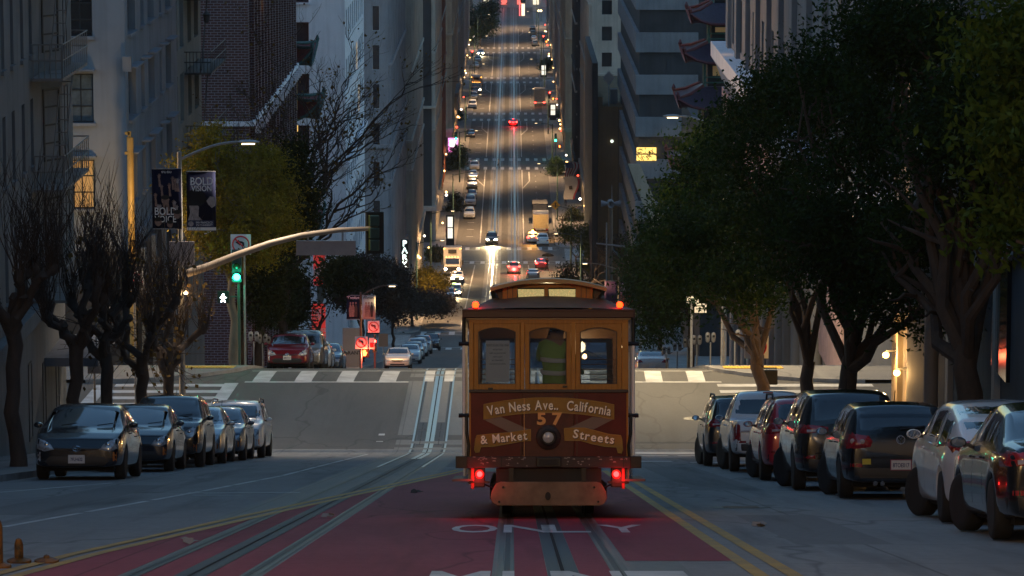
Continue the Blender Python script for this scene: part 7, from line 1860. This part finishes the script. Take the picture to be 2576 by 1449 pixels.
far = [ # kind, overview x, y of tyres, facing us, paint, lights, brakes, label
 ('suv', 1237, 617, True, GRY, True, False, 'dark SUV with bright headlights coming up the left track'),
 ('suv', 1293, 690, False, SIL, False, True, 'silver SUV with red brake lamps on the track ahead of the cable car'),
 ('sedan', 1362, 678, False, MRN, False, True, 'red-lit car turning at the third crossing beside the umbrella'),
 ('sedan', 1341, 706, False, SIL, False, False, 'sedan roof just showing above the cable car'),
 ('sedan', 1291, 318, False, RED, False, True, 'car with blazing red tail lamps far down the track'),
 ('sedan', 1150, 712, True, WHT, True, False, 'car with a flaring headlight right behind the truck'),
 ('sedan', 1143, 748, True, BLU, True, False, 'taxi with lit roof sign and headlight in the left lane'),
 ('wagon', 1127, 760, True, SIL, False, False, 'silver car at the tail of the left queue'),
 ('wagon', 1181, 552, True, WHT, False, False, 'white SUV parked foremost in the far left row'),
 ('van', 1183, 520, True, WHT, False, False, 'white van parked behind the white SUV in the far left row'),
 ('sedan', 1187, 503, True, MRN, False, False, 'dark red sedan in the far left row'),
 ('wagon', 1188, 476, True, SIL, False, False, 'silver crossover in the far left row'),
 ('sedan', 1190, 452, True, SIL, False, False, 'grey sedan in the far left row'),
 ('wagon', 1194, 430, True, GRE, False, False, 'pale crossover at the back of the far left row'),
 ('sedan', 1184, 347, True, BLK2, False, False, 'dark sedan parked alone on the left past the fourth crossing'),
 ('van', 1189, 274, True, WHT, False, False, 'white van parked left far up the street'),
 ('suv', 1192, 252, True, SIL, False, False, 'silver SUV behind the far white van'),
 ('suv', 1195, 240, True, GRY, False, False, 'grey SUV third behind the far white van'),
 ('sedan', 1197, 172, True, SIL, False, False, 'silver sedan parked left near the big tree'),
 ('wagon', 1203, 158, True, GRE, False, False, 'pale wagon parked left by the big tree'),
 ('sedan', 1210, 140, True, WHT, True, False, 'white car with headlights left by the big tree'),
 ('suv', 1346, 117, False, SIL, False, False, 'silver SUV parked right near the plaza'),
 ('sedan', 1343, 104, False, WHT, False, False, 'white sedan parked right near the plaza'),
 ('suv', 1341, 92, False, BRZ, False, False, 'bronze SUV parked right near the plaza'),
 ('sedan', 1339, 78, False, GRY, False, False, 'dark sedan parked right closest to the plaza'),
 ('pickup', 1365, 620, False, WHT, False, False, 'white pickup stopped right at the third crossing'),
 ('sedan', 1340, 612, False, WHT, False, True, 'white car with amber beacon beside the white pickup'),
]
for k, ox, oy, tw, pm, li, br, lab in far:
    d = DY(oy); c, bv = make_car(k, lab, lat(ox, d), d + (2.3 if tw else 2.3), tw, pm, None, 0, detail=0, group='far traffic and parked cars', lights=li, brake=br, lamp='wide', name='distant_car')
    if li:
        q = lamp_light('headlamp_light', (c.location.x, d - 1.2, c.location.z + .75), 1800 if ox in (1237,) else 700, (1, .72, .36), .2, c, 95)
        q.parent = None; q.location = (c.location.x, d - .2, c.location.z + .75); q.rotation_euler = (R(80), 0, math.pi); q.parent = c; q.matrix_parent_inverse = c.matrix_basis.inverted()
        q.location = (c.location.x, d - .3, c.location.z + .8)
    if br and ox in (1291, 1293):
        q = lamp_light('brake_glow', (c.location.x, d - .6, c.location.z + .9), 60, (1, .05, .04), .3); q.parent = c; q.matrix_parent_inverse = c.matrix_basis.inverted()
    if 'taxi' in lab: MB().span(-.25, .25, -.1, .1, 1.46, 1.6).build('roof_sign', glow('taxi sign', (.7, 1, .3), 1.5), c)
    if 'amber' in lab:
        MB().lathe([(.14, 1.46), (.14, 1.6), (.08, 1.68)], n=10).build('beacon', glow('amber beacon', (1, .42, .04), 14), c); q = lamp_light('beacon_light', (c.location.x, c.location.y - .3, c.location.z + 2.0), 500, (1, .45, .08), .2); q.parent = c; q.matrix_parent_inverse = c.matrix_basis.inverted()
# box trucks
def truck(label, ox, oy, toward, lights, boxc, cabc, w=2.4, h=3.7, L=7.5):
    d = DY(oy); x = lat(ox, d); t = thing('box_truck', label, 'truck', (x, d, G(d) + .02), (slope(d), 0, 0), 'box trucks'); f = 1 if toward else -1
    # nearest end at y = 0; the box behind the cab when it faces us
    y0, y1 = (2.1, L) if toward else (0, L - 2.1); yc0, yc1 = (0, 2.0) if toward else (L - 2.0, L)
    MB().span(-w / 2, w / 2, y0, y1, 1.0, h).build('box', boxc, t, bevel=.05); MB().span(-w / 2 + .1, w / 2 - .1, yc0, yc1, .5, 1.5).build('cab', cabc, t, bevel=.1)
    MB().prism([(-w / 2 + .15, yc0 + .6 if toward else yc0, 1.5), (w / 2 - .15, yc0 + .6 if toward else yc0, 1.5), (w / 2 - .2, yc0 + .95 if toward else yc0, 2.45), (-w / 2 + .2, yc0 + .95 if toward else yc0, 2.45)], (0, 1.0, 0)).build('cab_upper', cabc, t, bevel=.06)
    MB().span(-w / 2 + .3, w / 2 - .3, (0 if toward else L) - .05, (0 if toward else L) + .05, .65, 1.25).build('grille', M_trim, t); MB().span(-w / 2, w / 2, -.12, 0, .42, .62).build('bumper', M_chrome, t)
    if toward:
        MB().prism([(-w / 2 + .28, .60, 1.6), (w / 2 - .28, .60, 1.6), (w / 2 - .32, .86, 2.35), (-w / 2 + .32, .86, 2.35)], (0, -.03, 0)).build('windscreen', M_cglass, t)
        MB().span(-.55, .55, y0 - .25, y0, h - .75, h - .25).build('cooling_unit', M_trim, t)
        for s in (-1, 1):
            MB().span(s * (w / 2 + .05), s * (w / 2 + .3), .5, .65, 1.5, 2.1).build('mirror', M_trim, t); MB().lathe([(.001, -.1), (.13, -.06), (.16, 0)], (s * (w / 2 - .35), -.02, .95), 12, 'y').build('headlight', M_hlon if lights else M_hl, t)
        for k in range(5): MB().box((-.8 + k * .4, .95, 2.5), (.12, .06, .07)).build('marker_lamp', glow('amber marker', (1, .35, .05), 5, False), t)
        for s in (-1, 1): MB().box((s * (w / 2 - .12), y0 - .04, h - .15), (.14, .05, .1)).build('marker_lamp', MATS['amber marker'], t)
    else:
        MB().span(-w / 2 + .15, w / 2 - .15, -.03, .0, 1.1, h - .15).build('rear_door', M_galv, t)
        for s in (-1, 1): MB().span(s * (w / 2 - .1), s * (w / 2 - .4), -.06, 0, .75, .95).build('tail_light', M_tlon if lights else M_tl, t)
    for y in (1.0, L - 1.4):
        for s in (-1, 1): wheel(.45, t, s * (w / 2 - .2), y)
    return t
truck('white refrigerated box truck with amber marker lamps facing us on the left', 1138, 695, True, True, mat('truck box white', (.55, .52, .48), .5, var=.1, scale=1), mat('truck cab white', (.5, .47, .43), .4))
truck('white box truck with headlights on the left far up the street', 1199, 236, True, True, MATS['truck box white'], MATS['truck cab white'])
truck('delivery truck with open tail and red lamp on the right far up the street', 1357, 268, False, True, mat('truck box tan', (.36, .3, .26), .6), GRY)
truck('dark flatbed truck with black load parked on the right', 1358, 560, False, False, mat('truck load black', (.02, .02, .022), .7), GRY, h=3.0)
truck('pale utility truck parked right behind the white pickup', 1360, 592, False, False, MATS['truck box white'], MATS['truck cab white'], h=3.2)
# ---- lamps down the flat of the street, both sides
lab = {-1: 'left', 1: 'right'}
names = ('nearest', 'second', 'third', 'fourth', 'fifth', 'sixth', 'seventh', 'eighth', 'ninth')
for s in (-1, 1):
    for i, d in enumerate((400, 470, 545, 615, 690, 770, 860, 945, 1020)):
        C = CL(d) - .7 if s < 0 else CR(d) + .7
        if s > 0: d += 14
        t = thing('street_lamp', '%s lamp post down the %s side of the flat street' % (names[i], lab[s]), 'street lamp', (C, d, G(d) + .13), group='lamp posts down the flat street')
        cobra(t, (C, d, G(d) + .1), 8.8, (C - s * 2.6, d, G(d) + 9.1), M_polegrn, 2700 if i < 4 else 2200 if i < 7 else 1600, r=.1, lc=(1, .60, .29))
# ---- signals and signs at the second crossing, left
D4 = 232; x = lat(908, D4); ps = thing('banner_post', 'lamp post with the two Comfort Women banners', 'lamp post', (x, D4, G(D4) + .13)); cobra(ps, (x, D4, G(D4)), at(908, 735, D4).z - G(D4), at(975, 718, D4), M_polebrn, 300, r=.08)
def pic_statue(t, x, z, w, h, d):
    for u in (.3, .5, .72):
        wput(MB().prism([(x + w * (u + a), d - .205, z + h * b) for a, b in ((-.09, .1), (.09, .1), (.12, .45), (.05, .62), (-.05, .62), (-.12, .45))], (0, .004, 0)), 'printed_figure', M_skin if u < .6 else M_barkd, t); wput(MB().lathe([(w * .07, -.21), (w * .07, -.206)], (x + w * u, d, z + h * .68), 10, 'y', 1.2), 'printed_head', M_skin, t)
banner('dark left banner reading Comfort in white', 872, 742, 905, 802, D4, M_banner, [('"Comfort', .5, .9, .26, M_btxt)], pic=pic_statue); banner('white right banner reading Women over statues', 911, 742, 945, 802, D4, mat('white banner cloth', (.45, .44, .43), .7), [('Women"', .5, .9, .26, M_signk)], pic=pic_statue)
t = thing('traffic_signal', 'red traffic signal with no left turn sign beneath the Comfort Women banners', 'traffic signal', (lat(941, D4), D4 - 2, G(D4) + .13)); x = lat(943, D4 - 2); wput(MB().tube([(x, D4 - 2, G(D4)), (x, D4 - 2, at(943, 830, D4).z)], .06, 8), 'post', M_polebrn, t)
signal_head(t, (x, D4 - 2.3, at(943, 856, D4).z), 'red', sc=.9); lamp_light('signal_light', (x - .5, D4 - 4.2, at(943, 870, D4).z), 90, (1, .12, .05), .2, t); no_turn_sign(t, at(940, 822, D4 - 2.2), .76); q = at(917, 888, D4 - 2.3); ped_signal(t, q, M_hand, 'hand', 1.3)
t = thing('road_sign', 'large no left turn sign below the Comfort Women banners', 'road sign', (lat(909, 228), 228, G(228) + .13)); q = at(909, 862, 228); no_turn_sign(t, q, .80); wput(MB().tube([(q.x, 228.05, G(228)), (q.x, 228.05, q.z + .35)], .04, 8), 'post', M_galv, t)
a, c = at(928, 850, 228), at(938, 878, 228); wput(MB().span(a.x, c.x + .1, 228, 228.02, c.z, a.z), 'notice_plate', M_signw, t); wput(MB().span(a.x + .05, c.x + .05, 227.99, 228, c.z + .1, c.z + .4), 'notice_print', M_signr, t)
t = thing('road_sign', 'orange square sign back beside the red signal', 'road sign', (lat(963, 226), 226, G(226) + .13)); a, c = at(952, 840, 226), at(976, 872, 226); wput(MB().span(a.x, c.x, 226, 226.02, c.z, a.z), 'sign_plate', mat('orange lit plate', (.5, .26, .15), .5), t); wput(MB().tube([((a.x + c.x) / 2, 226.05, G(226)), ((a.x + c.x) / 2, 226.05, a.z)], .035, 6), 'post', M_galv, t)
t = thing('wall_sign', 'pale sign panel reading GRANT beneath the red signal', 'sign', (lat(888, 238), 238, G(238) + .13)); a, c = at(862, 870, 238), at(912, 902, 238); wput(MB().span(a.x, c.x, 238, 238.1, G(238), a.z + 1.2), 'panel', M_lav_w, t); q, f = text_mesh('GRANT', .34, 0, .004); wput(MB().add([((a.x + c.x) / 2 + p[0], 237.98, (a.z + c.z) / 2 - .05 + p[1]) for p in q], f), 'lettering', M_signk, t)
# ---- restaurant blade sign
D5 = 238; a, c = at(784, 765, D5), at(819, 855, D5); t = thing('restaurant_sign', 'tall red restaurant blade sign with a big white character', 'sign', (a.x, D5, c.z)); M_rsign = glow('lit red sign', (.5, .035, .03), .16, False); M_rsign2 = glow('sign white', (.8, .7, .65), .25, False)
wput(MB().span(a.x, c.x, D5, D5 + .25, c.z - 1.0, a.z), 'board', M_rsign, t); a2, c2 = at(788, 640, D5), at(818, 718, D5); wput(MB().span(a2.x, c2.x, D5, D5 + .25, c2.z, a2.z), 'upper_board', M_rsign, t); wput(MB().prism([(a2.x, D5 - .02, a2.z - 1.0), (c2.x, D5 - .02, a2.z - .7), (c2.x, D5 - .02, a2.z - 1.3), (a2.x, D5 - .02, a2.z - 1.6)], (0, .01, 0)), 'pale_band', M_rsign2, t)
wput(MB().prism([(c2.x - .6, D5 + .1, c2.z), (c2.x + .25, D5 + .1, c2.z + 1.4), (c2.x + .1, D5 + .1, c2.z - .4), (c.x - .2, D5 + .1, a.z), (a.x + .4, D5 + .1, a.z)], (0, .1, 0)), 'teal_blade', M_tteal, t)
for s, zz, size in (('家', a.z - .75, .85), ('HOUSE', a.z - 1.75, .30), ('RESTAURANT', a.z - 2.05, .17), ('COCKTAILS', a.z - 2.35, .19)):
    q, f = text_mesh(s, size, 0, .008); 
    if f: wput(MB().add([((a.x + c.x) / 2 + p[0], D5 - .02, zz + p[1]) for p in q], f), 'lettering', M_rsign2, t)
for k in range(9): wput(MB().span(a.x - .35, a.x + .4, D5 - .12, D5 - .04, c.z + .1 + k * .24, c.z + .17 + k * .24), 'ladder_rung', M_signk, t)
# ---- PARK sign in bulbs
D6 = 402; t = thing('neon_sign', 'vertical PARK sign in white lamps above the trees', 'sign', (lat(1018, D6), D6, at(1018, 672, D6).z)); a, c = at(1008, 603, D6), at(1028, 676, D6); wput(MB().span(a.x, c.x, D6, D6 + .3, c.z, a.z), 'board', M_signk, t)
for k, ch in enumerate('PARK'):
    q, f = text_mesh(ch, .95, 0, .02); z = a.z - .45 - k * .8; wput(MB().add([((a.x + c.x) / 2 + p[0], D6 - .02, z + p[1]) for p in q], f), 'letter', glow('sign bulbs', (.75, 1, .95), .8, False), t)
# ---- name sign, siren, banners and lamp on the right
D7 = 500; a, c = at(1443, 686, D7), at(1491, 701, D7); t = thing('street_sign', 'green street name sign reading Kearny ringed with tiny lights', 'street sign', (c.x + 1, D7, G(D7) + .13)); wput(MB().span(a.x, c.x, D7, D7 + .05, c.z, a.z), 'plate', glow('lit green sign', (.02, .30, .14), .12, False), t); q, f = text_mesh('Kearny', .62, 0, .012); wput(MB().add([((a.x + c.x) / 2 + p[0], D7 - .02, (a.z + c.z) / 2 + p[1]) for p in q], f), 'lettering', glow('sign lettering', (.7, .8, .75), .3, False), t); wput(MB().tube([(c.x + 1, D7 + .1, G(D7)), (c.x + 1, D7 + .1, a.z + .2), (a.x, D7 + .1, a.z + .25)], .09, 8), 'mast', M_galv, t)
b = MB(); r_ = random.Random(3)
for k in range(60): p = at(r_.uniform(1435, 1500), r_.uniform(680, 712), D7 - 2); b.lathe([(.001, -.04), (.04, 0), (.001, .04)], p, 5)
wput(b, 'tiny_lights', glow('fairy lights', (1, .75, .25), 2.5, False), t)['kind'] = 'stuff'
D8 = 350; t = thing('siren_pole', 'warning siren with four horns on a tall pole', 'siren', (lat(1535, D8), D8, G(D8) + .13)); x = lat(1535, D8); zz = at(1535, 512, D8).z; wput(MB().tube([(x, D8, G(D8)), (x, D8, zz)], .2, 8), 'pole', M_polebrn, t); wput(MB().tube([(x - .4, D8 - .1, G(D8)), (x - .4, D8 - .1, at(0, 560, D8).z)], .07, 8), 'side_pole', M_galv, t); wput(MB().tube([(x + .1, D8, zz), (x + .1, D8, at(1540, 465, D8).z)], [.06, .02], 6), 'spike', M_galv, t)
for dx, dy in ((-1, 0), (1, 0), (0, -1), (0, 1)):
    pr = [(.12, .1), (.16, .35), (.3, .85), (.34, .95), (.28, .9), (.1, .4)]; wput(MB().lathe([(r__, h__ * (dx + dy)) for r__, h__ in pr], (x, D8, zz), 14, 'x' if dx else 'y'), 'horn', M_conc_w, t, True)
a, c = at(1540, 632, D8), at(1560, 655, D8); wput(MB().prism([(a.x, D8 - .2, a.z), (a.x + .1, D8 - .2, a.z + .1), (c.x + .1, D8 - .2, c.z + .1), (c.x, D8 - .2, c.z)], (0, .7, .2)), 'solar_panel', M_pane, t)
D9 = 318; x = lat(1556, D9); t = thing('banner_post', 'lamp post with BOLD NOW banners right of the cable car roof', 'lamp post', (x, D9, G(D9) + .13)); cobra(t, (x, D9, G(D9)), at(1556, 672, D9).z - G(D9), at(1480, 662, D9), M_polebeige, 500, r=.1)
banner('left purple banner reading BOLD on the lamp post right of the cable car', 1521, 706, 1552, 780, D9, mat('purple banner', (.06, .02, .09), .7), [('BOLD', .6, .25, .5, mat('banner orange print', (.75, .25, .12), .6)), ('MEN', .6, .1, .5, MATS['banner orange print'])]); banner('right orange banner reading BOLD NOW on the lamp post right of the cable car', 1561, 708, 1592, 782, D9, MATS['purple banner'], [('BOLD', .5, .87, .45, M_btxt), ('NOW', .5, .74, .45, M_btxt)], pic=lambda t, x, z, w, h, d: wput(MB().prism([(x + w * u, d - .205, z + h * v) for u, v in ((0, 0), (1, 0), (1, .45), (.7, .6), (.3, .5), (0, .58))], (0, .004, 0)), 'print', mat('orange print', (.6, .16, .08), .7), t))
t = thing('signal_post', 'signal mast curving left over the right pavement behind the tree', 'signal post', (lat(1612, 330), 330, G(330) + .13)); x = lat(1612, 330); wput(MB().tube([(x, 330, G(330)), (x, 330, at(0, 640, 330).z)], .12, 8), 'pole', M_galv, t); wput(MB().tube([at(1612, 640, 330), at(1570, 620, 330), at(1500, 612, 330)], [.09, .08, .06], 8), 'arm', M_galv, t)
# ---- traffic lights and lit kiosks further off
for i, (ox, oy, d, lit, lab) in enumerate(((1147, 348, 640, 'green', 'far left signal showing green'), (1398, 352, 655, 'green', 'far right signal showing green'), (1383, 234, 752, 'red', 'far right signal showing red above a hand'), (1125, 578, 528, 'red', 'left signal showing red by the lit advert'), (1367, 92, 850, 'red', 'small red signal high up the right side'), (1188, 130, 850, 'red', 'small red signal high up the left side'))):
    q = at(ox, oy, d); t = thing('traffic_signal', lab + ' down the street', 'traffic signal', (q.x, d, G(d) + .13), group='distant traffic signals'); wput(MB().tube([(q.x, d + .3, G(d)), (q.x, d + .3, q.z + .4)], .07, 6), 'post', M_polegrn, t); signal_head(t, (q.x, d, q.z + (.4 if lit == 'green' else -.4)), lit, sc=1.5, visor=False)
    if 'right' in lab: ped_signal(t, (q.x + .7, d, q.z - 1.2), M_hand, 'hand', 1.4)
for i, (x0, y0, x1, y1, d, lab) in enumerate(((1124, 543, 1141, 602, 520, 'tall lit white advert panel on the left pavement by the truck'), (1384, 262, 1398, 291, 735, 'lit white kiosk panel on the right pavement'), (1361, 163, 1374, 190, 848, 'small lit kiosk panel high on the right pavement'))):
    a, c = at(x0, y0, d), at(x1, y1, d); t = thing('advert_panel', lab, 'advert panel', (a.x, d, G(d) + .13)); wput(MB().span(a.x - .1, c.x + .1, d + .01, d + .25, G(d), a.z + .1), 'case', M_signk, t); wput(MB().span(a.x + .1, c.x - .1, d - .06, d - .03, (a.z + c.z) / 2 - .07, (a.z + c.z) / 2 + .07), 'frame_bar', M_signk, t); wput(MB().span(a.x + .12, c.x - .12, d - .02, d + .01, c.z + .15, a.z - .15), 'lit_face', glow('advert glow', (1, .93, .75) if i == 0 else (.75, 1, .85), .32), t)
q = at(1140, 365, 655); t = thing('neon_sign', 'pink and white neon sign on the left by the green signal', 'sign', q); wput(MB().span(q.x - .9, q.x + .9, 655, 655.1, q.z - 1.3, q.z + 1.3), 'panel', glow('pink neon', (1, .25, .7), .6, False), t); wput(MB().span(q.x - .6, q.x + .6, 654.9, 655, q.z - .3, q.z + .9), 'white_tube', glow('white neon', (1, .85, .9), 1.0, False), t)
q = at(1459, 358, 640); t = thing('neon_sign', 'small blue lit oval sign on the right facade', 'sign', q); wput(MB().lathe([(.001, -.2), (.3, -.15), (.3, .1)], q, 14, 'y', 3.0), 'tube', glow('blue neon', (.1, .25, 1), 1.2, False), t)
q = at(1421, 320 * .6, 800); t = thing('garland', 'bright yellow garland of lights on the right corner building', 'garland', at(1424, 230, 752)); b = MB(); r_ = random.Random(2)
for k in range(90): v = r_.random(); p = at(1416 + 12 * v + r_.uniform(-3.5, 3.5), 175 + 52 * v + r_.uniform(-3, 3), 752); b.lathe([(.001, -.1), (.1, 0), (.001, .1)], p, 5)
wput(b, 'bulbs', glow('garland bulbs', (1, .72, .1), .9, False), t)['kind'] = 'stuff'
for i, (ox, oy, d) in enumerate(((1134, 205, 770), (1131, 218, 765), (1076, 465, 560), (1109, 300, 690))):
    q = at(ox, oy, d); t = thing('wall_lamp', ('upper warm lantern on the left facade by the canopy', 'lower warm lantern on the left facade by the canopy', 'warm shop light under the left flags', 'cool white shop light on the left facade')[i], 'wall lamp', q); wput(MB().lathe([(.001, -.5), (.3, -.3), (.35, .2), (.001, .5)], q, 8), 'lantern', glow('warm lantern', (1, .6, .2), 1.5), t); lamp_light('lantern_light', q + Vector((.8, -.4, 0)), 400, WARM, .2, t)
# ---- flags
M_fred = mat('flag red', (.30, .03, .04), .7); M_fwhite = mat('flag white', (.5, .48, .46), .7); M_fblue = mat('flag blue', (.02, .03, .12), .7)
def flag(label, ox, oy, d, w, h, kind, s):
    a = at(ox, oy, d); t = thing('flag', label, 'flag', a, group='flags over the pavements'); wput(MB().tube([a + Vector((-s * 3.2, 0, -1.0)), a + Vector((s * .4, 0, .4))], .07, 6), 'staff', M_galv, t)
    n = 9
    def cloth(u0, u1, v0, v1, m, nm, off=0):
        b = MB(); V = []
        for i in range(n + 1):
            v = v0 + (v1 - v0) * i / n
            for u in (u0, u1): V.append((a.x + (u - .5) * w * (1 - .35 * v) + .35 * math.sin(v * 5) * w * .3, d + .15 * math.sin(u * 9 + v * 3) + off, a.z - v * h))
        b.add(V, [(2 * i, 2 * i + 1, 2 * i + 3, 2 * i + 2) for i in range(n)]); o = wput(b, nm, m, t); sd = o.modifiers.new('t', 'SOLIDIFY'); sd.thickness = .02
    if kind == 'us':
        for k in range(9): cloth(k / 9, (k + 1) / 9, 0, 1, M_fred if k % 2 == 0 else M_fwhite, 'stripe')
        cloth(0, .55, 0, .4, M_fblue, 'canton', -.2)
    elif kind == 'ca': cloth(0, .85, 0, 1, M_fwhite, 'field'); cloth(.85, 1, 0, 1, M_fred, 'red_band'); wput(MB().prism([(a.x - .3, d - .3, a.z - h * .4), (a.x + .2, d - .3, a.z - h * .38), (a.x + .3, d - .3, a.z - h * .55), (a.x - .25, d - .3, a.z - h * .55)], (0, .03, 0)), 'emblem', M_barkd, t)
    else: cloth(0, 1, 0, 1, M_fwhite, 'field')
flag('striped flag hanging on the left above the pavement', 1080, 470, 540, 1.0, 3.4, 'us', 1); flag('white flag beside the striped one on the left', 1106, 478, 545, 1.2, 3.2, 'w', 1)
flag('striped flag hanging on the right with blue canton', 1437, 408, 590, 2.4, 2.4, 'us', -1); flag('white flag with red band and bear-like emblem below the striped flag', 1436, 445, 570, 2.6, 3.6, 'ca', -1)
# blue-grey canopy over the left pavement
t = thing('awning', 'flat blue-grey canopy jutting from the left facade far up the street', 'awning', at(1085, 250, 700)); a, c = at(1066, 212, 690), at(1121, 272, 690); wput(MB().span(-11.7, c.x + 2.5, 690, 712, a.z - 2.5, a.z - 1.7), 'slab', M_tteal if False else M_conc_w, t)
# diamond warning sign and small plates on the right
q = at(1397, 516, 548); t = thing('road_sign', 'yellow diamond warning sign on the right before the flatbed truck', 'road sign', (q.x, 548, G(548) + .13)); wput(MB().prism([(q.x - .75, 548, q.z), (q.x, 548, q.z - .75), (q.x + .75, 548, q.z), (q.x, 548, q.z + .75)], (0, .04, 0)), 'plate', mat('warning yellow', (.65, .36, .02), .5), t); wput(MB().box((q.x, 547.98, q.z), (.15, .02, .7)), 'symbol', M_signk, t); wput(MB().tube([(q.x, 548.1, G(548)), (q.x, 548.1, q.z)], .05, 6), 'post', M_galv, t)
# ---- people
d = 488; x = lat(1376, d); person('person in dark coat walking beneath a wide black umbrella', (x, d, G(d) + .01), R(30), 1.78, (.02, .02, .025), (.02, .02, .03))
u = thing('umbrella', 'wide black umbrella held over the person at the third crossing', 'umbrella', (x + .1, d, G(d) + 1.15)); uz = G(d) + 2.25
wput(MB().lathe([(.85, -.22), (.8, -.1), (.55, .05), (.25, .14), (.0001, .17)], (x + .1, d, uz), 16), 'canopy', mat('umbrella cloth', (.004, .004, .005), .95, spec=.02), u, True); wput(MB().tube([(x + .1, d, uz - 1.1), (x + .1, d, uz + .25)], .015, 6), 'shaft', M_signk, u)
for ox, oy, lab, rz, tc in ((1254, 424, 'person crossing the tracks at the fourth crossing', 1.4, (.3, .3, .3)), (1097, 445, 'person in dark clothes walking on the left pavement by the red banner', .2, (.02, .02, .03)), (1422, 520, 'person in dark clothes on the right pavement by the flatbed truck', 0, (.02, .02, .03)), (1218, 78, 'person standing in the street near the plaza', .5, (.03, .03, .04)), (1428, 212, 'person by the steps on the right pavement', 0, (.05, .04, .06)), (1163, 790, 'person in pale top stepping off the left kerb by the queue', .4, (.35, .3, .3))):
    d = DY(oy if oy < 790 else 735); person(lab, (lat(ox, d), d, G(d) + (.14 if abs(lat(ox, d) + 1) > 7.4 else .02)), rz, 1.76, tc)
# red hanging banner on the left facade
t = thing('facade_banner', 'long red vertical banner on the left facade', 'banner', at(1080, 480, 590)); a, c = at(1074, 368, 590), at(1085, 470, 590); wput(MB().span(a.x, c.x, 590, 590.05, c.z, a.z), 'cloth', mat('deep red cloth', (.3, .02, .03), .7), t); wput(MB().tube([(a.x - 1.0, 590, a.z + .1), (c.x, 590, a.z + .1)], .06, 6), 'rod', M_galv, t)
# street clock pillar and lamps at the plaza
q = at(1316, 35, 1090); t = thing('plaza_pillar', 'lit white and red pillar standing in the plaza at the street end', 'pillar', (q.x, 1090, G(1090) + .02)); wput(MB().span(q.x - .5, q.x + .5, 1090, 1091, G(1090), q.z + 3), 'shaft', glow('pillar glow', (1, .75, .5), .5, False), t); wput(MB().span(q.x - 1.2, q.x - .9, 1089.9, 1090.3, q.z - 1, q.z + 4), 'red_tube', glow('red tube', (1, .1, .1), .8, False), t); wput(MB().lathe([(.001, 3), (.8, 3.4), (.9, 4.2), (.001, 5)], (q.x, 1090.5, q.z), 10), 'cap', M_signk, t)
for ox in (1355, 1361): q = at(ox, 27, 1060); t = thing('globe_lamp', 'globe lamp by the plaza, %s of a pair' % ('left' if ox == 1355 else 'right'), 'street lamp', (q.x, 1060, G(1060) + .02)); wput(MB().tube([(q.x, 1060, G(1060)), (q.x, 1060, q.z)], .1, 6), 'post', M_polegrn, t); wput(MB().lathe([(.001, -.4), (.4, 0), (.001, .4)], q, 10), 'globe', glow('warm globe', (1, .7, .3), 1.5), t)
# ------------------------------------------------------------------ a little evening haze over the street
hz = MB().span(-440, 440, -90, 1260, -3.2, CAM_Z + 62).build('haze', None)
hm_, hn, hl_, hp = _nt('evening haze'); hn.remove(hp)
pv = hn.new('ShaderNodeVolumePrincipled'); pv.inputs['Density'].default_value = .00011; pv.inputs['Color'].default_value = (.9, .9, .92, 1); pv.inputs['Anisotropy'].default_value = .35
hl_.new(pv.outputs[0], hn['Material Output'].inputs['Volume']); hz.data.materials.append(hm_); hz['kind'] = 'stuff'; hz['label'] = 'thin evening haze along the street'
